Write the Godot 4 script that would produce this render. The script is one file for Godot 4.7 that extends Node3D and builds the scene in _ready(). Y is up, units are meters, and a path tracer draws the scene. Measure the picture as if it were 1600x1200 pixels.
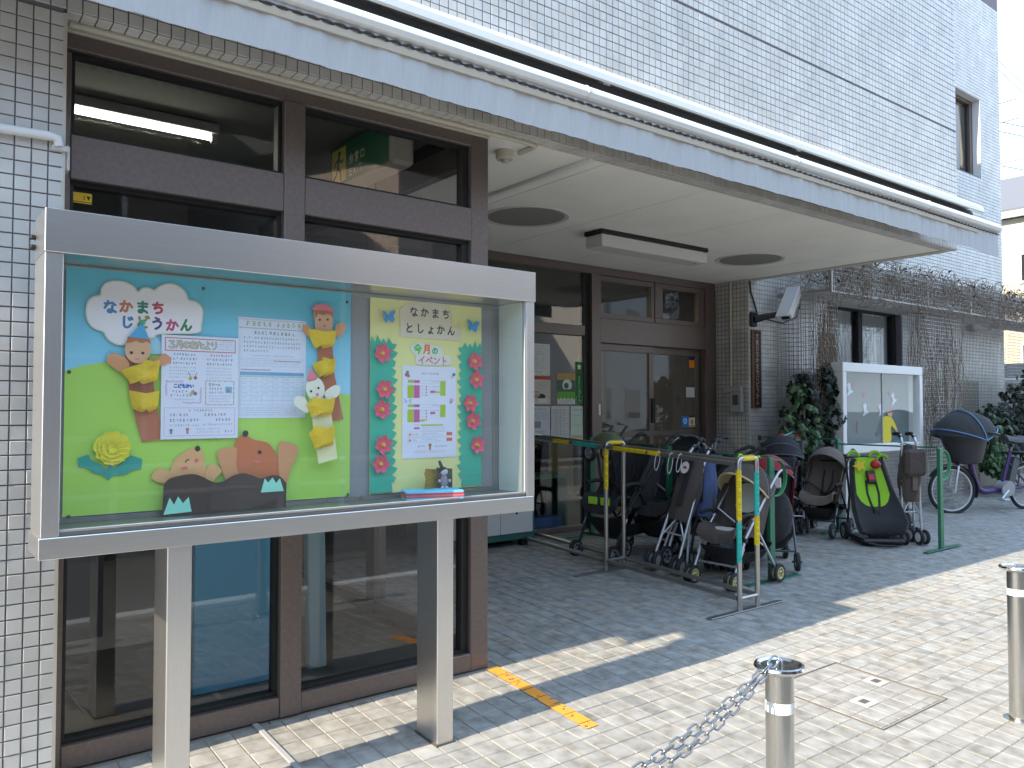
extends Node3D
# A children's hall and library entrance: display case in front of a bronze window wall, awning, porch with parked strollers.
const ZF := 0.11        # face of the tiled front
const ZB := -2.45       # recessed entrance
const ZR := -1.99       # wall right of the porch
const XE := 7.45        # right end of the porch and of the upper front
var C: Camera3D
var cpos := Vector3(0, 1.30, 3.26)
var mats := {}
var used := {}
var rng := RandomNumberGenerator.new()
var fwd := Vector3.ZERO

class MB:
	var v := PackedVector3Array()
	var n := PackedVector3Array()
	var uv := PackedVector2Array()
	var ix := PackedInt32Array()
	func poly(p: Array, out: Vector3, uvs: Array = []):
		var nn: Vector3 = (p[1] - p[0]).cross(p[2] - p[0])
		if nn.length() < 1e-12 and p.size() > 3: nn = (p[2] - p[0]).cross(p[3] - p[0])
		nn = nn.normalized() if nn.length() > 1e-14 else out.normalized()
		var flip := nn.dot(out) < 0.0
		if flip: nn = -nn
		var s := v.size()
		for i in p.size():
			v.append(p[i]); n.append(nn); uv.append(uvs[i] if uvs.size() else Vector2.ZERO)
		for i in range(1, p.size() - 1):
			if flip: ix.append_array([s, s + i, s + i + 1])
			else: ix.append_array([s, s + i + 1, s + i])
	func sheet(a: Vector3, b: Vector3, c: Vector3, d: Vector3, out: Vector3):   # a bottom left, b bottom right, c top right, d top left
		poly([a, b, c, d], out, [Vector2(0, 1), Vector2(1, 1), Vector2(1, 0), Vector2(0, 0)])
	func box(c: Vector3, s: Vector3, e := 0.0, b := Basis()):
		var h := s * 0.5
		var f := func(sx, sy, sz, k):
			var q := Vector3(sx * (h.x - (e if k != 0 else 0.0)), sy * (h.y - (e if k != 1 else 0.0)), sz * (h.z - (e if k != 2 else 0.0)))
			return c + b * q
		for a in 3:
			for s1 in [-1, 1]:
				var o := Vector3.ZERO
				o[a] = s1
				var pts := []
				for k in [[-1, -1], [1, -1], [1, 1], [-1, 1]]:
					var g := [0, 0, 0]
					g[a] = s1; g[(a + 1) % 3] = k[0]; g[(a + 2) % 3] = k[1]
					pts.append(f.call(g[0], g[1], g[2], a))
				poly(pts, b * o, [Vector2(0, 1), Vector2(1, 1), Vector2(1, 0), Vector2(0, 0)])
		if e <= 0.0: return
		for a in 3:
			var i := (a + 1) % 3
			var j := (a + 2) % 3
			for si in [-1, 1]:
				for sj in [-1, 1]:
					var g := [0, 0, 0]
					g[i] = si; g[j] = sj
					var o := Vector3(g[0], g[1], g[2])
					g[a] = -1
					var g2 := g.duplicate()
					g2[a] = 1
					poly([f.call(g[0], g[1], g[2], i), f.call(g2[0], g2[1], g2[2], i), f.call(g2[0], g2[1], g2[2], j), f.call(g[0], g[1], g[2], j)], b * o)
		for sx in [-1, 1]:
			for sy in [-1, 1]:
				for sz in [-1, 1]:
					poly([f.call(sx, sy, sz, 0), f.call(sx, sy, sz, 1), f.call(sx, sy, sz, 2)], b * Vector3(sx, sy, sz))
	func span(a: Vector3, b: Vector3, e := 0.0):   # a box between two corners
		box((a + b) * 0.5, (b - a).abs(), e)
	func tube(path: Array, r, sides := 8, caps := true, closed := false):
		var m := path.size()
		var up := Vector3.ZERO
		var s0 := v.size()
		var along := 0.0
		for i in m:
			var a: Vector3 = path[(i - 1 + m) % m] if closed or i > 0 else path[i]
			var z: Vector3 = path[(i + 1) % m] if closed or i < m - 1 else path[i]
			var t := (z - a).normalized()
			if up == Vector3.ZERO:
				up = t.cross(Vector3(0.31, 0.9, 0.17)).normalized()
			up = (up - t * up.dot(t)).normalized()
			var w := t.cross(up)
			var rr: float = r[i] if r is Array else r
			if i > 0: along += path[i].distance_to(path[i - 1])
			for k in sides + 1:
				var q := TAU * k / sides
				var o := up * cos(q) + w * sin(q)
				v.append(path[i] + o * rr); n.append(o); uv.append(Vector2(along, float(k) / sides))
		var rows := m if closed else m - 1
		for i in rows:
			for k in sides:
				var a := s0 + i * (sides + 1) + k
				var b := s0 + ((i + 1) % m) * (sides + 1) + k
				ix.append_array([a, b, b + 1, a, b + 1, a + 1])
		if caps and not closed:
			for e in [0, m - 1]:
				var pts := []
				for k in sides: pts.append(v[s0 + e * (sides + 1) + k])
				poly(pts, path[0] - path[1] if e == 0 else path[m - 1] - path[m - 2])
	func lathe(pr: Array, segs := 16, x := Transform3D()):   # pr: Vector2(radius, height) from bottom to top, outside seen
		for i in pr.size() - 1:
			var a: Vector2 = pr[i]
			var b: Vector2 = pr[i + 1]
			var d := b - a
			var nr := Vector2(d.y, -d.x).normalized()
			var s := v.size()
			for k in segs + 1:
				var q := TAU * k / segs
				var c := Vector3(cos(q), 0, sin(q))
				for p in [a, b]:
					v.append(x * (c * p.x + Vector3(0, p.y, 0))); n.append((x.basis * (c * nr.x + Vector3(0, nr.y, 0))).normalized()); uv.append(Vector2(float(k) / segs, p.y))
			for k in segs:
				var o := s + k * 2
				ix.append_array([o, o + 3, o + 1, o, o + 2, o + 3])
	func disc(c: Vector3, ax: Vector3, r: float, segs := 14):
		var u := ax.cross(Vector3(0.2, 0.35, 0.9)).normalized()
		var w := ax.cross(u).normalized()
		var p := []
		for k in segs: p.append(c + (u * cos(TAU * k / segs) + w * sin(TAU * k / segs)) * r)
		poly(p, ax)
	func prism(p: PackedVector2Array, z0: float, z1: float, x := Transform3D(), rect := Rect2()):
		var t := Geometry2D.triangulate_polygon(p)
		var has := rect.size.x > 0.0
		for pass_z in [z1, z0]:
			var o := x.basis * Vector3(0, 0, 1 if pass_z == z1 else -1)
			for k in range(0, t.size(), 3):
				var q := []
				var w := []
				for j in 3:
					var a := p[t[k + j]]
					q.append(x * Vector3(a.x, a.y, pass_z))
					w.append(Vector2((a.x - rect.position.x) / rect.size.x, 1.0 - (a.y - rect.position.y) / rect.size.y) if has else Vector2(a.x, -a.y))
				poly(q, o, w)
		var cw := Geometry2D.is_polygon_clockwise(p)
		for i in p.size():
			var a := p[i]
			var b := p[(i + 1) % p.size()]
			var d := (b - a).normalized()
			var o := Vector2(d.y, -d.x) * (-1.0 if cw else 1.0)
			poly([x * Vector3(a.x, a.y, z0), x * Vector3(b.x, b.y, z0), x * Vector3(b.x, b.y, z1), x * Vector3(a.x, a.y, z1)], x.basis * Vector3(o.x, o.y, 0))
	func ball(c: Vector3, r: Vector3, segs := 14, rings := 8, b := Basis()):
		var s := v.size()
		for i in rings + 1:
			var t := PI * i / rings
			for k in segs + 1:
				var q := TAU * k / segs
				var o := Vector3(sin(t) * cos(q), cos(t), sin(t) * sin(q))
				v.append(c + b * (o * r)); n.append((b * (o / r)).normalized()); uv.append(Vector2(float(k) / segs, float(i) / rings))
		for i in rings:
			for k in segs:
				var a := s + i * (segs + 1) + k
				ix.append_array([a, a + segs + 2, a + 1, a, a + segs + 1, a + segs + 2])
	func surf(rows: Array, double := 0.0):   # rows of points, smooth normals; double gives it a thickness
		var m := rows.size()
		var w: int = rows[0].size()
		var s := v.size()
		var nn := []
		for i in m:
			for k in w:
				var du: Vector3 = rows[i][mini(k + 1, w - 1)] - rows[i][maxi(k - 1, 0)]
				var dv: Vector3 = rows[mini(i + 1, m - 1)][k] - rows[maxi(i - 1, 0)][k]
				var o := dv.cross(du).normalized()
				if o == Vector3.ZERO: o = Vector3.UP
				nn.append(o)
				v.append(rows[i][k]); n.append(o); uv.append(Vector2(float(k) / (w - 1), float(i) / (m - 1)))
		for i in m - 1:
			for k in w - 1:
				var a := s + i * w + k
				ix.append_array([a, a + 1, a + w + 1, a, a + w + 1, a + w])
		if double > 0.0:
			var s2 := v.size()
			for i in m * w:
				v.append(v[s + i] - nn[i] * double); n.append(-nn[i]); uv.append(uv[s + i])
			for i in m - 1:
				for k in w - 1:
					var a := s2 + i * w + k
					ix.append_array([a, a + w + 1, a + 1, a, a + w, a + w + 1])
			var rim := []
			for k in w: rim.append(k)
			for i in range(1, m): rim.append(i * w + w - 1)
			for k in range(w - 2, -1, -1): rim.append((m - 1) * w + k)
			for i in range(m - 2, 0, -1): rim.append(i * w)
			var mid := Vector3.ZERO
			for k in rim: mid += v[s + k]
			mid /= rim.size()
			for i in rim.size():
				var a: int = rim[i]
				var b: int = rim[(i + 1) % rim.size()]
				poly([v[s + a], v[s + b], v[s2 + b], v[s2 + a]], v[s + a] - mid)
	func done(mat: Material) -> ArrayMesh:
		var a := []
		a.resize(Mesh.ARRAY_MAX)
		a[Mesh.ARRAY_VERTEX] = v; a[Mesh.ARRAY_NORMAL] = n; a[Mesh.ARRAY_TEX_UV] = uv; a[Mesh.ARRAY_INDEX] = ix
		var me := ArrayMesh.new()
		me.add_surface_from_arrays(Mesh.PRIMITIVE_TRIANGLES, a)
		me.surface_set_material(0, mat)
		return me

class Ink:
	var im: Image
	var w: int
	var h: int
	var r := RandomNumberGenerator.new()
	func _init(ww: int, hh: int, bg: Color):
		w = ww; h = hh
		im = Image.create(w, h, false, Image.FORMAT_RGBA8)
		im.fill(bg)
		r.seed = ww * 31 + hh
	func rect(x: float, y: float, ww: float, hh: float, c: Color):
		im.fill_rect(Rect2i(roundi(x), roundi(y), maxi(1, roundi(ww)), maxi(1, roundi(hh))), c)
	func frame(x: float, y: float, ww: float, hh: float, t: float, c: Color):
		rect(x, y, ww, t, c); rect(x, y + hh - t, ww, t, c); rect(x, y, t, hh, c); rect(x + ww - t, y, t, hh, c)
	func disc(cx: float, cy: float, rr: float, c: Color):
		for dy in range(-ceili(rr), ceili(rr) + 1):
			var q := rr * rr - dy * dy
			if q >= 0.0: rect(cx - sqrt(q), cy + dy, 2.0 * sqrt(q), 1, c)
	func line(p: PackedVector2Array, t: float, c: Color):
		for i in p.size() - 1:
			var d := p[i].distance_to(p[i + 1])
			var k := maxi(1, ceili(d / maxf(1.0, t * 0.3)))
			for j in k + 1:
				var q := p[i].lerp(p[i + 1], float(j) / k)
				if t <= 2.0: rect(q.x, q.y, t, t, c)
				else: disc(q.x, q.y, t * 0.5, c)
	func poly(p: PackedVector2Array, c: Color):
		var lo := 1e9
		var hi := -1e9
		for q in p:
			lo = minf(lo, q.y); hi = maxf(hi, q.y)
		for y in range(floori(lo), ceili(hi) + 1):
			var xs := []
			for i in p.size():
				var a := p[i]
				var b := p[(i + 1) % p.size()]
				if (a.y <= y) != (b.y <= y): xs.append(a.x + (y - a.y) / (b.y - a.y) * (b.x - a.x))
			xs.sort()
			for i in range(0, xs.size() - 1, 2): rect(xs[i], y, xs[i + 1] - xs[i], 1, c)
	func scrib(x: float, y: float, ww: float, hh: float, c: Color, gap := 0.3):   # a row of print too small to read
		var q := x
		while q < x + ww:
			var g := hh * r.randf_range(0.7, 1.0)
			for k in 3:
				if r.randf() < 0.8: rect(q + r.randf() * g * 0.3, y + hh * (k * 0.33 + 0.05), g * r.randf_range(0.4, 0.8), maxf(1.0, hh * 0.13), c)
			if r.randf() < 0.75: rect(q + g * r.randf_range(0.2, 0.6), y, maxf(1.0, hh * 0.13), hh * r.randf_range(0.6, 1.0), c)
			q += g + hh * gap
	func tex() -> ImageTexture:
		im.generate_mipmaps()
		return ImageTexture.create_from_image(im)

# strokes of the characters on a grid of 100, strokes parted by |
const GL := {
	"な": "12,28 50,24|34,8 28,35 12,60|62,18 84,34|64,42 64,70 60,88 42,92 34,82 44,72 62,74 88,88",
	"か": "8,34 30,30 52,28 60,38 56,66 48,86 34,80|36,8 28,50 10,88|70,24 90,52",
	"ま": "18,24 82,22|22,46 80,44|50,8 50,70 44,90 26,90 22,80 36,72 60,76 82,90",
	"ち": "14,28 82,24|44,8 34,36 26,58 48,46 72,50 78,68 66,84 38,92",
	"じ": "26,10 26,66 36,88 58,86 78,64|58,18 66,32|76,12 84,26",
	"し": "30,8 30,66 40,88 62,86 82,64",
	"ど": "24,12 32,46|72,32 40,48 20,66 26,86 50,92 78,88|72,8 80,20|86,4 94,16",
	"と": "28,10 36,44|76,28 44,46 24,64 30,86 54,90 80,86",
	"う": "36,8 60,18|20,42 48,32 72,40 74,58 60,80 36,94",
	"ん": "50,8 30,54 12,90 34,58 48,56 50,74 56,90 72,84 88,58",
	"ょ": "52,44 74,42|52,26 52,78 44,92 28,90 26,80 38,74 56,80 74,92",
	"よ": "52,32 78,30|52,10 52,74 42,90 22,88 20,76 34,70 56,78 80,92",
	"の": "52,24 46,60 30,82 14,66 20,38 46,20 74,26 86,50 78,74 58,88",
	"今": "50,6 10,44|50,6 92,44|34,46 66,46|22,62 74,62|74,62 56,94",
	"月": "30,10 28,60 14,92|30,10 76,10|76,10 76,86 64,92|32,34 74,34|32,58 74,58",
	"イ": "80,8 50,40 12,60|54,38 54,94",
	"ベ": "8,64 34,32|34,32 94,80|66,18 74,30|80,12 88,24",
	"ン": "14,22 36,36|14,86 50,76 90,30",
	"ト": "38,6 38,94|38,40 78,60",
	"3": "20,14 72,14|72,14 42,44|42,44 74,60 66,86 40,92 18,80",
	"お": "14,30 60,26|38,8 38,80 26,88 18,76 34,60 64,50 84,64 78,84 60,90|72,18 88,32",
	"た": "10,28 54,24|34,8 26,46 10,90|56,48 86,44|52,66 60,84 90,84",
	"り": "28,12 26,48 34,40|70,10 72,56 60,80 40,94",
	"こ": "24,20 74,18|22,74 44,86 82,80",
	"も": "40,6 36,70 52,90 76,84 80,62|16,30 66,28|14,52 64,52",
	"い": "18,22 22,64 34,82 42,64|72,26 84,62",
	"く": "70,8 26,48 72,92", "て": "14,18 84,14|84,14 46,46 46,76 70,90", "き": "22,24 74,18|20,44 78,38|46,6 70,64|70,64 40,56|26,68 40,90 72,88",
	"文": "50,4 50,18|10,26 90,26|70,28 44,70 12,92|30,28 54,70 90,92",
	"口": "20,20 20,84|20,20 80,20|80,20 80,84|20,80 80,80",
	"非": "40,8 40,60 20,92|16,28 40,28|16,48 40,48|62,8 62,92|62,28 86,28|62,48 86,48|62,68 88,68",
	"常": "50,4 50,20|24,8 34,20|76,8 66,20|12,36 12,24|12,24 88,24|88,24 88,36|34,38 66,38|66,38 66,54|34,54 66,54|34,38 34,54|24,64 24,92|24,64 76,64|76,64 76,88|50,54 50,98",
	"東": "10,18 90,18|24,32 76,32|24,32 24,62|76,32 76,62|24,47 76,47|24,62 76,62|50,4 50,98|46,64 12,92|54,64 90,92",
	"日": "24,8 24,94|24,8 76,8|76,8 76,94|24,50 76,50|24,90 76,90",
	"ク": "40,6 14,46|40,16 82,16|82,16 60,70 24,94", "リ": "26,12 26,58|74,10 72,60 46,94", "ー": "8,50 92,46",
}

func strokes(ch: String) -> Array:
	var out := []
	for s in (GL[ch] as String).split("|"):
		var c: Array[Vector2] = []
		for q in s.split(" "):
			var ab := q.split(",")
			c.append(Vector2(float(ab[0]), float(ab[1])) / 100.0)
		var p := PackedVector2Array()
		if c.size() < 3: p = PackedVector2Array(c)
		else:
			for i in c.size() - 1:
				var pre := c[maxi(i - 1, 0)]
				var post := c[mini(i + 2, c.size() - 1)]
				for k in 6: p.append(c[i].cubic_interpolate(c[i + 1], pre, post, k / 6.0))
			p.append(c[-1])
		out.append(p)
	return out

func glyph(ink: Ink, ch: String, x: float, y: float, s: float, t: float, c: Color):
	for st in strokes(ch):
		var p := PackedVector2Array()
		for q in st: p.append(Vector2(x, y) + q * s)
		ink.line(p, t, c)

func words(ink: Ink, text: String, x: float, y: float, s: float, t: float, c: Color, step := 1.05, down := false):
	for i in text.length():
		if text[i] != " ": glyph(ink, text[i], x + (0.0 if down else i * s * step), y + (i * s * step if down else 0.0), s, t, c)

func lin(r: float, g: float, b: float, a := 1.0) -> Color:
	var c := Color(r, g, b).linear_to_srgb()
	c.a = a
	return c

func mk(key: String, c: Color, rough := 0.6, metal := 0.0) -> StandardMaterial3D:
	if mats.has(key): return mats[key]
	var m := StandardMaterial3D.new()
	m.resource_name = key
	m.albedo_color = c; m.roughness = rough; m.metallic = metal
	mats[key] = m
	return m

func M(key: String) -> StandardMaterial3D:
	return mats[key]

func printed(key: String, t: Texture2D, rough := 0.7) -> StandardMaterial3D:
	var m := mk(key, Color.WHITE, rough)
	m.albedo_texture = t
	return m

func noise_tex(key: String, freq: float, lo: Color, hi: Color, size := 512, oct := 4, mid := 0.5) -> NoiseTexture2D:
	if mats.has("tex_" + key): return mats["tex_" + key]
	var f := FastNoiseLite.new()
	f.seed = key.hash() % 10000
	f.frequency = freq; f.fractal_octaves = oct
	var t := NoiseTexture2D.new()
	t.width = size; t.height = size; t.seamless = true; t.noise = f
	var g := Gradient.new()
	g.set_color(0, lo); g.set_color(1, hi)
	g.add_point(mid, lo.lerp(hi, 0.5))
	t.color_ramp = g
	mats["tex_" + key] = t
	return t

func grain(m: StandardMaterial3D, t: Texture2D, scale: float, stretch := Vector3.ONE):   # a stain or grain over a material, in world axes
	m.albedo_texture = t
	m.uv1_triplanar = true; m.uv1_world_triplanar = true
	m.uv1_scale = Vector3.ONE * scale * stretch

func numbered(s: String) -> String:
	if not used.has(s):
		used[s] = 0
		return s
	used[s] += 1
	return "%s_%03d" % [s, used[s]]

func obj(called: String, mb: MB, mat: Material, parent: Node = self) -> MeshInstance3D:
	var o := MeshInstance3D.new()
	o.mesh = mb.done(mat)
	o.name = numbered(called) if parent == self else called
	parent.add_child(o, true)
	return o

func tag(o: Node, label: String, cat: String, group := "") -> Node:
	o.set_meta("label", label); o.set_meta("category", cat)
	if group: o.set_meta("group", group)
	return o

func struct(o: Node) -> Node:
	o.set_meta("kind", "structure")
	return o

func thing(called: String, label: String, cat: String, at := Vector3.ZERO, turn := 0.0, group := "") -> Node3D:
	var o := Node3D.new()
	o.name = numbered(called)
	add_child(o)
	o.position = at; o.rotation.y = turn
	tag(o, label, cat, group)
	return o

func dup(src: Node3D, called: String, label: String, at: Vector3, turn := 0.0, group := "") -> Node3D:
	var o: Node3D = src.duplicate()
	o.name = numbered(called)
	add_child(o)
	o.position = at; o.rotation.y = turn
	o.set_meta("label", label)
	if group: o.set_meta("group", group)
	return o

func P(s: String) -> PackedVector2Array:   # millimetres in a string
	var a := s.split(" ", false)
	var p := PackedVector2Array()
	for i in range(0, a.size() - 1, 2): p.append(Vector2(float(a[i]), float(a[i + 1])) / 1000.0)
	return p

func oval(c: Vector2, rx: float, ry: float, k := 18, turn := 0.0) -> PackedVector2Array:
	var p := PackedVector2Array()
	for i in k: p.append(c + Vector2(cos(TAU * i / k) * rx, sin(TAU * i / k) * ry).rotated(turn))
	return p

func smooth(p: PackedVector2Array, k := 3) -> PackedVector2Array:   # a rounded outline through the points
	var o := PackedVector2Array()
	var m := p.size()
	for i in m:
		for j in k: o.append(p[i].cubic_interpolate(p[(i + 1) % m], p[(i - 1 + m) % m], p[(i + 2) % m], float(j) / k))
	return o

func gy(z: float) -> float:   # the forecourt falls towards the road
	return -0.05 * clampf(z, -2.6, 2.45)

func px_size(p: Vector3) -> float:   # 0 outside the frame, else how large a thing there shows
	var d := p - cpos
	var w := d.dot(fwd)
	if w < 0.3: return 0.0
	var side := absf(d.dot(C.basis.x)) / w
	var up := absf(d.dot(C.basis.y)) / w
	return 1.0 / w if side < 0.66 and up < 0.5 else 0.0

func pieces(parent: Node3D, called: String, rest_name: String, mesh: Mesh, where: Array, tones: Array, key: String, singles: int):
	# the largest in view each a mesh of its own, the others one multimesh
	var order := []
	for i in where.size(): order.append([px_size(where[i].origin), i])
	order.sort_custom(func(a, b): return a[0] > b[0] or (a[0] == b[0] and a[1] < b[1]))
	var one := {}
	for j in mini(singles, order.size()):
		if order[j][0] > 0.0: one[order[j][1]] = true
	var base := M(key)
	var toned := []
	for k in 6:
		var m: StandardMaterial3D = base.duplicate()
		m.vertex_color_use_as_albedo = false
		toned.append(m)
	var lo := 9.0
	var hi := 0.0
	for c in tones:
		lo = minf(lo, c.g); hi = maxf(hi, c.g)
	var sums := []
	for k in 6: sums.append([Color(0, 0, 0), 0])
	for i in one:
		var k := clampi(int((tones[i].g - lo) / maxf(hi - lo, 1e-6) * 5.99), 0, 5)
		sums[k][0] += tones[i]; sums[k][1] += 1
		var o := MeshInstance3D.new()
		o.mesh = mesh
		o.material_override = toned[k]
		o.name = called
		parent.add_child(o, true)
		o.transform = where[i]
	for k in 6:
		if sums[k][1]: toned[k].albedo_color = (sums[k][0] / sums[k][1]).linear_to_srgb()
	var left := where.size() - one.size()
	if left <= 0: return
	var mm := MultiMesh.new()
	mm.transform_format = MultiMesh.TRANSFORM_3D
	mm.use_colors = true
	mm.mesh = mesh
	mm.instance_count = left
	var j := 0
	for i in where.size():
		if one.has(i): continue
		mm.set_instance_transform(j, where[i])
		mm.set_instance_color(j, tones[i])
		j += 1
	var o := MultiMeshInstance3D.new()
	o.multimesh = mm
	o.material_override = base
	o.name = rest_name
	parent.add_child(o, true)
	o.set_meta("kind", "stuff")

func slab(sx: float, sy: float, sz: float, e: float) -> ArrayMesh:   # a tile lying in its plane, face up, without an underside
	var mb := MB.new()
	var a := sx * 0.5
	var c := sz * 0.5
	var t := [Vector3(-a + e, sy, -c + e), Vector3(a - e, sy, -c + e), Vector3(a - e, sy, c - e), Vector3(-a + e, sy, c - e)]
	var m := [Vector3(-a, sy - e, -c), Vector3(a, sy - e, -c), Vector3(a, sy - e, c), Vector3(-a, sy - e, c)]
	var b := [Vector3(-a, 0, -c), Vector3(a, 0, -c), Vector3(a, 0, c), Vector3(-a, 0, c)]
	mb.poly(t, Vector3.UP)
	for i in 4:
		var k := (i + 1) % 4
		var o: Vector3 = (b[i] + b[k]) * 0.5
		mb.poly([m[i], m[k], t[k], t[i]], o + Vector3(0, 0.02, 0))
		mb.poly([b[i], b[k], m[k], m[i]], o)
	return mb.done(null)

func _ready():
	# camera, sky, sun, exposure
	C = Camera3D.new()
	C.name = "camera"
	add_child(C)
	var yaw := atan2(1610.0, 1244.0)
	var pitch := atan2(37.0, 1244.0)
	var dir := Vector3(cos(yaw) * cos(pitch), sin(pitch), -sin(yaw) * cos(pitch))
	C.look_at_from_position(cpos, cpos + dir, Vector3.UP)
	C.fov = rad_to_deg(2.0 * atan(600.0 / 1244.0))
	C.near = 0.05
	C.far = 400.0
	C.current = true
	fwd = -C.basis.z
	var env := Environment.new()
	env.background_mode = Environment.BG_SKY
	var sky := ProceduralSkyMaterial.new()
	sky.sky_top_color = Color(0.41, 0.485, 0.575)
	sky.sky_horizon_color = Color(0.50, 0.535, 0.565)
	sky.sky_curve = 0.16
	sky.ground_bottom_color = Color(0.42, 0.41, 0.40)
	sky.ground_horizon_color = Color(0.54, 0.58, 0.62)
	sky.sun_angle_max = 30.0
	env.sky = Sky.new()
	env.sky.sky_material = sky
	env.background_energy_multiplier = 1.75
	env.tonemap_mode = Environment.TONE_MAPPER_LINEAR
	env.tonemap_exposure = 5.6
	env.sdfgi_enabled = true
	env.ssao_enabled = true
	env.ssil_enabled = true
	var we := WorldEnvironment.new()
	we.name = "world"
	we.environment = env
	add_child(we)
	var sun := DirectionalLight3D.new()
	sun.name = "sun"
	sun.light_energy = 0.6
	sun.light_color = Color(1.0, 0.945, 0.85)
	sun.light_angular_distance = 0.5
	sun.shadow_enabled = true
	add_child(sun)
	sun.look_at_from_position(Vector3.ZERO, Vector3(1.0, -0.67, -0.042), Vector3.UP)
	materials()
	crease()
	ground()
	building()
	porch()
	awning()
	street()
	display_case()
	racks_and_posts()
	strollers()
	right_side()
	for o in find_children("*", "MeshInstance3D", true, false): o.cast_shadow = GeometryInstance3D.SHADOW_CASTING_SETTING_ON

func materials():
	mk("mortar", lin(0.25, 0.225, 0.19), 0.95)
	var pv := mk("paving", Color.WHITE, 0.82)
	pv.vertex_color_use_as_albedo = true
	grain(pv, noise_tex("stone", 0.02, Color(0.70, 0.685, 0.66), Color(1, 1, 1), 512, 6, 0.35), 0.9)
	mk("slot_metal", lin(0.10, 0.085, 0.07), 0.7)
	mk("slot_tile", lin(0.385, 0.38, 0.36), 0.85)
	mk("joint_dark", lin(0.05, 0.045, 0.04), 0.9)
	mk("grout", lin(0.19, 0.17, 0.185), 0.9)
	var wt := mk("glaze", Color.WHITE, 0.2)
	wt.vertex_color_use_as_albedo = true
	grain(wt, noise_tex("glaze", 0.01, Color(0.88, 0.88, 0.87), Color(1, 1, 1), 512, 4), 0.5)
	var br := mk("bronze", Color.WHITE, 0.42, 0.35)
	grain(br, noise_tex("bronze", 0.03, lin(0.155, 0.118, 0.102), lin(0.195, 0.155, 0.137), 512, 5), 2.5)
	mk("gasket", lin(0.012, 0.012, 0.012), 0.6)
	var ss := mk("steel", Color.WHITE, 0.3, 1.0)
	grain(ss, noise_tex("steel", 0.012, lin(0.74, 0.715, 0.68), lin(0.79, 0.77, 0.74), 512, 5), 3.0, Vector3(0.25, 9.0, 9.0))
	var sv := mk("steel_up", Color.WHITE, 0.34, 1.0)
	grain(sv, noise_tex("steel", 0.012, Color.BLACK, Color.WHITE), 3.0, Vector3(9.0, 0.25, 9.0))
	mk("chrome", lin(0.66, 0.66, 0.66), 0.12, 1.0)
	mk("old_steel", lin(0.36, 0.35, 0.33), 0.38, 0.9)
	var ce := mk("ceiling", Color.WHITE, 0.9)
	grain(ce, noise_tex("ceiling", 0.006, lin(0.82, 0.80, 0.735), lin(0.88, 0.86, 0.79), 512, 4), 0.6)
	mk("beige", lin(0.50, 0.46, 0.38), 0.6)
	mk("white_paint", lin(0.74, 0.74, 0.72), 0.5)
	mk("off_white", lin(0.62, 0.60, 0.57), 0.55)
	mk("grey_paint", lin(0.34, 0.34, 0.34), 0.5)
	mk("dark_grey", lin(0.06, 0.06, 0.06), 0.55)
	mk("black", lin(0.014, 0.014, 0.015), 0.5)
	mk("rubber", lin(0.022, 0.022, 0.023), 0.75)
	mk("green_paint", lin(0.02, 0.15, 0.075), 0.4)
	mk("cabinet_green", lin(0.03, 0.12, 0.10), 0.45)
	mk("yellow", lin(0.75, 0.55, 0.03), 0.5)
	mk("red", lin(0.45, 0.015, 0.02), 0.5)
	mk("lime", lin(0.28, 0.55, 0.02), 0.8)
	mk("asphalt", lin(0.16, 0.16, 0.157), 0.9)
	mk("concrete", lin(0.28, 0.27, 0.26), 0.9)
	mk("block_wall", lin(0.22, 0.22, 0.21), 0.9)
	var g := mk("glass", Color(0.04, 0.05, 0.05, 0.10), 0.02)
	g.transparency = BaseMaterial3D.TRANSPARENCY_ALPHA
	var gc := mk("clear_glass", Color(0.75, 0.85, 0.80, 0.05), 0.02)
	gc.transparency = BaseMaterial3D.TRANSPARENCY_ALPHA
	var gd := mk("dark_glass", Color(0.01, 0.012, 0.014, 0.55), 0.03)
	gd.transparency = BaseMaterial3D.TRANSPARENCY_ALPHA
	var tube := mk("tube_glow", Color.WHITE, 0.4)
	tube.emission_enabled = true
	tube.emission = Color(1.0, 1.0, 0.93)
	tube.emission_energy_multiplier = 3.0
	mk("leaf", lin(0.05, 0.10, 0.028), 0.55).backlight_enabled = true
	M("leaf").backlight = Color(0.10, 0.20, 0.04)
	M("leaf").vertex_color_use_as_albedo = true
	mk("twig", lin(0.24, 0.18, 0.135), 0.9)
	mk("wire", lin(0.42, 0.40, 0.37), 0.5, 0.3)
	mk("tube_silver", lin(0.55, 0.57, 0.60), 0.35, 0.7); mk("tube_dark", lin(0.09, 0.095, 0.10), 0.4, 0.5)
	mk("cloth_black", lin(0.028, 0.028, 0.031), 0.9); mk("cloth_navy", lin(0.032, 0.034, 0.046), 0.9); mk("cloth_brown", lin(0.075, 0.058, 0.05), 0.9); mk("cloth_taupe", lin(0.15, 0.115, 0.095), 0.9)
	mk("cloth_grey", lin(0.12, 0.12, 0.13), 0.9); mk("cloth_mesh", lin(0.17, 0.17, 0.18), 0.9); mk("cloth_cream", lin(0.58, 0.46, 0.26), 0.9); mk("cloth_pale", lin(0.56, 0.56, 0.47), 0.9); mk("cloth_red", lin(0.33, 0.018, 0.03), 0.85); mk("cloth_blue", lin(0.10, 0.14, 0.28), 0.9)
	mk("hub_cream", lin(0.62, 0.55, 0.25), 0.5); mk("hub_grey", lin(0.30, 0.30, 0.31), 0.5); mk("hub_white", lin(0.62, 0.62, 0.62), 0.5); mk("neon", lin(0.45, 0.85, 0.05), 0.6); mk("cloth_olive", lin(0.12, 0.15, 0.08), 0.9)
	mk("skin", lin(0.78, 0.45, 0.25), 0.85)

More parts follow.
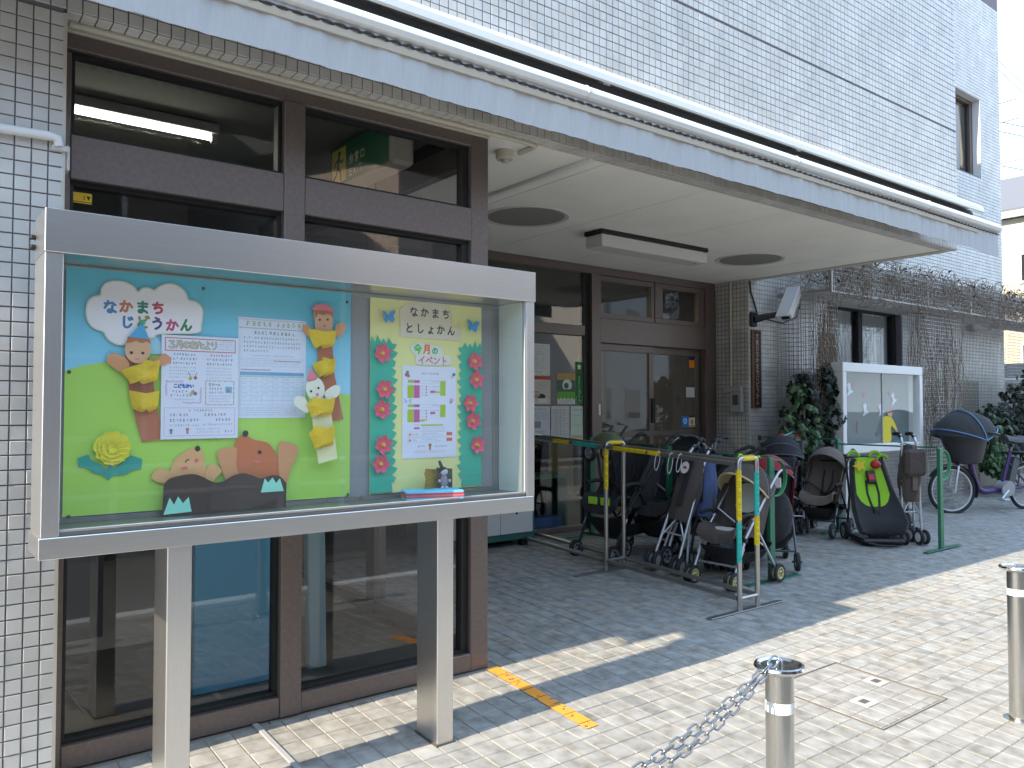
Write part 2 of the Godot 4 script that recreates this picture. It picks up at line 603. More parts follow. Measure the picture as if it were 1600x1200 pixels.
func crease():   # folds and weave of the stroller cloth
	var n := noise_tex("crease", 0.014, Color.BLACK, Color.WHITE, 512, 3)
	for k in ["cloth_black", "cloth_navy", "cloth_brown", "cloth_taupe", "cloth_grey", "cloth_olive", "cloth_blue", "cloth_red"]:
		var m := M(k)
		m.heightmap_enabled = true
		m.heightmap_texture = n
		m.heightmap_scale = 0.7
		m.heightmap_deep_parallax = false
		m.uv1_triplanar = true
		m.uv1_scale = Vector3.ONE * 1.3
		m.rim_enabled = true
		m.rim = 0.35

func cut(x0: float, x1: float, z0: float, z1: float, h: Rect2) -> Array:   # a tile's rectangle cut back to the edge of a hole; empty when inside
	if x1 <= h.position.x or x0 >= h.end.x or z1 <= h.position.y or z0 >= h.end.y: return [x0, x1, z0, z1]
	var best := []
	var area := 0.0
	for c in [[x0, minf(x1, h.position.x), z0, z1], [maxf(x0, h.end.x), x1, z0, z1], [x0, x1, z0, minf(z1, h.position.y)], [x0, x1, maxf(z0, h.end.y), z1]]:
		var w: float = c[1] - c[0]
		var d: float = c[3] - c[2]
		if w > 0.006 and d > 0.006 and w * d > area:
			area = w * d
			best = c
	return best

func ground():
	var mb := MB.new()
	# the bedding of the paving: from inside the porch to the kerb, falling towards the road
	var zs := [-7.0, -2.6, 2.45]
	for i in 2:
		mb.poly([Vector3(-9, gy(zs[i]) - 0.0042, zs[i]), Vector3(22, gy(zs[i]) - 0.0042, zs[i]), Vector3(22, gy(zs[i + 1]) - 0.0042, zs[i + 1]), Vector3(-9, gy(zs[i + 1]) - 0.0042, zs[i + 1])], Vector3.UP)
	var pav := obj("pavement", mb, M("mortar"))
	struct(pav)
	for x in [1.2435, 3.21, 5.1765, 7.143, 9.1095, 11.076]:
		mb = MB.new()
		for q in [[-2.4, 0.0], [0.0, 2.44]]:
			if x < 2.4 and q[0] < -1.0: continue
			mb.poly([Vector3(x - 0.0035, gy(q[0]) - 0.003, q[0]), Vector3(x + 0.0035, gy(q[0]) - 0.003, q[0]), Vector3(x + 0.0035, gy(q[1]) - 0.003, q[1]), Vector3(x - 0.0035, gy(q[1]) - 0.003, q[1])], Vector3.UP)
		obj("expansion_joint", mb, M("joint_dark"), pav)
	var p := 0.1035
	var tile := slab(0.0985, 0.012, 0.0985, 0.0025)
	var where := []
	var tones := []
	var r := RandomNumberGenerator.new()
	r.seed = 41
	var hole := Rect2(3.36, 0.935, 0.605, 0.575)
	var tilt := atan(0.05)
	var wear := FastNoiseLite.new()
	wear.seed = 7
	wear.frequency = 0.45
	for iz in range(-24, 24):
		for ix in range(-18, 134):
			var x0 := 0.048 + ix * p
			var z0 := 0.0235 + iz * p
			# an expansion joint every two metres
			var j := fposmod(x0 - 3.153, 1.9665)
			var x1 := x0 + 0.0985 - (0.008 if j < 0.02 else 0.0)
			var z1 := z0 + 0.0985
			if x0 > 14.0 or z1 > 2.44 or z0 < ZB: continue
			if z1 < 0.02 and x0 < 2.38: continue
			if z1 < ZR and x1 > 7.28: continue
			if x1 < 0.45 and z1 < ZF + 0.01: continue
			var c := cut(x0, x1, z0, z1, hole)
			if c.is_empty(): continue
			var cx: float = (c[0] + c[1]) * 0.5
			var cz: float = (c[2] + c[3]) * 0.5
			var b := Basis(Vector3.RIGHT, tilt) * Basis.from_euler(Vector3(r.randf_range(-0.006, 0.006), 0, r.randf_range(-0.006, 0.006)))
			b = b * Basis.from_scale(Vector3((c[1] - c[0]) / 0.0985, 1, (c[3] - c[2]) / 0.0985))
			where.append(Transform3D(b, Vector3(cx, gy(cz) - 0.012 + r.randf_range(-0.0012, 0.0008), cz)))
			var t := 0.365 + r.randf_range(-0.034, 0.024) + wear.get_noise_2d(x0, z0) * 0.06
			if r.randf() < 0.04: t -= 0.06
			var warm := r.randf_range(-0.012, 0.02)
			tones.append(Color(t + warm, t * 0.985, t * 0.94 - warm))
	pieces(pav, "paving_tile", "paving_tiles_far", tile, where, tones, "paving", 300)
	# inspection cover, tiled like the ground
	var mh := thing("manhole_cover", "square tiled inspection cover with two small lifting slots in the sunlit paving", "manhole cover", Vector3(hole.get_center().x, gy(hole.get_center().y) - 0.012, hole.get_center().y))
	mh.rotation.x = tilt
	mb = MB.new()
	var hw := hole.size.x * 0.5
	var hd := hole.size.y * 0.5
	for s in [-1, 1]:
		mb.box(Vector3(s * (hw - 0.006), 0.006, 0), Vector3(0.004, 0.0125, hd * 2 - 0.008))
		mb.box(Vector3(0, 0.006, s * (hd - 0.006)), Vector3(hw * 2 - 0.016, 0.0125, 0.004))
	obj("frame", mb, M("old_steel"), mh)
	var k := 0
	var tones2 := []
	var where2 := []
	for a in 6:
		for b in 6:
			var w: float = [0.06, 0.1, 0.1, 0.1, 0.1, 0.1][a] - 0.005
			var d: float = [0.045, 0.1, 0.1, 0.1, 0.1, 0.1][5 - b] - 0.005
			var x: float = -hw + 0.0175 + [0.0, 0.06, 0.16, 0.26, 0.36, 0.46][a] + w * 0.5
			var z: float = -hd + 0.0145 + [0.0, 0.1, 0.2, 0.3, 0.4, 0.5][b] + d * 0.5
			if (a == 2 and b == 3) or (a == 5 and b == 2):
				mb = MB.new()
				mb.box(Vector3(x, 0.008, z), Vector3(w, 0.008, d))
				obj("tile", mb, M("slot_tile"), mh)
				mb = MB.new()
				mb.box(Vector3(x, 0.0124, z), Vector3(0.052, 0.0012, 0.036), 0.0004)
				mb.box(Vector3(x, 0.0134, z), Vector3(0.038, 0.0012, 0.010), 0.0004)
				obj("lifting_slot", mb, M("slot_metal"), mh)
				continue
			where2.append(Transform3D(Basis.from_scale(Vector3(w / 0.0985, 1, d / 0.0985)), Vector3(x, -0.0008, z)))
			var t := 0.365 + r.randf_range(-0.028, 0.026)
			tones2.append(Color(t + 0.008, t * 0.985, t * 0.94))
	pieces(mh, "tile", "tiles", tile, where2, tones2, "paving", 60)
	# worn orange line and a thin cable cover on the paving
	var ol := mk("orange_line", Color.WHITE, 0.7)
	ol.albedo_texture = noise_tex("orange", 0.02, Color(0.82, 0.56, 0.24, 0.0), Color(0.90, 0.58, 0.18, 1.0), 256, 6, 0.3)
	ol.transparency = BaseMaterial3D.TRANSPARENCY_ALPHA_SCISSOR
	ol.alpha_scissor_threshold = 0.42
	ol.uv1_triplanar = true
	ol.uv1_world_triplanar = true
	ol.uv1_scale = Vector3.ONE * 3.0
	mb = MB.new()
	for i in 8:
		var z := 0.02 + i * 0.1035
		var d := 0.099 if i < 7 else 0.05
		var x := 2.375 - i * 0.006
		mb.poly([Vector3(x - 0.036, gy(z) + 0.0035, z), Vector3(x + 0.036, gy(z) + 0.0035, z), Vector3(x + 0.034, gy(z + d) + 0.0035, z + d), Vector3(x - 0.038, gy(z + d) + 0.0035, z + d)], Vector3.UP)
	tag(obj("painted_line", mb, ol), "worn orange line painted on the paving from the bronze post towards the road", "ground marking")
	mb = MB.new()
	mb.box(Vector3(1.185, gy(0.28) + 0.005, 0.28), Vector3(0.022, 0.008, 0.55), 0.002, Basis(Vector3.RIGHT, tilt))
	tag(obj("cable_cover", mb, M("grey_paint")), "thin pale cable cover strip on the paving under the display case", "cable cover")
	# kerb, road, far pavement
	mb = MB.new()
	mb.span(Vector3(-40, -0.30, 2.46), Vector3(60, -0.125, 2.60), 0.012)
	struct(obj("kerb", mb, M("concrete")))
	mb = MB.new()
	mb.poly([Vector3(-90, -0.23, 2.6), Vector3(120, -0.23, 2.6), Vector3(120, -0.23, 120), Vector3(-90, -0.23, 120)], Vector3.UP)
	var rd := M("asphalt")
	grain(rd, noise_tex("asphalt", 0.04, Color(0.75, 0.75, 0.75), Color(1, 1, 1), 512, 5), 1.0)
	struct(obj("road", mb, rd))
	mb = MB.new()
	mb.span(Vector3(-40, -0.226, 3.0), Vector3(60, -0.224, 3.14))
	mb.span(Vector3(-40, -0.226, 7.0), Vector3(60, -0.224, 7.14))
	struct(obj("road_marking", mb, M("white_paint")))
	mb = MB.new()
	mb.span(Vector3(-40, -0.22, 7.9), Vector3(60, -0.12, 8.9), 0.01)
	struct(obj("far_pavement", mb, M("concrete")))
	mb = MB.new()
	mb.poly([Vector3(-300, -0.4, -300), Vector3(300, -0.4, -300), Vector3(300, -0.4, 300), Vector3(-300, -0.4, 300)], Vector3.UP)
	struct(obj("terrain", mb, M("asphalt")))
	mb = MB.new()
	mb.span(Vector3(22, -0.35, -30), Vector3(60, -0.02, 2.45))
	struct(obj("side_lane", mb, M("asphalt")))

func holed(mb: MB, x0: float, x1: float, y0: float, y1: float, z0: float, z1: float, holes: Array):   # a wall slab in the x-y plane with rectangular openings
	var xs := [x0, x1]
	for h in holes:
		xs.append(clampf(h.position.x, x0, x1)); xs.append(clampf(h.end.x, x0, x1))
	xs.sort()
	for i in xs.size() - 1:
		if xs[i + 1] - xs[i] < 0.001: continue
		var mid: float = (xs[i] + xs[i + 1]) * 0.5
		var y := y0
		var hs := holes.filter(func(h): return h.position.x < mid and h.end.x > mid)
		hs.sort_custom(func(a, b): return a.position.y < b.position.y)
		for h in hs:
			if h.position.y > y + 0.001: mb.span(Vector3(xs[i], y, z0), Vector3(xs[i + 1], h.position.y, z1))
			y = h.end.y
		if y1 > y + 0.001: mb.span(Vector3(xs[i], y, z0), Vector3(xs[i + 1], y1, z1))

func tiled(parent: Node3D, o: Vector3, u: Vector3, out: Vector3, w: float, h: float, singles: int, holes := [], seam := -1.0, seed_n := 1):
	# 45 mm glazed tiles on a 50 mm grid, o at the bottom left seen from outside
	var up := u.cross(out) * -1.0
	var nu := int(round(w / 0.05))
	var nv := int(round(h / 0.05))
	var pu := w / nu
	var pv := h / nv
	var r := RandomNumberGenerator.new()
	r.seed = seed_n
	var streak := FastNoiseLite.new()
	streak.seed = seed_n
	streak.frequency = 0.9
	var b0 := Basis(u, out, u.cross(out))
	var where := []
	var tones := []
	for i in nu:
		for j in nv:
			var c := Vector2((i + 0.5) * pu, (j + 0.5) * pv)
			var shut := false
			for q in holes:
				if q.grow(0.012).has_point(c): shut = true
			if shut or (seam > 0.0 and absf(c.y - seam) < pv * 0.5 and false): continue
			var b := b0 * Basis.from_euler(Vector3(r.randf_range(-0.009, 0.009), 0, r.randf_range(-0.009, 0.009)))
			var sy := 0.014 if seam > 0.0 and c.y > seam else 0.0
			where.append(Transform3D(b, o + u * c.x + up * (c.y + sy) + out * r.randf_range(-0.0006, 0.0004)))
			var t := 0.62 + r.randf_range(-0.025, 0.025) + streak.get_noise_2d(c.x * 3.0, c.y * 0.5) * 0.05
			if r.randf() < 0.03: t -= 0.05
			var cool := r.randf_range(-0.008, 0.012)
			tones.append(Color(t - cool + 0.025, t, t + cool - 0.038))
	pieces(parent, "tile", "tiles_far", tile_mesh, where, tones, "glaze", singles)

var tile_mesh: ArrayMesh

func building():
	tile_mesh = slab(0.0455, 0.006, 0.0455, 0.0014)
	var bd := thing("children_hall", "long tiled public building with an overhanging upper floor and bronze window wall", "building")
	var bt := -0.005   # tiles stand on the mortar
	# solid parts behind the tiles
	var mb := MB.new()
	mb.span(Vector3(-6, -0.1, -4), Vector3(0.44, 2.86, ZF + bt))
	var lw := obj("left_wall", mb, M("grout"), bd)
	tiled(lw, Vector3(-1.05, 0.04, ZF + bt), Vector3.RIGHT, Vector3(0, 0, 1), 1.5, 2.65, 165, [], -1.0, 3)
	mb = MB.new()
	mb.span(Vector3(-6, -0.1, ZF - 0.004), Vector3(0.452, 0.035, ZF + 0.016), 0.004)
	obj("plinth", mb, M("concrete"), bd)
	mb = MB.new()
	mb.span(Vector3(0.4405, 0.0, 0.0), Vector3(0.4525, 2.69, ZF + 0.001))
	obj("window_reveal", mb, M("beige"), bd)
	mb = MB.new()
	mb.span(Vector3(-6, 2.865, -12), Vector3(XE, 9.0, ZF + bt))
	mb.span(Vector3(0.44, 2.705, -0.06), Vector3(XE, 2.865, ZF + bt))
	var uw := obj("upper_wall", mb, M("grout"), bd)
	tiled(uw, Vector3(-1.05, 2.705, ZF + bt), Vector3.RIGHT, Vector3(0, 0, 1), 8.5, 4.4, 105, [], 1.03, 4)
	mb = MB.new()
	mb.span(Vector3(-1.0, 3.73, ZF - 0.004), Vector3(XE, 3.747, ZF - 0.0015))
	obj("movement_joint", mb, M("gasket"), uw)
	tiled(uw, Vector3(0.45, 2.705, ZF - 0.1), Vector3.RIGHT, Vector3.DOWN, 7.0, 0.1, 60, [], -1.0, 5)
	mb = MB.new()
	mb.span(Vector3(0.45, 2.672, -0.02), Vector3(2.37, 2.704, 0.012), 0.003)
	obj("lintel_lip", mb, M("beige"), bd)
	# right of the porch
	var h1 := Rect2(8.86, 0.95, 1.82, 1.63)
	var h2 := Rect2(12.1, 4.87, 1.16, 1.22)
	mb = MB.new()
	holed(mb, 7.305, 14.0, -0.1, 9.0, ZR - 0.24, ZR + bt, [h1, h2])
	mb.span(Vector3(7.30, -0.1, ZB), Vector3(7.55, 2.865, ZR + bt))
	mb.span(Vector3(7.305, -0.1, -12), Vector3(14.0, 9.0, ZR - 0.7))
	mb.span(Vector3(13.6, -0.1, ZR - 0.7), Vector3(14.0, 9.0, ZR - 0.24))
	var rw := obj("right_wall", mb, M("grout"), bd)
	var off := Vector2(7.30, 0.10)
	tiled(rw, Vector3(7.30, 0.10, ZR + bt), Vector3.RIGHT, Vector3(0, 0, 1), 6.7, 7.6, 0, [Rect2(h1.position - off, h1.size), Rect2(h2.position - off, h2.size), Rect2(5.0, 0.0, 0.72, 1.61)], -1.0, 6)
	tiled(rw, Vector3(7.30 - bt, 0.11, ZB), Vector3(0, 0, 1), Vector3.LEFT, ZR - ZB, 2.6, 0, [], -1.0, 7)
	# the window with white curtains
	var cu := mk("curtain", lin(0.62, 0.64, 0.63), 0.9)
	cu.backlight_enabled = true
	cu.backlight = Color(0.3, 0.3, 0.3)
	mb = MB.new()
	var fx := [h1.position.x, h1.get_center().x, h1.end.x]
	for i in 3: mb.span(Vector3(fx[i] - (0.0 if i == 0 else 0.07 if i == 2 else 0.05), h1.position.y, ZR - 0.16), Vector3(fx[i] + (0.07 if i == 0 else 0.0 if i == 2 else 0.05), h1.end.y, ZR - 0.08), 0.004)
	mb.span(Vector3(fx[0] + 0.07, h1.end.y - 0.05, ZR - 0.155), Vector3(fx[2] - 0.07, h1.end.y, ZR - 0.085), 0.004)
	mb.span(Vector3(fx[0] + 0.07, h1.position.y, ZR - 0.155), Vector3(fx[2] - 0.07, h1.position.y + 0.06, ZR - 0.085), 0.004)
	var wf := obj("window_frame", mb, M("gasket"), bd)
	for i in 2:
		mb = MB.new()
		mb.span(Vector3(fx[i] + 0.05, h1.position.y + 0.05, ZR - 0.128), Vector3(fx[i + 1] - 0.05, h1.end.y - 0.04, ZR - 0.122))
		obj("pane", mb, M("glass"), wf)
		var rows := []
		for j in 2:
			var row := PackedVector3Array()
			for k in 60:
				var t := k / 59.0
				row.append(Vector3(fx[i] + 0.06 + t * (fx[1] - fx[0] - 0.12), [h1.position.y + 0.03, h1.end.y - 0.02][j], ZR - 0.19 + sin(k * 1.5 + i) * 0.017 + sin(k * 0.37) * 0.012))
			rows.append(row)
		mb = MB.new()
		mb.surf(rows)
		obj("curtain", mb, cu, wf)
	mb = MB.new()
	mb.span(Vector3(h2.position.x, h2.position.y, ZR - 0.19), Vector3(h2.end.x, h2.position.y + 0.07, ZR - 0.11), 0.004)
	mb.span(Vector3(h2.position.x, h2.end.y - 0.06, ZR - 0.19), Vector3(h2.end.x, h2.end.y, ZR - 0.11), 0.004)
	mb.span(Vector3(h2.end.x - 0.09, h2.position.y + 0.07, ZR - 0.188), Vector3(h2.end.x, h2.end.y - 0.06, ZR - 0.112), 0.004)
	var w2 := obj("upper_window_frame", mb, M("bronze"), bd)
	mb = MB.new()
	mb.span(Vector3(h2.position.x, h2.position.y + 0.06, ZR - 0.16), Vector3(h2.end.x - 0.08, h2.end.y - 0.05, ZR - 0.153))
	obj("pane", mb, M("dark_glass"), w2)
	mb = MB.new()
	mb.span(Vector3(h2.end.x - 0.004, h2.position.y, ZR - 0.11), Vector3(h2.end.x + 0.002, h2.end.y, ZR + 0.002))
	mb.span(Vector3(h2.position.x, h2.end.y - 0.004, ZR - 0.11), Vector3(h2.end.x, h2.end.y + 0.002, ZR + 0.001))
	obj("window_lining", mb, M("white_paint"), w2)
	# small service door
	mb = MB.new()
	mb.span(Vector3(12.31, 0.12, ZR - 0.03), Vector3(13.0, 1.7, ZR + 0.004), 0.004)
	var sd := obj("service_door", mb, mk("door_brown", lin(0.20, 0.175, 0.13), 0.6), bd)
	sd.set_meta("label", "small plain brown service door low in the wall")
	mb = MB.new()
	mb.box(Vector3(12.92, 0.95, ZR + 0.02), Vector3(0.03, 0.09, 0.03), 0.006)
	obj("handle", mb, M("steel"), sd)
	# bronze window wall, at z 0
	var gz := -0.05
	var parts := {
		"jamb": [Vector3(0.453, 0.0, -0.1), Vector3(0.485, 2.6, 0.0)],
		"head": [Vector3(0.453, 2.615, -0.1), Vector3(2.365, 2.671, -0.002)],
		"transom": [Vector3(0.485, 2.135, -0.1), Vector3(2.262, 2.298, 0.004)],
		"base_rail": [Vector3(0.485, 0.004, -0.1), Vector3(2.262, 0.088, 0.002)],
		"corner_post": [Vector3(2.262, 0.0, -0.11), Vector3(2.366, 2.671, 0.0)],
		"mullion": [Vector3(1.29, 0.004, -0.102), Vector3(1.382, 2.614, 0.008)],
	}
	for k in parts:
		mb = MB.new()
		if k == "transom" or k == "base_rail":
			mb.span(parts[k][0], Vector3(1.2895, parts[k][1].y, parts[k][1].z), 0.003)
			mb.span(Vector3(1.3825, parts[k][0].y, parts[k][0].z), parts[k][1], 0.003)
		else: mb.span(parts[k][0], parts[k][1], 0.003)
		obj(k, mb, M("bronze"), bd)
	mb = MB.new()
	for y in [[0.089, 0.105], [2.118, 2.134], [2.299, 2.312], [2.6, 2.6145]]:
		mb.span(Vector3(0.486, y[0], -0.075), Vector3(1.289, y[1], -0.025))
		mb.span(Vector3(1.383, y[0], -0.075), Vector3(2.261, y[1], -0.025))
	for x in [[0.486, 0.5], [1.272, 1.2885], [1.3835, 1.396], [2.222, 2.2615]]:
		mb.span(Vector3(x[0], 0.106, -0.074), Vector3(x[1], 2.117, -0.026))
		mb.span(Vector3(x[0], 2.313, -0.074), Vector3(x[1], 2.599, -0.026))
	obj("gasket", mb, M("gasket"), bd)
	for q in [[0.49, 1.285, 0.1, 2.125], [1.385, 2.235, 0.1, 2.125], [0.49, 1.285, 2.305, 2.61], [1.385, 2.235, 2.305, 2.61]]:
		mb = MB.new()
		mb.span(Vector3(q[0], q[2], gz - 0.006), Vector3(q[1], q[3], gz))
		obj("window_pane", mb, M("glass"), bd)
	# side of the lobby towards the porch: glazed
	mb = MB.new()
	for z in [-1.15, -2.35]: mb.span(Vector3(2.28, 0.05, z), Vector3(2.365, 2.68, z + 0.1), 0.003)
	mb.span(Vector3(2.29, 0.04, -2.25), Vector3(2.355, 0.14, -0.11), 0.003)
	mb.span(Vector3(2.29, 2.55, -2.25), Vector3(2.355, 2.68, -0.11), 0.003)
	mb.span(Vector3(2.295, 2.05, -2.25), Vector3(2.35, 2.15, -0.11), 0.003)
	obj("side_frame", mb, M("bronze"), bd)
	for z in [[-1.06, -0.1], [-2.26, -1.14]]:
		mb = MB.new()
		mb.span(Vector3(2.32, 0.14, z[0]), Vector3(2.326, 2.56, z[1]))
		obj("side_pane", mb, M("glass"), bd)
	# inside: floors, ceilings, walls
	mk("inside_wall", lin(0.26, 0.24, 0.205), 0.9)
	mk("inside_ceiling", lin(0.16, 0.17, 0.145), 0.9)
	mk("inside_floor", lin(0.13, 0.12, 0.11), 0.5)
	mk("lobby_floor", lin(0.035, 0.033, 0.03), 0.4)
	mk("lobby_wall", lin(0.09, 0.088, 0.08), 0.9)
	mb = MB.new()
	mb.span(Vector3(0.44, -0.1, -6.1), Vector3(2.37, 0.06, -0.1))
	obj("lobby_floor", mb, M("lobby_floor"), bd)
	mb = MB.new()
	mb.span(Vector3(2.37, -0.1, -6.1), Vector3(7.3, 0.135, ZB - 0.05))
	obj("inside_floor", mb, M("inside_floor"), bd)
	mb = MB.new()
	mb.span(Vector3(0.445, 2.80, -6.1), Vector3(2.37, 2.862, -0.062))
	mb.span(Vector3(2.371, 2.74, -6.1), Vector3(7.3, 2.862, ZB - 0.06))
	obj("inside_ceiling", mb, M("inside_ceiling"), bd)
	mb = MB.new()
	mb.span(Vector3(0.44, 0.0, -6.3), Vector3(7.3, 2.86, -6.1))
	mb.span(Vector3(4.3, 0.135, -6.1), Vector3(4.4, 2.74, -4.6))
	obj("inside_wall", mb, M("inside_wall"), bd)
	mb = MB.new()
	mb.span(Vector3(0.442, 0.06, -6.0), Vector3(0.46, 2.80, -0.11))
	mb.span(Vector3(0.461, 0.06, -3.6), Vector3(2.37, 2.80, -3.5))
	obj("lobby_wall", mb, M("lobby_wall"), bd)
	mb = MB.new()
	mb.span(Vector3(0.95, 0.06, -3.2), Vector3(1.15, 2.80, -3.0))
	mb.span(Vector3(0.46, 2.25, -3.2), Vector3(2.28, 2.80, -3.02))
	obj("inside_beam", mb, M("dark_grey"), bd)
	# porch ceiling of pale boards with fine joints
	mb = MB.new()
	mb.span(Vector3(2.372, 2.715, -2.46), Vector3(XE, 2.864, -0.061))
	mb.span(Vector3(2.372, 2.715, -0.0605), Vector3(XE, 2.7165, 0.006))
	var pc := obj("porch_ceiling", mb, M("gasket"), bd)
	var xs := [2.372, 3.20, 4.11, 5.03, 5.95, 6.87, 7.34]
	for i in xs.size() - 1:
		mb = MB.new()
		mb.span(Vector3(xs[i] + (0.0035 if i else 0.0), 2.700, -2.44), Vector3(xs[i + 1] - 0.0035, 2.7146, 0.002), 0.0015)
		obj("ceiling_board", mb, M("ceiling"), pc)
	mb = MB.new()
	mb.span(Vector3(7.343, 2.694, -2.44), Vector3(XE, 2.7148, 0.004), 0.002)
	obj("edge_board", mb, M("beige"), pc)
	mb = MB.new()
	mb.span(Vector3(3.04, 2.676, -2.40), Vector3(3.075, 2.6995, 0.03), 0.003)
	obj("cable_batten", mb, M("white_paint"), pc)
	# things on the porch ceiling
	for q in [[3.63, -1.27, "round flush ceiling panel above the bronze corner post"], [6.36, -1.29, "round flush ceiling panel near the tiled pier"]]:
		mb = MB.new()
		mb.lathe([Vector2(0.285, -0.002), Vector2(0.315, -0.007), Vector2(0.322, 0.0)], 40)
		var rd := thing("ceiling_disc", q[2], "ceiling panel", Vector3(q[0], 2.6995, q[1]), 0.0, "round panels in the porch ceiling")
		obj("rim", mb, M("off_white"), rd)
		mb = MB.new()
		mb.disc(Vector3(0, -0.001, 0), Vector3.DOWN, 0.285, 40)
		obj("mesh_panel", mb, mk("disc_grey", lin(0.25, 0.245, 0.22), 0.8), rd)
	var la := thing("porch_lamp", "long white box lamp with a dark base on the porch ceiling", "ceiling lamp", Vector3(4.97, 2.70, -1.29))
	mb = MB.new()
	mb.box(Vector3(0, -0.018, 0), Vector3(1.30, 0.034, 0.2), 0.003)
	obj("base", mb, M("gasket"), la)
	mb = MB.new()
	mb.box(Vector3(0, -0.085, 0), Vector3(1.28, 0.099, 0.19), 0.008)
	obj("diffuser", mb, M("off_white"), la)
	mb = MB.new()
	mb.box(Vector3(0.55, -0.137, 0.03), Vector3(0.03, 0.004, 0.02), 0.001)
	obj("latch", mb, M("grey_paint"), la)
	# conduit along the lintel to a round box
	mb = MB.new()
	mb.tube([Vector3(0.47, 2.690, 0.03), Vector3(2.62, 2.690, 0.03), Vector3(2.66, 2.689, 0.02), Vector3(2.665, 2.686, -0.02), Vector3(2.66, 2.685, -0.12)], 0.013, 10)
	var cd := obj("conduit", mb, mk("cream", lin(0.56, 0.52, 0.42), 0.5))
	tag(cd, "cream conduit pipe along the window lintel, ending at a round box", "pipe")
	mb = MB.new()
	mb.lathe([Vector2(0.0, -0.05), Vector2(0.045, -0.048), Vector2(0.05, -0.04), Vector2(0.05, 0.0)], 20, Transform3D(Basis(), Vector3(2.60, 2.70, -0.17)))
	mb.lathe([Vector2(0.0, -0.068), Vector2(0.02, -0.064), Vector2(0.022, -0.049)], 14, Transform3D(Basis(), Vector3(2.60, 2.70, -0.17)))
	obj("junction_box", mb, M("cream"), cd)
	# pipe across the left wall
	mb = MB.new()
	mb.tube([Vector3(-1.0, 2.20, ZF + 0.018), Vector3(0.40, 2.238, ZF + 0.018), Vector3(0.425, 2.235, ZF + 0.016), Vector3(0.43, 2.21, ZF + 0.012)], 0.016, 12)
	var lp := obj("wall_pipe", mb, M("white_paint"))
	tag(lp, "white pipe across the tiled wall left of the windows", "pipe")
	mb = MB.new()
	mb.box(Vector3(0.462, 2.18, 0.07), Vector3(0.014, 0.09, 0.06), 0.005)
	mb.box(Vector3(0.435, 2.205, ZF + 0.006), Vector3(0.05, 0.02, 0.012), 0.003)
	obj("end_cap", mb, M("off_white"), lp)
	inside()

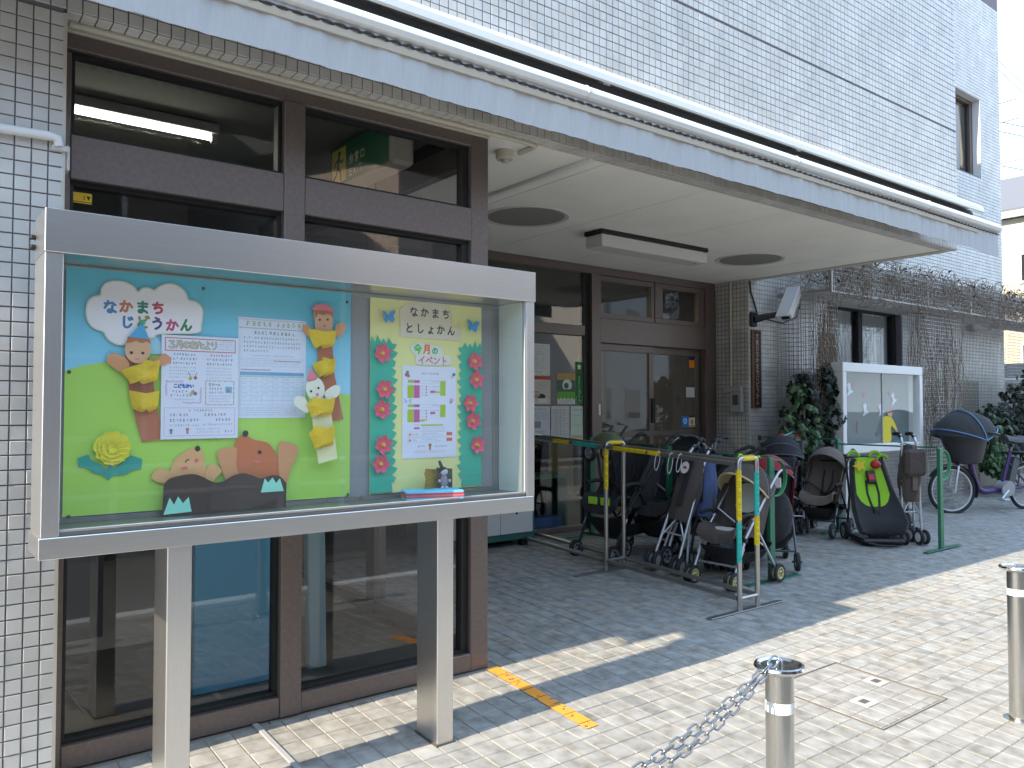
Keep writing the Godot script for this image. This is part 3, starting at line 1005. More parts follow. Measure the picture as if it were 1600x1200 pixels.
func inside():
	# fluorescent tube behind the upper panes
	var fl := thing("tube_lamp", "bright bare fluorescent tube on a dark batten behind the upper left pane", "tube lamp", Vector3(0.7, 2.72, -1.0))
	var mb := MB.new()
	mb.box(Vector3(0, 0.045, 0), Vector3(1.24, 0.05, 0.09), 0.006)
	for s in [-1, 1]: mb.box(Vector3(s * 0.6, 0.0, 0), Vector3(0.03, 0.05, 0.04), 0.004)
	obj("batten", mb, M("grey_paint"), fl)
	mb = MB.new()
	mb.tube([Vector3(-0.585, 0, 0), Vector3(0.585, 0, 0)], 0.0125, 12)
	obj("tube", mb, M("tube_glow"), fl)
	var al := AreaLight3D.new()
	al.name = "tube_light"
	al.area_size = Vector2(1.1, 0.04)
	al.light_energy = 0.16
	al.light_color = Color(1, 1, 0.93)
	al.shadow_enabled = true
	al.set("area_range", 9.0)
	fl.add_child(al)
	al.position = Vector3(0, -0.03, 0)
	al.rotation.x = -PI / 2
	# exit sign box
	var ex := thing("exit_sign", "green emergency exit sign box hanging behind the upper right pane", "exit sign", Vector3(2.02, 2.66, -0.62))
	mb = MB.new()
	mb.box(Vector3.ZERO, Vector3(0.14, 0.24, 0.72), 0.02)
	obj("casing", mb, M("cream"), ex)
	var ink := Ink.new(384, 128, Color(0.02, 0.40, 0.25))
	ink.rect(8, 8, 100, 112, Color(0.95, 0.85, 0.30))
	var dk := Color(0.02, 0.25, 0.15)
	ink.disc(62, 24, 9, dk)
	ink.line(PackedVector2Array([Vector2(58, 38), Vector2(52, 68)]), 15, dk)
	ink.line(PackedVector2Array([Vector2(56, 40), Vector2(34, 50), Vector2(28, 64)]), 7, dk)
	ink.line(PackedVector2Array([Vector2(60, 42), Vector2(76, 56), Vector2(90, 50)]), 7, dk)
	ink.line(PackedVector2Array([Vector2(50, 68), Vector2(70, 84), Vector2(74, 112)]), 9, dk)
	ink.line(PackedVector2Array([Vector2(52, 68), Vector2(38, 92), Vector2(18, 104)]), 9, dk)
	var lt := Color(0.93, 0.92, 0.75)
	words(ink, "非常口", 128, 44, 34, 4, lt, 1.1)
	for q in [[136, 92, 136, 112], [136, 92, 152, 92], [136, 102, 149, 102], [136, 112, 152, 112], [160, 92, 176, 112], [176, 92, 160, 112], [186, 92, 186, 112], [196, 92, 216, 92], [206, 92, 206, 112]]:
		ink.line(PackedVector2Array([Vector2(q[0], q[1]), Vector2(q[2], q[3])]), 3, lt)
	mb = MB.new()
	mb.sheet(Vector3(-0.0725, -0.11, -0.34), Vector3(-0.0725, -0.11, 0.34), Vector3(-0.0725, 0.11, 0.34), Vector3(-0.0725, 0.11, -0.34), Vector3.LEFT)
	obj("face", mb, printed("exit_face", ink.tex(), 0.4), ex)
	# small yellow sticker on the inside of the upper pane
	ink = Ink.new(96, 48, Color(0.85, 0.68, 0.12))
	ink.rect(60, 14, 4, 18, Color(0.1, 0.08, 0.02))
	ink.poly(PackedVector2Array([Vector2(72, 14), Vector2(90, 14), Vector2(81, 32)]), Color(0.1, 0.08, 0.02))
	ink.rect(0, 40, 96, 3, Color(0.2, 0.16, 0.05))
	mb = MB.new()
	mb.sheet(Vector3(0.492, 2.06, -0.046), Vector3(0.565, 2.06, -0.046), Vector3(0.565, 2.10, -0.046), Vector3(0.492, 2.10, -0.046), Vector3(0, 0, 1))
	tag(obj("floor_sticker", mb, printed("sticker_print", ink.tex())), "small yellow sticker with a figure one and an arrow in the window corner", "sticker")
	# blue board and pale board leaning inside
	mb = MB.new()
	mb.span(Vector3(1.03, 0.062, -0.34), Vector3(1.50, 1.35, -0.31), 0.004)
	tag(obj("blue_board", mb, mk("blue_board", lin(0.05, 0.38, 0.60), 0.7)), "tall blue board standing inside behind the lower panes", "board")
	mb = MB.new()
	mb.box(Vector3(1.60, 0.62, -0.36), Vector3(0.09, 1.12, 0.05), 0.006, Basis(Vector3(0, 0, 1), 0.02))
	tag(obj("pale_board", mb, mk("pale_blue", lin(0.30, 0.44, 0.46), 0.7)), "narrow pale blue board leaning beside the blue board inside", "board")
	mb = MB.new()
	mb.span(Vector3(0.50, 0.061, -1.9), Vector3(0.9, 0.9, -1.5), 0.01)
	tag(obj("dark_cupboard", mb, M("dark_grey")), "low dark cupboard inside the lobby behind the lower left pane", "cupboard")

func paper(ink: Ink, kind: int):
	var g := Color(0.35, 0.36, 0.38)
	var w := float(ink.w)
	var h := float(ink.h)
	match kind:
		0:   # printed notice
			ink.scrib(w * 0.2, h * 0.05, w * 0.6, h * 0.03, g)
			for i in 16: ink.scrib(w * 0.08, h * (0.13 + i * 0.052), w * ink.r.randf_range(0.5, 0.84), h * 0.022, g)
		1:   # notice with a red head
			ink.rect(0, 0, w, h * 0.12, Color(0.72, 0.25, 0.14))
			for i in 4: ink.scrib(w * 0.08, h * (0.2 + i * 0.07), w * 0.8, h * 0.035, g)
			ink.disc(w * 0.7, h * 0.72, w * 0.14, Color(0.2, 0.2, 0.22)); ink.rect(w * 0.6, h * 0.78, w * 0.3, h * 0.16, Color(0.85, 0.85, 0.82))
			ink.rect(w * 0.1, h * 0.56, w * 0.3, h * 0.05, Color(0.75, 0.6, 0.2))
		2:   # green picture poster
			ink.rect(0, 0, w, h * 0.22, Color(0.72, 0.60, 0.36))
			for i in 3: ink.scrib(w * 0.08, h * (0.03 + i * 0.06), w * 0.8, h * 0.035, Color(0.45, 0.3, 0.15))
			ink.rect(0, h * 0.22, w, h * 0.38, Color(0.30, 0.42, 0.34))
			ink.disc(w * 0.55, h * 0.38, w * 0.26, Color(0.84, 0.87, 0.86)); ink.disc(w * 0.5, h * 0.40, w * 0.13, Color(0.2, 0.42, 0.24))
			ink.rect(w * 0.38, h * 0.52, w * 0.4, h * 0.06, Color(0.4, 0.35, 0.32))
			ink.rect(0, h * 0.6, w, h * 0.2, Color(0.40, 0.68, 0.22))
			for i in 5: ink.disc(w * (0.1 + i * 0.2), h * 0.8, w * 0.07, Color(0.40, 0.68, 0.22))
			for i in 3: ink.scrib(w * 0.1, h * (0.87 + i * 0.04), w * 0.8, h * 0.02, g)
		3:   # timetable
			for i in 14: ink.rect(w * 0.06, h * (0.1 + i * 0.06), w * 0.88, 1, g)
			for i in 5: ink.rect(w * (0.06 + i * 0.22), h * 0.1, 1, h * 0.78, g)
			ink.scrib(w * 0.1, h * 0.03, w * 0.6, h * 0.045, Color(0.6, 0.42, 0.2))
			for i in 13: ink.scrib(w * 0.1, h * (0.115 + i * 0.06), w * ink.r.randf_range(0.3, 0.8), h * 0.03, g)
		4:   # pale green leaflet
			ink.disc(w * 0.5, h * 0.5, w * 0.44, Color(0.78, 0.86, 0.76))
			ink.scrib(w * 0.1, h * 0.08, w * 0.8, h * 0.07, g)
			ink.scrib(w * 0.3, h * 0.26, w * 0.4, h * 0.04, g); ink.scrib(w * 0.25, h * 0.56, w * 0.5, h * 0.035, g)
			ink.rect(w * 0.1, h * 0.86, w * 0.8, h * 0.1, Color(0.72, 0.70, 0.50))
		5:   # leaflet with a photograph
			ink.scrib(w * 0.1, h * 0.06, w * 0.7, h * 0.07, g)
			ink.rect(w * 0.1, h * 0.45, w * 0.5, h * 0.2, Color(0.55, 0.56, 0.60)); ink.rect(w * 0.62, h * 0.5, w * 0.28, h * 0.22, Color(0.80, 0.80, 0.80))
			for i in 5: ink.scrib(w * 0.1, h * (0.18 + i * 0.05), w * 0.8, h * 0.022, g)
			for i in 4: ink.scrib(w * 0.1, h * (0.74 + i * 0.055), w * 0.7, h * 0.025, g)

func porch():
	# the recessed entrance: bronze frames, fixed window on the left, sliding doors on the right
	var e := 0.003
	var en := thing("entrance_frame", "dark bronze entrance wall at the back of the porch with two sliding doors", "entrance", Vector3(0, 0, ZB))
	var fl := gy(ZB) + 0.001
	var bars := {
		"head": [[2.37, 2.62, 7.30, 2.698, -0.06, 0.02]], "floor_rail": [[2.37, fl, 5.31, fl + 0.045, -0.06, 0.02]],
		"post": [[4.02, fl + 0.046, 4.12, 2.619, -0.06, 0.02], [5.38, fl, 5.50, 2.619, -0.06, 0.03], [7.12, fl, 7.298, 2.619, -0.06, 0.03]],
		"transom": [[2.37, 2.0, 4.019, 2.10, -0.06, 0.018], [4.121, 2.0, 5.30, 2.10, -0.06, 0.018]],
		"door_head": [[5.501, 1.945, 7.119, 2.19, -0.06, 0.026]],
		"light_frame": [[5.501, 2.191, 6.30, 2.245, -0.05, 0.012], [5.501, 2.565, 6.30, 2.618, -0.05, 0.012], [5.501, 2.246, 5.525, 2.564, -0.05, 0.012], [6.25, 2.246, 6.30, 2.564, -0.05, 0.012],
			[6.33, 2.191, 7.119, 2.245, -0.05, 0.012], [6.33, 2.565, 7.119, 2.618, -0.05, 0.012], [6.33, 2.246, 6.43, 2.564, -0.05, 0.012], [7.01, 2.246, 7.119, 2.564, -0.05, 0.012], [6.302, 2.191, 6.328, 2.618, -0.06, 0.02]],
	}
	for k in bars:
		for b in bars[k]:
			var mb := MB.new()
			mb.span(Vector3(b[0], b[1], b[4]), Vector3(b[2], b[3], b[5]), e)
			obj(k, mb, M("bronze"), en)
	var mb := MB.new()
	mb.span(Vector3(5.302, fl, -0.06), Vector3(5.378, 2.619, -0.01))
	obj("gasket", mb, M("gasket"), en)
	for b in [[2.38, fl + 0.045, 4.03, 2.0], [4.12, fl + 0.045, 5.31, 2.0], [2.38, 2.1, 4.03, 2.62], [4.12, 2.1, 5.31, 2.62], [5.52, 2.24, 6.26, 2.57], [6.42, 2.24, 7.02, 2.57]]:
		mb = MB.new()
		mb.span(Vector3(b[0], b[1], -0.026), Vector3(b[2], b[3], -0.02))
		obj("pane", mb, M("glass"), en)
	for d in [[5.505, 6.31, -0.03, "left sliding door leaf"], [6.27, 7.115, -0.075, "right sliding door leaf with stickers"]]:
		mb = MB.new()
		var x0: float = d[0]
		var x1: float = d[1]
		var z: float = d[2]
		for b in [[x0, 1.87, x1, 1.943], [x0, 1.0, x1, 1.055], [x0, fl + 0.01, x1, fl + 0.12]]: mb.span(Vector3(b[0], b[1], z - 0.018), Vector3(b[2], b[3], z + 0.018), e)
		mb.span(Vector3(x0, fl + 0.121, z - 0.018), Vector3(x0 + 0.05, 0.999, z + 0.018), e)
		mb.span(Vector3(x0, 1.056, z - 0.018), Vector3(x0 + 0.05, 1.869, z + 0.018), e)
		mb.span(Vector3(x1 - 0.07, fl + 0.121, z - 0.018), Vector3(x1, 0.999, z + 0.018), e)
		mb.span(Vector3(x1 - 0.07, 1.056, z - 0.018), Vector3(x1, 1.869, z + 0.018), e)
		var dr := obj("door", mb, M("bronze"), en)
		for q in [[fl + 0.11, 1.005], [1.05, 1.875]]:
			mb = MB.new()
			mb.span(Vector3(x0 + 0.045, q[0], z - 0.003), Vector3(x1 - 0.065, q[1], z + 0.003))
			obj("pane", mb, M("glass"), dr)
		mb = MB.new()
		mb.box(Vector3(x1 - 0.035 if d[2] > -0.05 else x0 + 0.08, 1.27, z + 0.03), Vector3(0.02, 0.26, 0.02), 0.006)
		obj("handle", mb, M("gasket"), dr)
	# room behind: a counter, a cubby, a lit ceiling strip
	var rm := M("inside_wall")
	mb = MB.new()
	mb.span(Vector3(5.9, 0.136, -5.2), Vector3(7.2, 1.0, -4.7), 0.01)
	tag(obj("counter", mb, mk("wood_pale", lin(0.36, 0.30, 0.20), 0.6)), "pale counter inside the lobby behind the sliding doors", "counter")
	mb = MB.new()
	mb.span(Vector3(6.5, 0.136, -5.99), Vector3(7.1, 2.1, -5.95), 0.004)
	tag(obj("inner_door", mb, M("grey_paint")), "grey inner door at the back of the lobby", "door")
	mb = MB.new()
	for y in [0.14, 0.45, 0.76, 1.07]: mb.span(Vector3(2.6, y, -3.2), Vector3(5.2, y + 0.03, -2.85), 0.003)
	for x in [2.6, 3.46, 4.32, 5.17]: mb.span(Vector3(x, 0.171, -3.2), Vector3(x + 0.03, 1.069, -2.86), 0.003)
	mb.span(Vector3(2.6, 0.14, -3.22), Vector3(5.2, 1.1, -3.2))
	tag(obj("shoe_shelf", mb, mk("shelf_dark", lin(0.035, 0.025, 0.02), 0.6)), "dark shoe shelf inside behind the porch window", "shelf")
	mb = MB.new()
	mb.span(Vector3(4.45, 0.136, -2.84), Vector3(4.48, 0.62, -2.56), 0.004)
	mb.span(Vector3(5.15, 0.136, -2.84), Vector3(5.18, 0.62, -2.56), 0.004)
	mb.span(Vector3(4.45, 0.62, -2.85), Vector3(5.18, 0.66, -2.55), 0.006)
	var cub := obj("umbrella_rack", mb, M("green_paint"))
	tag(cub, "low green umbrella rack inside the porch window", "umbrella rack")
	mb = MB.new()
	mb.span(Vector3(4.49, 0.14, -2.8), Vector3(5.14, 0.25, -2.6), 0.004)
	obj("drip_tray", mb, mk("tray_blue", lin(0.02, 0.10, 0.30), 0.5), cub)
	mb = MB.new()
	mb.tube([Vector3(4.7, 0.28, -2.68), Vector3(4.86, 0.86, -2.7), Vector3(4.88, 0.92, -2.7), Vector3(4.91, 0.93, -2.7), Vector3(4.925, 0.90, -2.7)], [0.012, 0.01, 0.01, 0.01, 0.009], 8)
	mb.tube([Vector3(4.695, 0.26, -2.68), Vector3(4.81, 0.68, -2.695), Vector3(4.84, 0.8, -2.7)], [0.008, 0.035, 0.014], 10)
	tag(obj("umbrella", mb, mk("orange", lin(0.55, 0.20, 0.02), 0.6)), "orange umbrella standing in the green rack behind the porch window", "umbrella")
	var lt := thing("lobby_lamp", "lit ceiling lamp inside the lobby above the sliding doors", "ceiling lamp", Vector3(5.3, 2.70, -4.1))
	mb = MB.new()
	mb.box(Vector3(0, 0.0, 0), Vector3(1.2, 0.06, 0.22), 0.01)
	obj("tray", mb, M("white_paint"), lt)
	mb = MB.new()
	mb.box(Vector3(0, -0.036, 0), Vector3(1.16, 0.01, 0.18))
	var lg := mk("lamp_glow", Color.WHITE, 0.5)
	lg.emission_enabled = true
	lg.emission = Color(0.95, 1.0, 0.85)
	lg.emission_energy_multiplier = 0.7
	obj("diffuser", mb, lg, lt)
	var al := AreaLight3D.new()
	al.name = "lobby_light"
	al.area_size = Vector2(1.16, 0.18)
	al.light_energy = 0.3
	al.light_color = Color(0.98, 1, 0.9)
	al.shadow_enabled = true
	lt.add_child(al)
	al.position = Vector3(0, -0.05, 0)
	al.rotation.x = -PI / 2
	# papers taped inside the fixed window and stickers on the door
	var sheets := [
		[4.50, 1.60, 4.88, 1.99 - 0.09, 0, "tall printed notice taped at the upper left of the porch window", Color(0.80, 0.82, 0.80)],
		[4.50, 1.33, 4.885, 1.595, 1, "notice with a red heading, under the tall notice on the porch window", Color(0.78, 0.76, 0.70)],
		[4.97, 1.335, 5.20, 1.63, 2, "green picture poster in the middle of the porch window", Color(0.85, 0.86, 0.83)],
		[4.60, 1.0, 4.88, 1.315, 5, "leaflet with a photograph, left in the bottom row on the porch window", Color(0.80, 0.81, 0.82)],
		[4.895, 0.995, 5.125, 1.315, 3, "timetable sheet, middle of the bottom row on the porch window", Color(0.82, 0.82, 0.80)],
		[5.14, 0.99, 5.30, 1.315, 4, "pale green leaflet, right in the bottom row on the porch window", Color(0.82, 0.85, 0.80)],
	]
	var i := 0
	for s in sheets:
		var ink := Ink.new(160, 220, s[6])
		paper(ink, s[4])
		mb = MB.new()
		var z := ZB - 0.0185 + 0.0006 * (i % 2)
		mb.sheet(Vector3(s[0], s[1], z), Vector3(s[2], s[1], z), Vector3(s[2], s[3], z), Vector3(s[0], s[3], z), Vector3(0, 0, 1))
		tag(obj("notice", mb, printed("notice_%d" % i, ink.tex())), s[5], "notice", "papers taped inside the porch window")
		i += 1
	var ink := Ink.new(72, 300, Color(0.05, 0.42, 0.16))
	var star := PackedVector2Array()
	for k in 10: star.append(Vector2(36, 34) + Vector2(0, -26 if k % 2 == 0 else -12).rotated(TAU * k / 10))
	ink.poly(star, Color(0.9, 0.9, 0.85))
	ink.rect(14, 70, 46, 20, Color(0.45, 0.2, 0.12))
	for k in 11: ink.scrib(28, 100 + k * 17, 16, 15, Color(0.92, 0.93, 0.9))
	for k in 3:
		ink.rect(6, 245 + k * 20, 6, 6, Color(0.85, 0.9, 0.85)); ink.rect(60, 245 + k * 20, 6, 6, Color(0.85, 0.9, 0.85))
	mb = MB.new()
	mb.sheet(Vector3(5.205, 1.33, ZB - 0.018), Vector3(5.30, 1.33, ZB - 0.018), Vector3(5.30, 1.745, ZB - 0.018), Vector3(5.205, 1.745, ZB - 0.018), Vector3(0, 0, 1))
	tag(obj("notice", mb, printed("green_banner", ink.tex())), "narrow green banner with a white star on the porch window", "notice")
	var zz := ZB - 0.071
	var st := [[6.95, 1.83, 7.04, 1.915, Color(0.10, 0.08, 0.32), Color(0.7, 0.7, 0.8), "small dark blue sticker at the top of the right door"], [6.95, 1.745, 7.04, 1.828, Color(0.95, 0.55, 0.05), Color(0.4, 0.2, 0.05), "small orange sticker under the dark blue one on the right door"],
		[6.90, 1.415, 7.04, 1.525, Color(0.85, 0.85, 0.82), Color(0.5, 0.5, 0.5), "white note in the middle of the right door"], [6.82, 1.09, 6.935, 1.21, Color(0.15, 0.50, 0.78), Color(0.85, 0.92, 0.97), "light blue sticker low on the right door"],
		[6.94, 1.09, 7.045, 1.21, Color(0.86, 0.84, 0.78), Color(0.85, 0.55, 0.1), "white sticker with an orange mark low on the right door"]]
	i = 0
	for s in st:
		ink = Ink.new(64, 64, s[4])
		if i == 2:
			for k in 5: ink.scrib(6, 8 + k * 11, 50, 6, s[5])
		elif i == 4:
			ink.rect(0, 0, 64, 10, Color(0.35, 0.2, 0.08)); ink.disc(32, 36, 15, s[5]); ink.rect(6, 56, 52, 4, Color(0.4, 0.3, 0.2))
		elif i == 3:
			ink.disc(32, 30, 18, s[5]); ink.disc(32, 30, 12, s[4]); ink.rect(28, 24, 8, 14, s[5])
		else:
			ink.scrib(8, 14, 46, 14, s[5]); ink.scrib(8, 38, 46, 10, s[5])
		mb = MB.new()
		mb.sheet(Vector3(s[0], s[1], zz), Vector3(s[2], s[1], zz), Vector3(s[2], s[3], zz), Vector3(s[0], s[3], zz), Vector3(0, 0, 1))
		tag(obj("sticker", mb, printed("sticker_%d" % i, ink.tex())), s[6], "sticker")
		i += 1
	mb = MB.new()
	mb.box(Vector3(5.475, 1.28, ZB + 0.033), Vector3(0.03, 0.11, 0.008), 0.002)
	tag(obj("lock_plate", mb, M("white_paint")), "small white plate on the post left of the sliding doors", "plate")
	# locker with bin at the back, left of the window papers
	var lk := thing("locker", "low green cabinet with pale grey doors at the back of the porch", "cabinet", Vector3(0, gy(-2.2), 0))
	mb = MB.new()
	mb.span(Vector3(3.30, 0.06, -2.43), Vector3(4.42, 0.88, -2.135), 0.006)
	obj("carcass", mb, M("cabinet_green"), lk)
	for x in [3.36, 3.70, 4.035]:
		mb = MB.new()
		mb.span(Vector3(x, 0.12, -2.134), Vector3(x + 0.33 if x < 4.0 else 4.385, 0.82, -2.118), 0.003)
		var dr := obj("door", mb, M("off_white"), lk)
		mb = MB.new()
		mb.box(Vector3(x + 0.17, 0.335, -2.116), Vector3(0.022, 0.11, 0.006), 0.001)
		obj("handle", mb, M("gasket"), dr)
	for x in [3.4, 4.33]:
		mb = MB.new()
		mb.span(Vector3(x - 0.03, 0.0, -2.22), Vector3(x + 0.03, 0.06, -2.16))
		obj("foot", mb, M("gasket"), lk)
	mb = MB.new()
	mb.span(Vector3(4.05, 0.985, -2.42), Vector3(4.46, 1.40, -2.17), 0.02)
	var bn := obj("bin", mb, M("cabinet_green"))
	tag(bn, "green plastic bin with a pink rolled lid on top of the cabinet", "bin")
	mb = MB.new()
	mb.tube([Vector3(4.0, 1.42, -2.19), Vector3(4.50, 1.42, -2.19)], 0.03, 12)
	obj("lid", mb, mk("salmon", lin(0.48, 0.33, 0.26), 0.6), bn)
	# pipe and meter box on the side of the pier
	mb = MB.new()
	mb.tube([Vector3(7.283, 2.69, -2.21), Vector3(7.283, 1.53, -2.21), Vector3(7.283, 1.50, -2.2)], 0.014, 10)
	var dp := obj("downpipe", mb, M("cream"))
	tag(dp, "thin cream pipe down the shaded side of the tiled pier to a box", "pipe")
	mb = MB.new()
	mb.span(Vector3(7.245, 1.47, -2.26), Vector3(7.294, 1.53, -2.06), 0.004)
	mb.span(Vector3(7.24, 1.25, -2.2), Vector3(7.294, 1.468, -2.05), 0.006)
	obj("switch_box", mb, M("grey_paint"), dp)
	mb = MB.new()
	mb.span(Vector3(7.234, 1.33, -2.16), Vector3(7.2395, 1.44, -2.09), 0.003)
	obj("cover", mb, M("dark_grey"), dp)
	# name board on the pier
	var pl := thing("name_board", "tall narrow dark name board in a wooden frame on the tiled pier", "sign", Vector3(7.41, 1.72, ZR + 0.004))
	mb = MB.new()
	mb.box(Vector3(0, 0, 0.012), Vector3(0.165, 0.85, 0.024), 0.004)
	obj("frame", mb, mk("red_wood", lin(0.16, 0.07, 0.045), 0.6), pl)
	ink = Ink.new(64, 480, Color(0.09, 0.075, 0.06))
	words(ink, "文東日なかまちじどうかん", 12, 12, 36, 5, Color(0.62, 0.56, 0.42), 1.06, true)
	mb = MB.new()
	mb.sheet(Vector3(-0.05, -0.41, 0.0265), Vector3(0.062, -0.41, 0.0265), Vector3(0.062, 0.41, 0.0265), Vector3(-0.05, 0.41, 0.0265), Vector3(0, 0, 1))
	obj("panel", mb, printed("name_print", ink.tex(), 0.5), pl)
	# surveillance camera
	var cam := thing("surveillance_camera", "white box surveillance camera on a black arm, pointing down from the pier", "security camera", Vector3(7.36, 2.26, ZR))
	mb = MB.new()
	mb.box(Vector3(0, 0, 0.02), Vector3(0.1, 0.16, 0.04), 0.01)
	mb.tube([Vector3(0, 0.0, 0.03), Vector3(0.10, 0.03, 0.12), Vector3(0.20, 0.06, 0.22), Vector3(0.28, 0.09, 0.27)], [0.045, 0.035, 0.028, 0.024], 10)
	obj("arm", mb, M("black"), cam)
	var cb := Basis.looking_at(Vector3(-0.62, -0.74, 0.10).normalized(), Vector3.UP)
	mb = MB.new()
	mb.box(Vector3(0.30, 0.17, 0.28), Vector3(0.13, 0.105, 0.40), 0.012, cb)
	obj("housing", mb, M("off_white"), cam)
	mb = MB.new()
	mb.box(Vector3(0.30, 0.17, 0.28) + cb * Vector3(0, 0.062, -0.03), Vector3(0.15, 0.012, 0.46), 0.004, cb)
	obj("sunshield", mb, M("white_paint"), cam)
	mb = MB.new()
	mb.box(Vector3(0.30, 0.17, 0.28) + cb * Vector3(0, 0, -0.203), Vector3(0.09, 0.07, 0.01), 0.003, cb)
	obj("lens_window", mb, M("black"), cam)
	mb = MB.new()
	mb.tube([Vector3(0.45, 0.27, 0.24), Vector3(0.60, 0.22, 0.22), Vector3(0.60, 0.05, 0.16), Vector3(0.42, -0.02, 0.1), Vector3(0.15, 0.02, 0.03)], 0.009, 6)
	mb.tube([Vector3(-0.05, 0.42, 0.012), Vector3(-0.03, 0.3, 0.012), Vector3(0.02, 0.2, 0.014), Vector3(0.06, 0.05, 0.03)], 0.01, 6)
	obj("cable", mb, M("dark_grey"), cam)

func awning():
	var aw := thing("awning", "long white rolled-up awning with a hanging pale valance above the windows", "awning")
	var x0 := -0.75
	var x1 := 7.42
	# cassette: a rounded hood on the wall
	var mb := MB.new()
	var prof := PackedVector2Array([Vector2(ZF, 3.10), Vector2(0.24, 3.085), Vector2(0.30, 3.065), Vector2(0.33, 3.03), Vector2(0.335, 2.995), Vector2(0.32, 2.99), Vector2(0.31, 3.02), Vector2(0.27, 3.045), Vector2(ZF, 3.06)])
	var q := Basis(Vector3(0, 0, 1), Vector3(0, 1, 0), Vector3(1, 0, 0))
	mb.prism(prof, -1.3, 7.45, Transform3D(q, Vector3.ZERO))
	obj("cassette", mb, mk("awning_grey", lin(0.58, 0.58, 0.56), 0.45, 0.1), aw)
	mb = MB.new()
	mb.tube([Vector3(x0, 2.985, 0.215), Vector3(x1 - 0.02, 2.985, 0.215)], 0.045, 12)
	obj("roller", mb, M("dark_grey"), aw)
	for x in [2.95, 4.75]:
		mb = MB.new()
		mb.span(Vector3(x, 2.93, ZF), Vector3(x + 0.05, 3.05, 0.24))
		obj("bracket", mb, M("white_paint"), aw)
	# cloth from the roller to the front bar
	var cloth := mk("cloth", lin(0.62, 0.63, 0.64), 0.85)
	grain(cloth, noise_tex("cloth", 0.02, lin(0.74, 0.74, 0.735), lin(0.84, 0.83, 0.81), 512, 4), 2.0, Vector3(6.0, 0.3, 1.0))
	var rows := []
	for j in 5:
		var row := PackedVector3Array()
		for k in 46:
			var x := lerpf(x0 + 0.02, x1 - 0.02, k / 45.0)
			row.append(Vector3(x, lerpf(2.965, 2.86, j / 4.0) - sin(PI * j / 4.0) * (0.008 + 0.004 * sin(x * 2.1)), lerpf(0.25, 0.44, j / 4.0)))
		rows.append(row)
	mb = MB.new()
	mb.surf(rows, 0.002)
	obj("cloth", mb, cloth, aw)
	mb = MB.new()
	var fb := PackedVector2Array([Vector2(0.415, 2.802), Vector2(0.448, 2.796), Vector2(0.468, 2.806), Vector2(0.478, 2.826), Vector2(0.474, 2.846), Vector2(0.458, 2.862), Vector2(0.436, 2.866), Vector2(0.415, 2.86)])
	mb.prism(fb, x0 - 0.04, x1 + 0.02, Transform3D(q, Vector3.ZERO))
	obj("front_bar", mb, M("white_paint"), aw)
	for x in [0.85, 2.62, 4.4, 6.15]:
		mb = MB.new()
		mb.prism(PackedVector2Array([Vector2(0.41, 2.799), Vector2(0.449, 2.793), Vector2(0.471, 2.804), Vector2(0.4815, 2.826), Vector2(0.477, 2.848), Vector2(0.46, 2.865), Vector2(0.436, 2.869)]), x, x + 0.012, Transform3D(q, Vector3.ZERO))
		obj("bar_joint", mb, M("off_white"), aw)
	# dark braided cord under the bar
	mb = MB.new()
	var path := []
	for k in 820:
		var x := lerpf(x0, x1, k / 819.0)
		path.append(Vector3(x, 2.781 - absf(sin(k * 0.5)) * 0.006 + sin(k * 0.031) * 0.004, 0.452 + cos(k * 1.05) * 0.007))
	mb.tube(path, 0.0062, 5)
	obj("cord", mb, mk("cord_brown", lin(0.07, 0.05, 0.04), 0.9), aw)
	# gathered valance
	rows = []
	for j in 9:
		var row := PackedVector3Array()
		var t := j / 8.0
		for k in 541:
			var x := lerpf(x0 + 0.01, x1 - 0.01, k / 540.0)
			var fold := sin(x * 96.0) * 0.0022 + sin(x * 41.0 + 1.0) * 0.003 + sin(x * 13.0) * 0.004
			var y := lerpf(2.795, 2.606 + sin(x * 1.7) * 0.003, t)
			var z := 0.447 + fold * smoothstep(0.0, 0.5, t) - t * 0.012
			if t < 0.3: z += 0.004 * sin(PI * t / 0.3)
			var sag := maxf(0.0, x - 6.9) * 0.10
			row.append(Vector3(x, y + sag * (1.0 - t) * 0.0 - sag * t * 0.4, z + sag * 0.3 * t))
		rows.append(row)
	mb = MB.new()
	mb.surf(rows, 0.0015)
	obj("valance", mb, cloth, aw)
	mb = MB.new()
	mb.span(Vector3(x0 + 0.01, 2.738, 0.4485), Vector3(x1 - 0.4, 2.768, 0.4545), 0.002)
	obj("hem_tape", mb, mk("hem_beige", lin(0.50, 0.43, 0.33), 0.8), aw)

func sheet_on(called: String, mat: Material, x0: float, y0: float, x1: float, y1: float, z: float) -> MeshInstance3D:
	var mb := MB.new()
	mb.sheet(Vector3(x0, y0, z), Vector3(x1, y0, z), Vector3(x1, y1, z), Vector3(x0, y1, z), Vector3(0, 0, 1))
	return obj(called, mb, mat)

func cutout(called: String, parent: Node, s: PackedVector2Array, z: float, mat: Material, t := 0.002) -> MeshInstance3D:
	var mb := MB.new()
	mb.prism(s, z, z + t)
	return obj(called, mb, mat, parent)

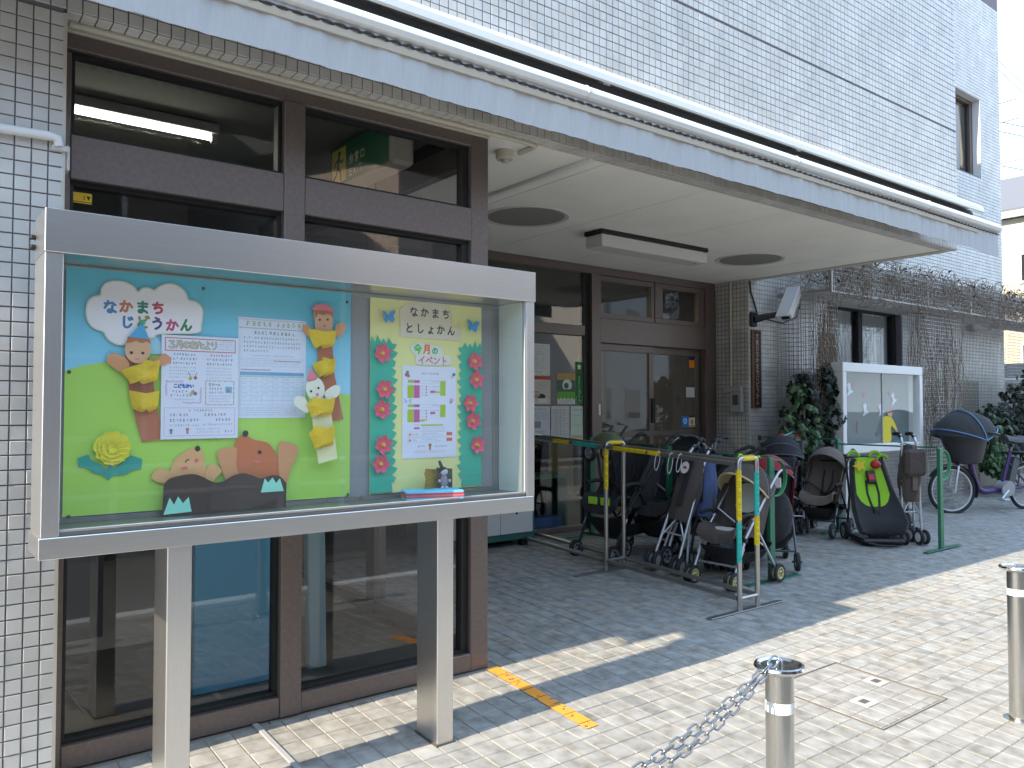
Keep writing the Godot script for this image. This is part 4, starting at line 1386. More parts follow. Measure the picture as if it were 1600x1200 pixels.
func frill(parent: Node, s: PackedVector2Array, z: float, mat: Material):   # a pleated paper skirt that swells out of its outline
	var lo := Vector2(9, 9)
	var hi := Vector2(-9, -9)
	for q in s:
		lo = lo.min(q); hi = hi.max(q)
	var rows := []
	for j in 7:
		var t := j / 6.0
		var y := lerpf(hi.y, lo.y, t)
		var xa := 9.0
		var xb := -9.0
		for i in s.size():
			var a := s[i]
			var b := s[(i + 1) % s.size()]
			var yy := clampf(y, lo.y + 0.003, hi.y - 0.012)
			if (a.y <= yy) != (b.y <= yy):
				var x := a.x + (yy - a.y) / (b.y - a.y) * (b.x - a.x)
				xa = minf(xa, x); xb = maxf(xb, x)
		var row := PackedVector3Array()
		for k in 29:
			var u := k / 28.0
			var top := sin(PI * u) * 0.0 + (0.010 * (absf(u - 0.5) * 2.0 - 0.6) if t < 0.5 else -0.010 * (absf(u - 0.5) * 2.0 - 0.6)) * absf(t - 0.5) * 2.0
			row.append(Vector3(lerpf(xa, xb, u), y + top, z + 0.003 + sin(PI * u) * 0.022 + (0.0009 if k % 2 else -0.0009)))
		rows.append(row)
	var mb := MB.new()
	mb.surf(rows, 0.0008)
	obj("paper_skirt", mb, mat, parent)

func crown(top: PackedVector2Array, base: PackedVector2Array) -> PackedVector2Array:   # a rounded upper edge over square corners
	var o := PackedVector2Array()
	for i in top.size() - 1:
		for j in 3: o.append(top[i].cubic_interpolate(top[i + 1], top[maxi(i - 1, 0)], top[mini(i + 2, top.size() - 1)], j / 3.0))
	o.append(top[-1])
	o.append_array(base)
	return o

func display_case():
	var dc := thing("display_case", "large stainless steel display case on two posts, with posters behind its glass", "display case")
	var x0 := 0.333
	var x1 := 2.185
	var bars := {
		"header": [Vector3(x0, 1.757, 0.385), Vector3(x1, 1.886, 0.602)], "sill_rail": [Vector3(x0 - 0.003, 0.858, 0.385), Vector3(x1 - 0.01, 0.921, 0.601)],
		"stile": [Vector3(x0 + 0.002, 0.9215, 0.385), Vector3(x0 + 0.05, 1.7565, 0.597)], "stile_right": [Vector3(2.137, 0.9215, 0.385), Vector3(2.181, 1.7565, 0.597)],
	}
	var mb: MB
	for k in bars:
		mb = MB.new()
		mb.span(bars[k][0], bars[k][1], 0.002)
		obj("stile" if k == "stile_right" else k, mb, M("steel") if k in ["header", "sill_rail"] else M("steel_up"), dc)
	for x in [[0.690, 0.766], [1.702, 1.778]]:
		mb = MB.new()
		mb.span(Vector3(x[0], gy(0.5) - 0.01, 0.42), Vector3(x[1], 0.8575, 0.576), 0.0025)
		obj("post", mb, M("steel_up"), dc)
		mb = MB.new()
		mb.box(Vector3((x[0] + x[1]) * 0.5, gy(0.498) + 0.002, 0.498), Vector3(x[1] - x[0] + 0.014, 0.006, 0.170), 0.002, Basis(Vector3.RIGHT, atan(0.05)))
		obj("base_seal", mb, M("joint_dark"), dc)
	mk("case_grey", lin(0.30, 0.30, 0.31), 0.8)
	mk("case_white", lin(0.55, 0.60, 0.55), 0.6)
	mb = MB.new()
	mb.span(Vector3(x0 + 0.051, 0.922, 0.386), Vector3(2.136, 1.756, 0.402))
	obj("back_panel", mb, M("case_grey"), dc)
	mb = MB.new()
	mb.span(Vector3(x0 + 0.051, 0.9222, 0.403), Vector3(2.136, 0.935, 0.588))
	mb.span(Vector3(x0 + 0.051, 0.9352, 0.403), Vector3(2.1275, 0.952, 0.409), 0.001)
	mb.span(Vector3(x0 + 0.051, 1.735, 0.403), Vector3(2.1275, 1.7555, 0.409), 0.001)
	mb.span(Vector3(2.098, 0.9525, 0.403), Vector3(2.116, 1.734, 0.4095), 0.001)
	mb.span(Vector3(x0 + 0.0512, 0.9525, 0.403), Vector3(x0 + 0.075, 1.734, 0.4095), 0.001)
	obj("inner_frame", mb, M("old_steel"), dc)
	mb = MB.new()
	mb.span(Vector3(2.128, 0.936, 0.41), Vector3(2.1365, 1.7555, 0.578))
	obj("side_lining", mb, M("case_white"), dc)
	mb = MB.new()
	mb.span(Vector3(x0 + 0.05, 0.9345, 0.5795), Vector3(2.1375, 0.942, 0.5965), 0.001)
	mb.span(Vector3(2.1285, 0.9422, 0.58), Vector3(2.1368, 1.756, 0.596), 0.001)
	obj("glass_channel", mb, M("grey_paint"), dc)
	mb = MB.new()
	mb.sheet(Vector3(x0 + 0.051, 0.943, 0.588), Vector3(2.128, 0.943, 0.588), Vector3(2.128, 1.7565, 0.588), Vector3(x0 + 0.051, 1.7565, 0.588), Vector3(0, 0, 1))
	obj("glass_door", mb, M("clear_glass"), dc)
	for x in [1.28]:
		mb = MB.new()
		mb.span(Vector3(x, 0.9425, 0.5752), Vector3(x + 0.02, 1.756, 0.5798))
		obj("glass_edge", mb, M("clear_glass"), dc)
	for x in [1.22, 1.36]:
		mb = MB.new()
		mb.lathe([Vector2(0, 0.0), Vector2(0.009, 0.0), Vector2(0.009, -0.004), Vector2(0, -0.004)], 14, Transform3D(Basis(Vector3.RIGHT, PI / 2), Vector3(x, 0.968, 0.592)))
		obj("lock", mb, M("chrome"), dc)
	for y in [1.83, 1.80]:
		mb = MB.new()
		mb.box(Vector3(0.326, y, 0.40), Vector3(0.014, 0.012, 0.03), 0.002)
		obj("hook", mb, M("gasket"), dc)
	for x in [[0.40, 1.745, 0.4105], [0.84, 1.728, 0.4105], [0.435, 0.968, 0.4105], [0.43, 1.425, 0.4105], [1.385, 1.725, 0.4105], [1.395, 0.975, 0.4105]]:
		mb = MB.new()
		mb.ball(Vector3(x[0], x[1] - 0.012, 0.4125), Vector3(0.006, 0.006, 0.004), 10, 6)
		obj("pin", mb, M("dark_grey") if x[1] != 1.745 else M("chrome"), dc)
	# --- the children's hall poster
	var ink := Ink.new(512, 420, Color(0.40, 0.73, 0.82))
	for i in 420: ink.rect(0, i, 512, 1, Color(0.34, 0.76, 0.86).lerp(Color(0.62, 0.88, 0.99), clampf(i / 200.0, 0, 1)))
	var hill := PackedVector2Array()
	for q in P("418 1418 470 1436 545 1452 640 1475 722 1485 850 1475 1000 1448 1202 1400 1340 1362 1403 1350 1403 950 418 950"):
		hill.append(Vector2((q.x - 0.418) / 0.985 * 512.0, (1.748 - q.y) / 0.792 * 420.0))
	ink.poly(hill, Color(0.70, 0.89, 0.36))
	for i in 60:
		var q := Vector2(ink.r.randf() * 512, 230 + ink.r.randf() * 190)
		ink.line(PackedVector2Array([q, q + Vector2(ink.r.randf_range(-30, 30), ink.r.randf_range(8, 20))]), 2, Color(0.70, 0.89, 0.36).lightened(ink.r.randf() * 0.06))
	tag(sheet_on("poster", printed("hall_poster", ink.tex(), 0.6), 0.418, 0.956, 1.403, 1.748, 0.4098), "large poster of blue sky over a green hill, left in the display case", "poster")
	mk("card_white", lin(0.74, 0.74, 0.72), 0.8); mk("skin", lin(0.810, 0.459, 0.257), 0.85); mk("clay", lin(0.52, 0.165, 0.08), 0.85); mk("clay_arm", lin(0.72, 0.33, 0.14), 0.85)
	mk("mole_red", lin(0.62, 0.17, 0.05), 0.85); mk("mole_tan", lin(0.80, 0.45, 0.19), 0.85); mk("hair_brown", lin(0.486, 0.176, 0.081), 0.9); mk("sky_card", lin(0.068, 0.432, 0.743), 0.8); mk("pale_card", lin(0.405, 0.743, 0.850), 0.8)
	mk("pink_card", lin(0.850, 0.216, 0.270), 0.8); mk("cream_card", lin(0.850, 0.850, 0.486), 0.85); mk("white_skin", lin(0.850, 0.850, 0.702), 0.85); mk("teal_card", lin(0.027, 0.365, 0.297), 0.8); mk("earth", lin(0.062, 0.024, 0.018), 0.9); mk("mint", lin(0.338, 0.850, 0.648), 0.8)
	mk("cheek", lin(0.837, 0.162, 0.176), 0.85); mk("leaf_card", lin(0.041, 0.486, 0.324), 0.8); mk("ink_black", lin(0.02, 0.02, 0.02), 0.8)
	var cr := mk("crepe", Color.WHITE, 0.85)
	cr.albedo_texture = noise_tex("crepe", 0.03, lin(0.84, 0.50, 0.01), lin(0.90, 0.70, 0.02), 256, 3)
	cr.backlight_enabled = true
	cr.backlight = Color(0.2, 0.14, 0.01)
	# cloud sign with coloured letters
	var cl := smooth(P("473 1604 478 1639 493 1658 514 1666 517 1687 534 1708 566 1716 595 1712 618 1699 627 1686 640 1699 659 1702 678 1696 689 1707 712 1719 739 1722 766 1710 782 1693 790 1673 815 1667 835 1649 839 1627 834 1588 820 1558 698 1547 680 1534 642 1528 605 1522 584 1505 559 1508 537 1523 524 1545 501 1552 482 1570"), 4)
	var rect := Rect2(0.470, 1.50, 0.372, 0.226)
	ink = Ink.new(768, 466, Color(0.90, 0.89, 0.80))
	var inner := PackedVector2Array()
	for q in cl: inner.append(Vector2((q.x - rect.position.x) / rect.size.x * 768.0, (rect.end.y - q.y) / rect.size.y * 466.0))
	var shrunk := Geometry2D.offset_polygon(inner, -10.0)
	if shrunk.size(): ink.poly(shrunk[0], Color(0.97, 0.96, 0.97))
	var row1 := [["な", 523, 1650, Color(0.22, 0.49, 0.72)], ["か", 571, 1654, Color(0.80, 0.45, 0.22)], ["ま", 621, 1656, Color(0.07, 0.48, 0.38)], ["ち", 669, 1657, Color(0.76, 0.13, 0.28)],
		["じ", 575, 1603, Color(0.25, 0.47, 0.70)], ["ど", 622, 1606, Color(0.62, 0.60, 0.20)], ["う", 668, 1605, Color(0.29, 0.20, 0.48)], ["か", 716, 1601, Color(0.78, 0.28, 0.48)], ["ん", 761, 1605, Color(0.16, 0.50, 0.30)]]
	for g in row1: glyph(ink, g[0], (g[1] / 1000.0 - rect.position.x) / rect.size.x * 768.0, (rect.end.y - g[2] / 1000.0) / rect.size.y * 466.0, 88, 16, g[3])
	mb = MB.new()
	mb.prism(cl, 0.414, 0.418, Transform3D(), rect)
	tag(obj("cloud_sign", mb, printed("cloud_print", ink.tex(), 0.6)), "white cloud-shaped sign with two rows of coloured hiragana in the case", "sign")
	# printed sheets
	ink = Ink.new(400, 536, Color(0.90, 0.92, 0.98))
	var dk := Color(0.30, 0.31, 0.38)
	ink.frame(16, 12, 368, 70, 5, Color(0.80, 0.42, 0.35))
	words(ink, "3月のおたより", 30, 24, 44, 9, Color(0.50, 0.44, 0.36), 0.82)
	words(ink, "3月のおたより", 30, 24, 44, 4, Color(0.90, 0.84, 0.72), 0.82)
	for i in 4: ink.scrib(290, 22 + i * 13, 80, 7, Color(0.55, 0.56, 0.62))
	for c in [[30, 92], [220, 92]]:
		ink.scrib(c[0] + 30, c[1], 110, 12, Color(0.28, 0.32, 0.50))
		ink.scrib(c[0] + 10, c[1] + 22, 140, 14, Color(0.25, 0.45, 0.48) if c[0] < 100 else dk)
		ink.scrib(c[0] + 10, c[1] + 46, 130, 12, dk)
		for i in 4: ink.scrib(c[0] + 10, c[1] + 70 + i * 17, 130, 9, Color(0.48, 0.50, 0.58))
	ink.line(PackedVector2Array([Vector2(135, 190), Vector2(150, 215)]), 3, dk); ink.line(PackedVector2Array([Vector2(180, 190), Vector2(168, 215)]), 3, dk)
	ink.disc(146, 222, 9, Color(0.75, 0.68, 0.25)); ink.disc(172, 218, 9, Color(0.72, 0.38, 0.22))
	for i in 26:
		ink.disc(22 + ink.r.randf() * 8, 236 + i * 3, 3, Color(0.80, 0.70, 0.84)); ink.disc(24 + i * 3.4, 234 + ink.r.randf() * 8, 3, Color(0.80, 0.70, 0.84))
		ink.disc(196 + ink.r.randf() * 8, 270 + i * 3, 3, Color(0.80, 0.70, 0.84)); ink.disc(110 + i * 3.4, 345 + ink.r.randf() * 8, 3, Color(0.80, 0.70, 0.84))
	words(ink, "こどもかい", 60, 250, 22, 5, Color(0.15, 0.35, 0.66), 0.95)
	ink.scrib(56, 284, 80, 14, dk); ink.scrib(46, 304, 100, 14, dk); ink.scrib(50, 328, 110, 8, Color(0.5, 0.52, 0.6))
	for q in [[160, 292, 0.78, 0.6, 0.55], [172, 300, 0.55, 0.5, 0.42], [150, 302, 0.8, 0.72, 0.6]]: ink.disc(q[0], q[1], 10, Color(q[2], q[3], q[4]))
	for i in 60:
		var col := [Color(0.85, 0.75, 0.2), Color(0.25, 0.5, 0.35), Color(0.75, 0.45, 0.25)][i % 3] as Color
		var t := fposmod(i * 1.0, 15.0) / 15.0
		var e := i / 15
		ink.disc([226 + t * 150, 376, 376 - t * 150, 226][e], [232, 232 + t * 126, 358, 358 - t * 126][e], 3, col)
	words(ink, "クリーン", 240, 244, 16, 3, Color(0.2, 0.5, 0.4), 1.0)
	ink.scrib(244, 268, 70, 12, dk); ink.scrib(244, 288, 74, 12, dk)
	for i in 3: ink.scrib(242, 310 + i * 14, 110, 7, Color(0.5, 0.52, 0.6))
	ink.rect(330, 262, 36, 34, Color(0.45, 0.72, 0.86)); ink.disc(346, 284, 9, Color(0.72, 0.5, 0.42))
	ink.frame(16, 374, 368, 146, 2, Color(0.86, 0.58, 0.62))
	ink.scrib(140, 382, 120, 12, Color(0.55, 0.42, 0.45))
	for c in [[44, 404, 90], [220, 404, 110], [44, 432, 150], [280, 430, 80]]: ink.scrib(c[0], c[1], c[2], 15, Color(0.22, 0.20, 0.26))
	ink.scrib(44, 460, 150, 11, dk); ink.scrib(214, 458, 150, 11, dk)
	ink.disc(52, 490, 8, Color(0.5, 0.45, 0.6)); ink.rect(46, 496, 12, 14, Color(0.4, 0.6, 0.65)); ink.disc(134, 486, 9, Color(0.75, 0.5, 0.45)); ink.rect(128, 494, 12, 16, Color(0.7, 0.5, 0.65))
	for i in 2: ink.scrib(180, 482 + i * 16, 120, 8, Color(0.5, 0.52, 0.6))
	ink.scrib(330, 492, 40, 14, dk)
	tag(sheet_on("newsletter", printed("newsletter_print", ink.tex(), 0.6), 0.703, 1.193, 0.962, 1.547, 0.4192), "white printed newsletter with a red framed heading, right of the doll in the blue hat", "printed sheet")
	ink = Ink.new(400, 560, Color(0.88, 0.92, 0.98))
	for i in 30: ink.rect(6 + i * 13, 8, 8, 4, Color(0.85, 0.55, 0.65)); 
	for i in 30: ink.rect(6 + i * 13, 56, 8, 4, Color(0.55, 0.35, 0.42))
	ink.scrib(40, 20, 160, 28, Color(0.60, 0.66, 0.20)); ink.scrib(220, 20, 160, 28, Color(0.60, 0.66, 0.20))
	ink.scrib(90, 74, 240, 20, dk)
	for i in 4: ink.scrib(30, 106 + i * 24, 330 if i < 3 else 140, 14, Color(0.42, 0.44, 0.54))
	ink.scrib(80, 206, 240, 10, Color(0.6, 0.35, 0.42))
	ink.rect(10, 226, 380, 1, Color(0.5, 0.6, 0.75))
	for i in 3: ink.scrib(20, 234 + i * 15, 340, 9, Color(0.5, 0.55, 0.66))
	for i in 14: ink.disc(24 + i * 12, 290, 4, [Color(0.7, 0.35, 0.3), Color(0.45, 0.4, 0.3), Color(0.3, 0.4, 0.6)][i % 3])
	for i in 14: ink.disc(210 + i * 12, 238, 4, [Color(0.7, 0.35, 0.3), Color(0.6, 0.6, 0.3), Color(0.3, 0.4, 0.6)][i % 3])
	ink.rect(12, 302, 376, 18, Color(0.48, 0.66, 0.86)); ink.rect(12, 320, 376, 10, Color(0.74, 0.86, 0.80))
	for i in 7: ink.rect(12, 330 + i * 26, 376, 1, Color(0.55, 0.62, 0.72))
	for i in 7: ink.rect(12 + i * 62, 302, 1, 186, Color(0.55, 0.62, 0.72))
	for i in 26: ink.scrib(20 + (i % 6) * 62, 338 + (i / 6) * 26, 30, 9, Color(0.55, 0.58, 0.66))
	for i in 4: ink.scrib(20, 500 + i * 13, 330, 7, Color(0.55, 0.58, 0.66))
	tag(sheet_on("timetable", printed("timetable_print", ink.tex(), 0.6), 0.963, 1.262, 1.218, 1.626, 0.4116), "white printed timetable with a blue striped table, in the middle of the blue poster", "printed sheet")
	# three paper dolls
	var d1 := thing("paper_doll", "brown paper doll in a blue pointed hat with two yellow frilled skirts", "paper doll")
	cutout("body", d1, P("592 1470 665 1470 679 1387 684 1351 693 1300 714 1195 647 1186 619 1293 605 1351"), 0.4135, M("clay"))
	cutout("hat_shadow", d1, P("683 1540 706 1518 706 1480 670 1480 655 1525"), 0.4125, M("pale_card"), 0.001)
	cutout("arm", d1, smooth(P("536 1460 545 1474 563 1477 592 1462 603 1435 578 1418 542 1441")), 0.4205, M("clay_arm"))
	cutout("arm", d1, smooth(P("665 1457 692 1470 711 1483 730 1471 732 1455 707 1442 681 1441")), 0.4205, M("clay_arm"))
	var hd := cutout("head", d1, oval(Vector2(0.628, 1.492), 0.040, 0.046), 0.423, M("skin"))
	cutout("hair", hd, P("597 1534 662 1531 668 1512 655 1520 640 1514 622 1521 606 1514 592 1512"), 0.4252, M("hair_brown"), 0.001)
	cutout("eye", hd, oval(Vector2(0.608, 1.481), 0.005, 0.005, 10), 0.4252, M("ink_black"), 0.001)
	cutout("eye", hd, oval(Vector2(0.643, 1.481), 0.005, 0.005, 10), 0.4252, M("ink_black"), 0.001)
	cutout("mouth", hd, P("616 1463 620 1459 626 1458 632 1460 635 1464 631 1463 626 1461 620 1462"), 0.4252, M("cheek"), 0.001)
	cutout("hat", d1, P("640 1582 662 1529 600 1533"), 0.4262, M("sky_card"), 0.001)
	mb = MB.new()
	mb.ball(Vector3(0.641, 1.583, 0.429), Vector3(0.008, 0.008, 0.005), 10, 6)
	obj("pompom", mb, M("leaf_card"), d1)
	frill(d1, P("574 1420 625 1441 698 1458 694 1426 689 1391 644 1384 607 1381 596 1399"), 0.424, cr)
	frill(d1, P("601 1352 649 1346 698 1353 693 1300 655 1288 615 1297"), 0.418, cr)
	var d2 := thing("paper_doll", "brown paper doll in a pink cap, at the right edge of the blue poster", "paper doll")
	cutout("body", d2, P("1262 1600 1319 1600 1333 1433 1372 1255 1308 1248 1268 1423"), 0.4135, M("clay"))
	cutout("arm", d2, smooth(P("1202 1594 1211 1610 1223 1611 1245 1580 1224 1567")), 0.4195, M("clay_arm"))
	cutout("arm", d2, smooth(P("1334 1610 1345 1625 1368 1631 1379 1613 1368 1591 1339 1569")), 0.4195, M("clay_arm"))
	hd = cutout("head", d2, smooth(P("1246 1668 1318 1669 1321 1634 1312 1592 1256 1589 1249 1629")), 0.421, M("skin"))
	cutout("hair", hd, P("1244 1672 1320 1672 1323 1640 1314 1656 1296 1658 1280 1652 1262 1658 1249 1640"), 0.4232, M("hair_brown"), 0.001)
	cutout("eye", hd, oval(Vector2(1.268, 1.634), 0.0045, 0.0045, 10), 0.4232, M("ink_black"), 0.001)
	cutout("eye", hd, oval(Vector2(1.300, 1.637), 0.0045, 0.0045, 10), 0.4232, M("ink_black"), 0.001)
	cutout("mouth", hd, oval(Vector2(1.287, 1.613), 0.005, 0.006, 10), 0.4232, M("cheek"), 0.001)
	cutout("cap", d2, smooth(P("1236 1675 1257 1691 1287 1695 1314 1685 1322 1667 1283 1673 1248 1669")), 0.4245, M("pink_card"), 0.001)
	frill(d2, P("1221 1587 1337 1594 1330 1556 1326 1537 1250 1528 1232 1555"), 0.4225, cr)
	frill(d2, P("1241 1469 1337 1490 1333 1433 1272 1419 1250 1442"), 0.416, cr)
	var d3 := thing("paper_doll", "pale paper doll in a red pointed hat, in front of the pink-capped doll", "paper doll")
	cutout("body", d3, P("1218 1337 1298 1337 1308 1270 1333 1107 1257 1089"), 0.445, M("cream_card"))
	cutout("arm", d3, smooth(P("1157 1325 1167 1341 1192 1341 1209 1321 1213 1281 1184 1293 1163 1309")), 0.4475, M("white_skin"))
	cutout("arm", d3, smooth(P("1277 1354 1303 1378 1329 1387 1343 1371 1329 1342 1294 1329")), 0.4475, M("white_skin"))
	hd = cutout("head", d3, oval(Vector2(1.240, 1.371), 0.037, 0.046, 18, 0.25), 0.4485, M("white_skin"))
	cutout("hair", hd, P("1207 1396 1240 1404 1250 1414 1216 1404"), 0.4507, M("hair_brown"), 0.001)
	cutout("eye", hd, oval(Vector2(1.223, 1.361), 0.0045, 0.0045, 10), 0.4507, M("ink_black"), 0.001)
	cutout("eye", hd, oval(Vector2(1.252, 1.374), 0.0045, 0.0045, 10), 0.4507, M("ink_black"), 0.001)
	cutout("mouth", hd, oval(Vector2(1.248, 1.349), 0.005, 0.006, 10), 0.4507, M("cheek"), 0.001)
	cutout("hat", d3, P("1204 1401 1216 1446 1248 1416 1235 1406"), 0.4512, M("pink_card"), 0.001)
	frill(d3, P("1202 1317 1260 1333 1321 1336 1308 1276 1226 1269"), 0.4502, cr)
	frill(d3, P("1212 1213 1323 1229 1314 1161 1242 1150"), 0.4472, cr)
	# dandelion of crumpled paper
	var da := thing("paper_dandelion", "round yellow crumpled paper dandelion with two teal leaves, low on the left", "paper flower")
	cutout("leaf", da, P("458 1140 487 1150 497 1131 523 1116 544 1097 552 1117 565 1100 586 1121 614 1143 648 1130 646 1099 617 1093 600 1082 561 1080 547 1066 531 1083 502 1092 481 1109 461 1110"), 0.4125, M("teal_card"))
	var dy := mk("tissue_yellow", lin(0.90, 0.84, 0.05), 0.9)
	for ring in 4:
		mb = MB.new()
		var rows := []
		var n := 44
		var rr: float = [0.054, 0.045, 0.032, 0.018][ring]
		for j in 3:
			var row := PackedVector3Array()
			for k in n + 1:
				var a := TAU * (k % n) / n
				var q: float = rr * [0.05, 0.6, 1.0][j]
				var wob := rng.randf_range(-1, 1) * 0.0035 * (j * 0.5) if k < n else 0.0
				row.append(Vector3(0.556 + cos(a) * (q + wob), 1.170 + sin(a) * (q + wob), 0.416 + ring * 0.005 + [0.0, 0.006, 0.010][j] * (1.0 - ring * 0.12) + (0.0008 if k % 2 else -0.0008) * j))
			row[n] = row[0]
			rows.append(row)
		mb.surf(rows, 0.0004)
		obj("petals", mb, dy, da)
	# moles behind a mound of earth
	var m1 := thing("paper_mole", "small tan paper mole with one eye closed, left behind the brown mound", "paper animal")
	cutout("paw", m1, smooth(P("677 1064 693 1094 716 1093 744 1077 739 1058 717 1045")), 0.4165, M("mole_tan"))
	cutout("paw", m1, smooth(P("849 1062 863 1096 882 1103 908 1079 893 1060 873 1040")), 0.4165, M("mole_tan"))
	hd = cutout("head", m1, smooth(P("740 1040 743 1107 762 1135 790 1154 816 1163 838 1157 850 1117 856 1087 854 1040")), 0.414, M("mole_tan"))
	cutout("nose", hd, oval(Vector2(0.825, 1.159), 0.009, 0.010, 12), 0.4165, M("ink_black"), 0.001)
	cutout("eye", hd, P("785 1112 786 1119 792 1124 798 1123 797 1120 792 1121 788 1117 788 1111"), 0.4165, M("ink_black"), 0.001)
	cutout("cheek", hd, oval(Vector2(0.822, 1.118), 0.006, 0.007, 12), 0.4165, M("cheek"), 0.001)
	cutout("mouth", hd, oval(Vector2(0.783, 1.094), 0.010, 0.005, 12), 0.4165, M("cheek"), 0.001)
	var m2 := thing("paper_mole", "larger orange-brown paper mole with both paws raised, right behind the mound", "paper animal")
	cutout("paw", m2, smooth(P("890 1136 902 1153 932 1160 960 1154 958 1097 969 1050 928 1040 908 1084")), 0.4175, M("clay_arm"))
	cutout("paw", m2, smooth(P("1113 1165 1138 1172 1171 1163 1188 1146 1177 1109 1155 1067 1145 1020 1117 1040")), 0.4175, M("clay_arm"))
	hd = cutout("head", m2, smooth(P("952 1159 962 1189 988 1204 1019 1185 1067 1174 1094 1149 1111 1112 1117 1069 1111 1030 969 1030 958 1097")), 0.415, M("mole_red"))
	cutout("nose", hd, oval(Vector2(0.990, 1.207), 0.0105, 0.012, 12, -0.3), 0.4175, M("ink_black"), 0.001)
	cutout("eye", hd, oval(Vector2(1.042, 1.139), 0.007, 0.007, 12), 0.4175, M("ink_black"), 0.001)
	cutout("mouth", hd, P("1022 1105 1030 1111 1035 1109 1040 1111 1046 1105 1036 1097"), 0.4175, M("cheek"), 0.001)
	tag(cutout("paper_mound", self, crown(P("711 1043 727 1061 759 1070 797 1074 825 1068 854 1052 879 1041 908 1044 938 1060 974 1068 1010 1058 1041 1046 1078 1055 1110 1050 1135 1023"), P("1133 937 706 936")), 0.438, M("earth"), 0.003), "dark brown paper mound of earth along the bottom of the case", "paper mound")
	tag(cutout("paper_grass", self, P("710 943 729 999 743 974 756 1001 772 977 790 997 800 947"), 0.4415, M("mint")), "mint green paper grass tuft at the lower left of the brown mound", "paper grass", "paper grass tufts")
	tag(cutout("paper_grass", self, P("1039 996 1053 1046 1065 1030 1082 1047 1095 1026 1109 1043 1124 996"), 0.4415, M("mint")), "mint green paper grass tuft at the upper right of the brown mound", "paper grass", "paper grass tufts")
	library_poster()

func leafy(x_edge: float, x_mid: float, top: float, bottom: float, side: float) -> PackedVector2Array:
	var p := PackedVector2Array()
	p.append(Vector2(x_edge, bottom))
	p.append(Vector2(x_edge, top - 0.01))
	var w := x_mid - x_edge
	for i in 4:   # tips along the top
		p.append(Vector2(x_edge + w * (i + 0.25) / 4.0, top + 0.012 + 0.008 * sin(i * 2.0)))
		p.append(Vector2(x_edge + w * (i + 0.85) / 4.0, top - 0.012))
	var y := top - 0.02
	var i := 0
	while y > bottom + 0.03:
		p.append(Vector2(x_mid + side * (0.017 + 0.006 * sin(i * 1.9)), y + 0.006))
		p.append(Vector2(x_mid + side * 0.008, y - 0.012))
		p.append(Vector2(x_mid - side * 0.004, y - 0.018))
		y -= 0.036
		i += 1
	p.append(Vector2(x_mid, bottom))
	return p

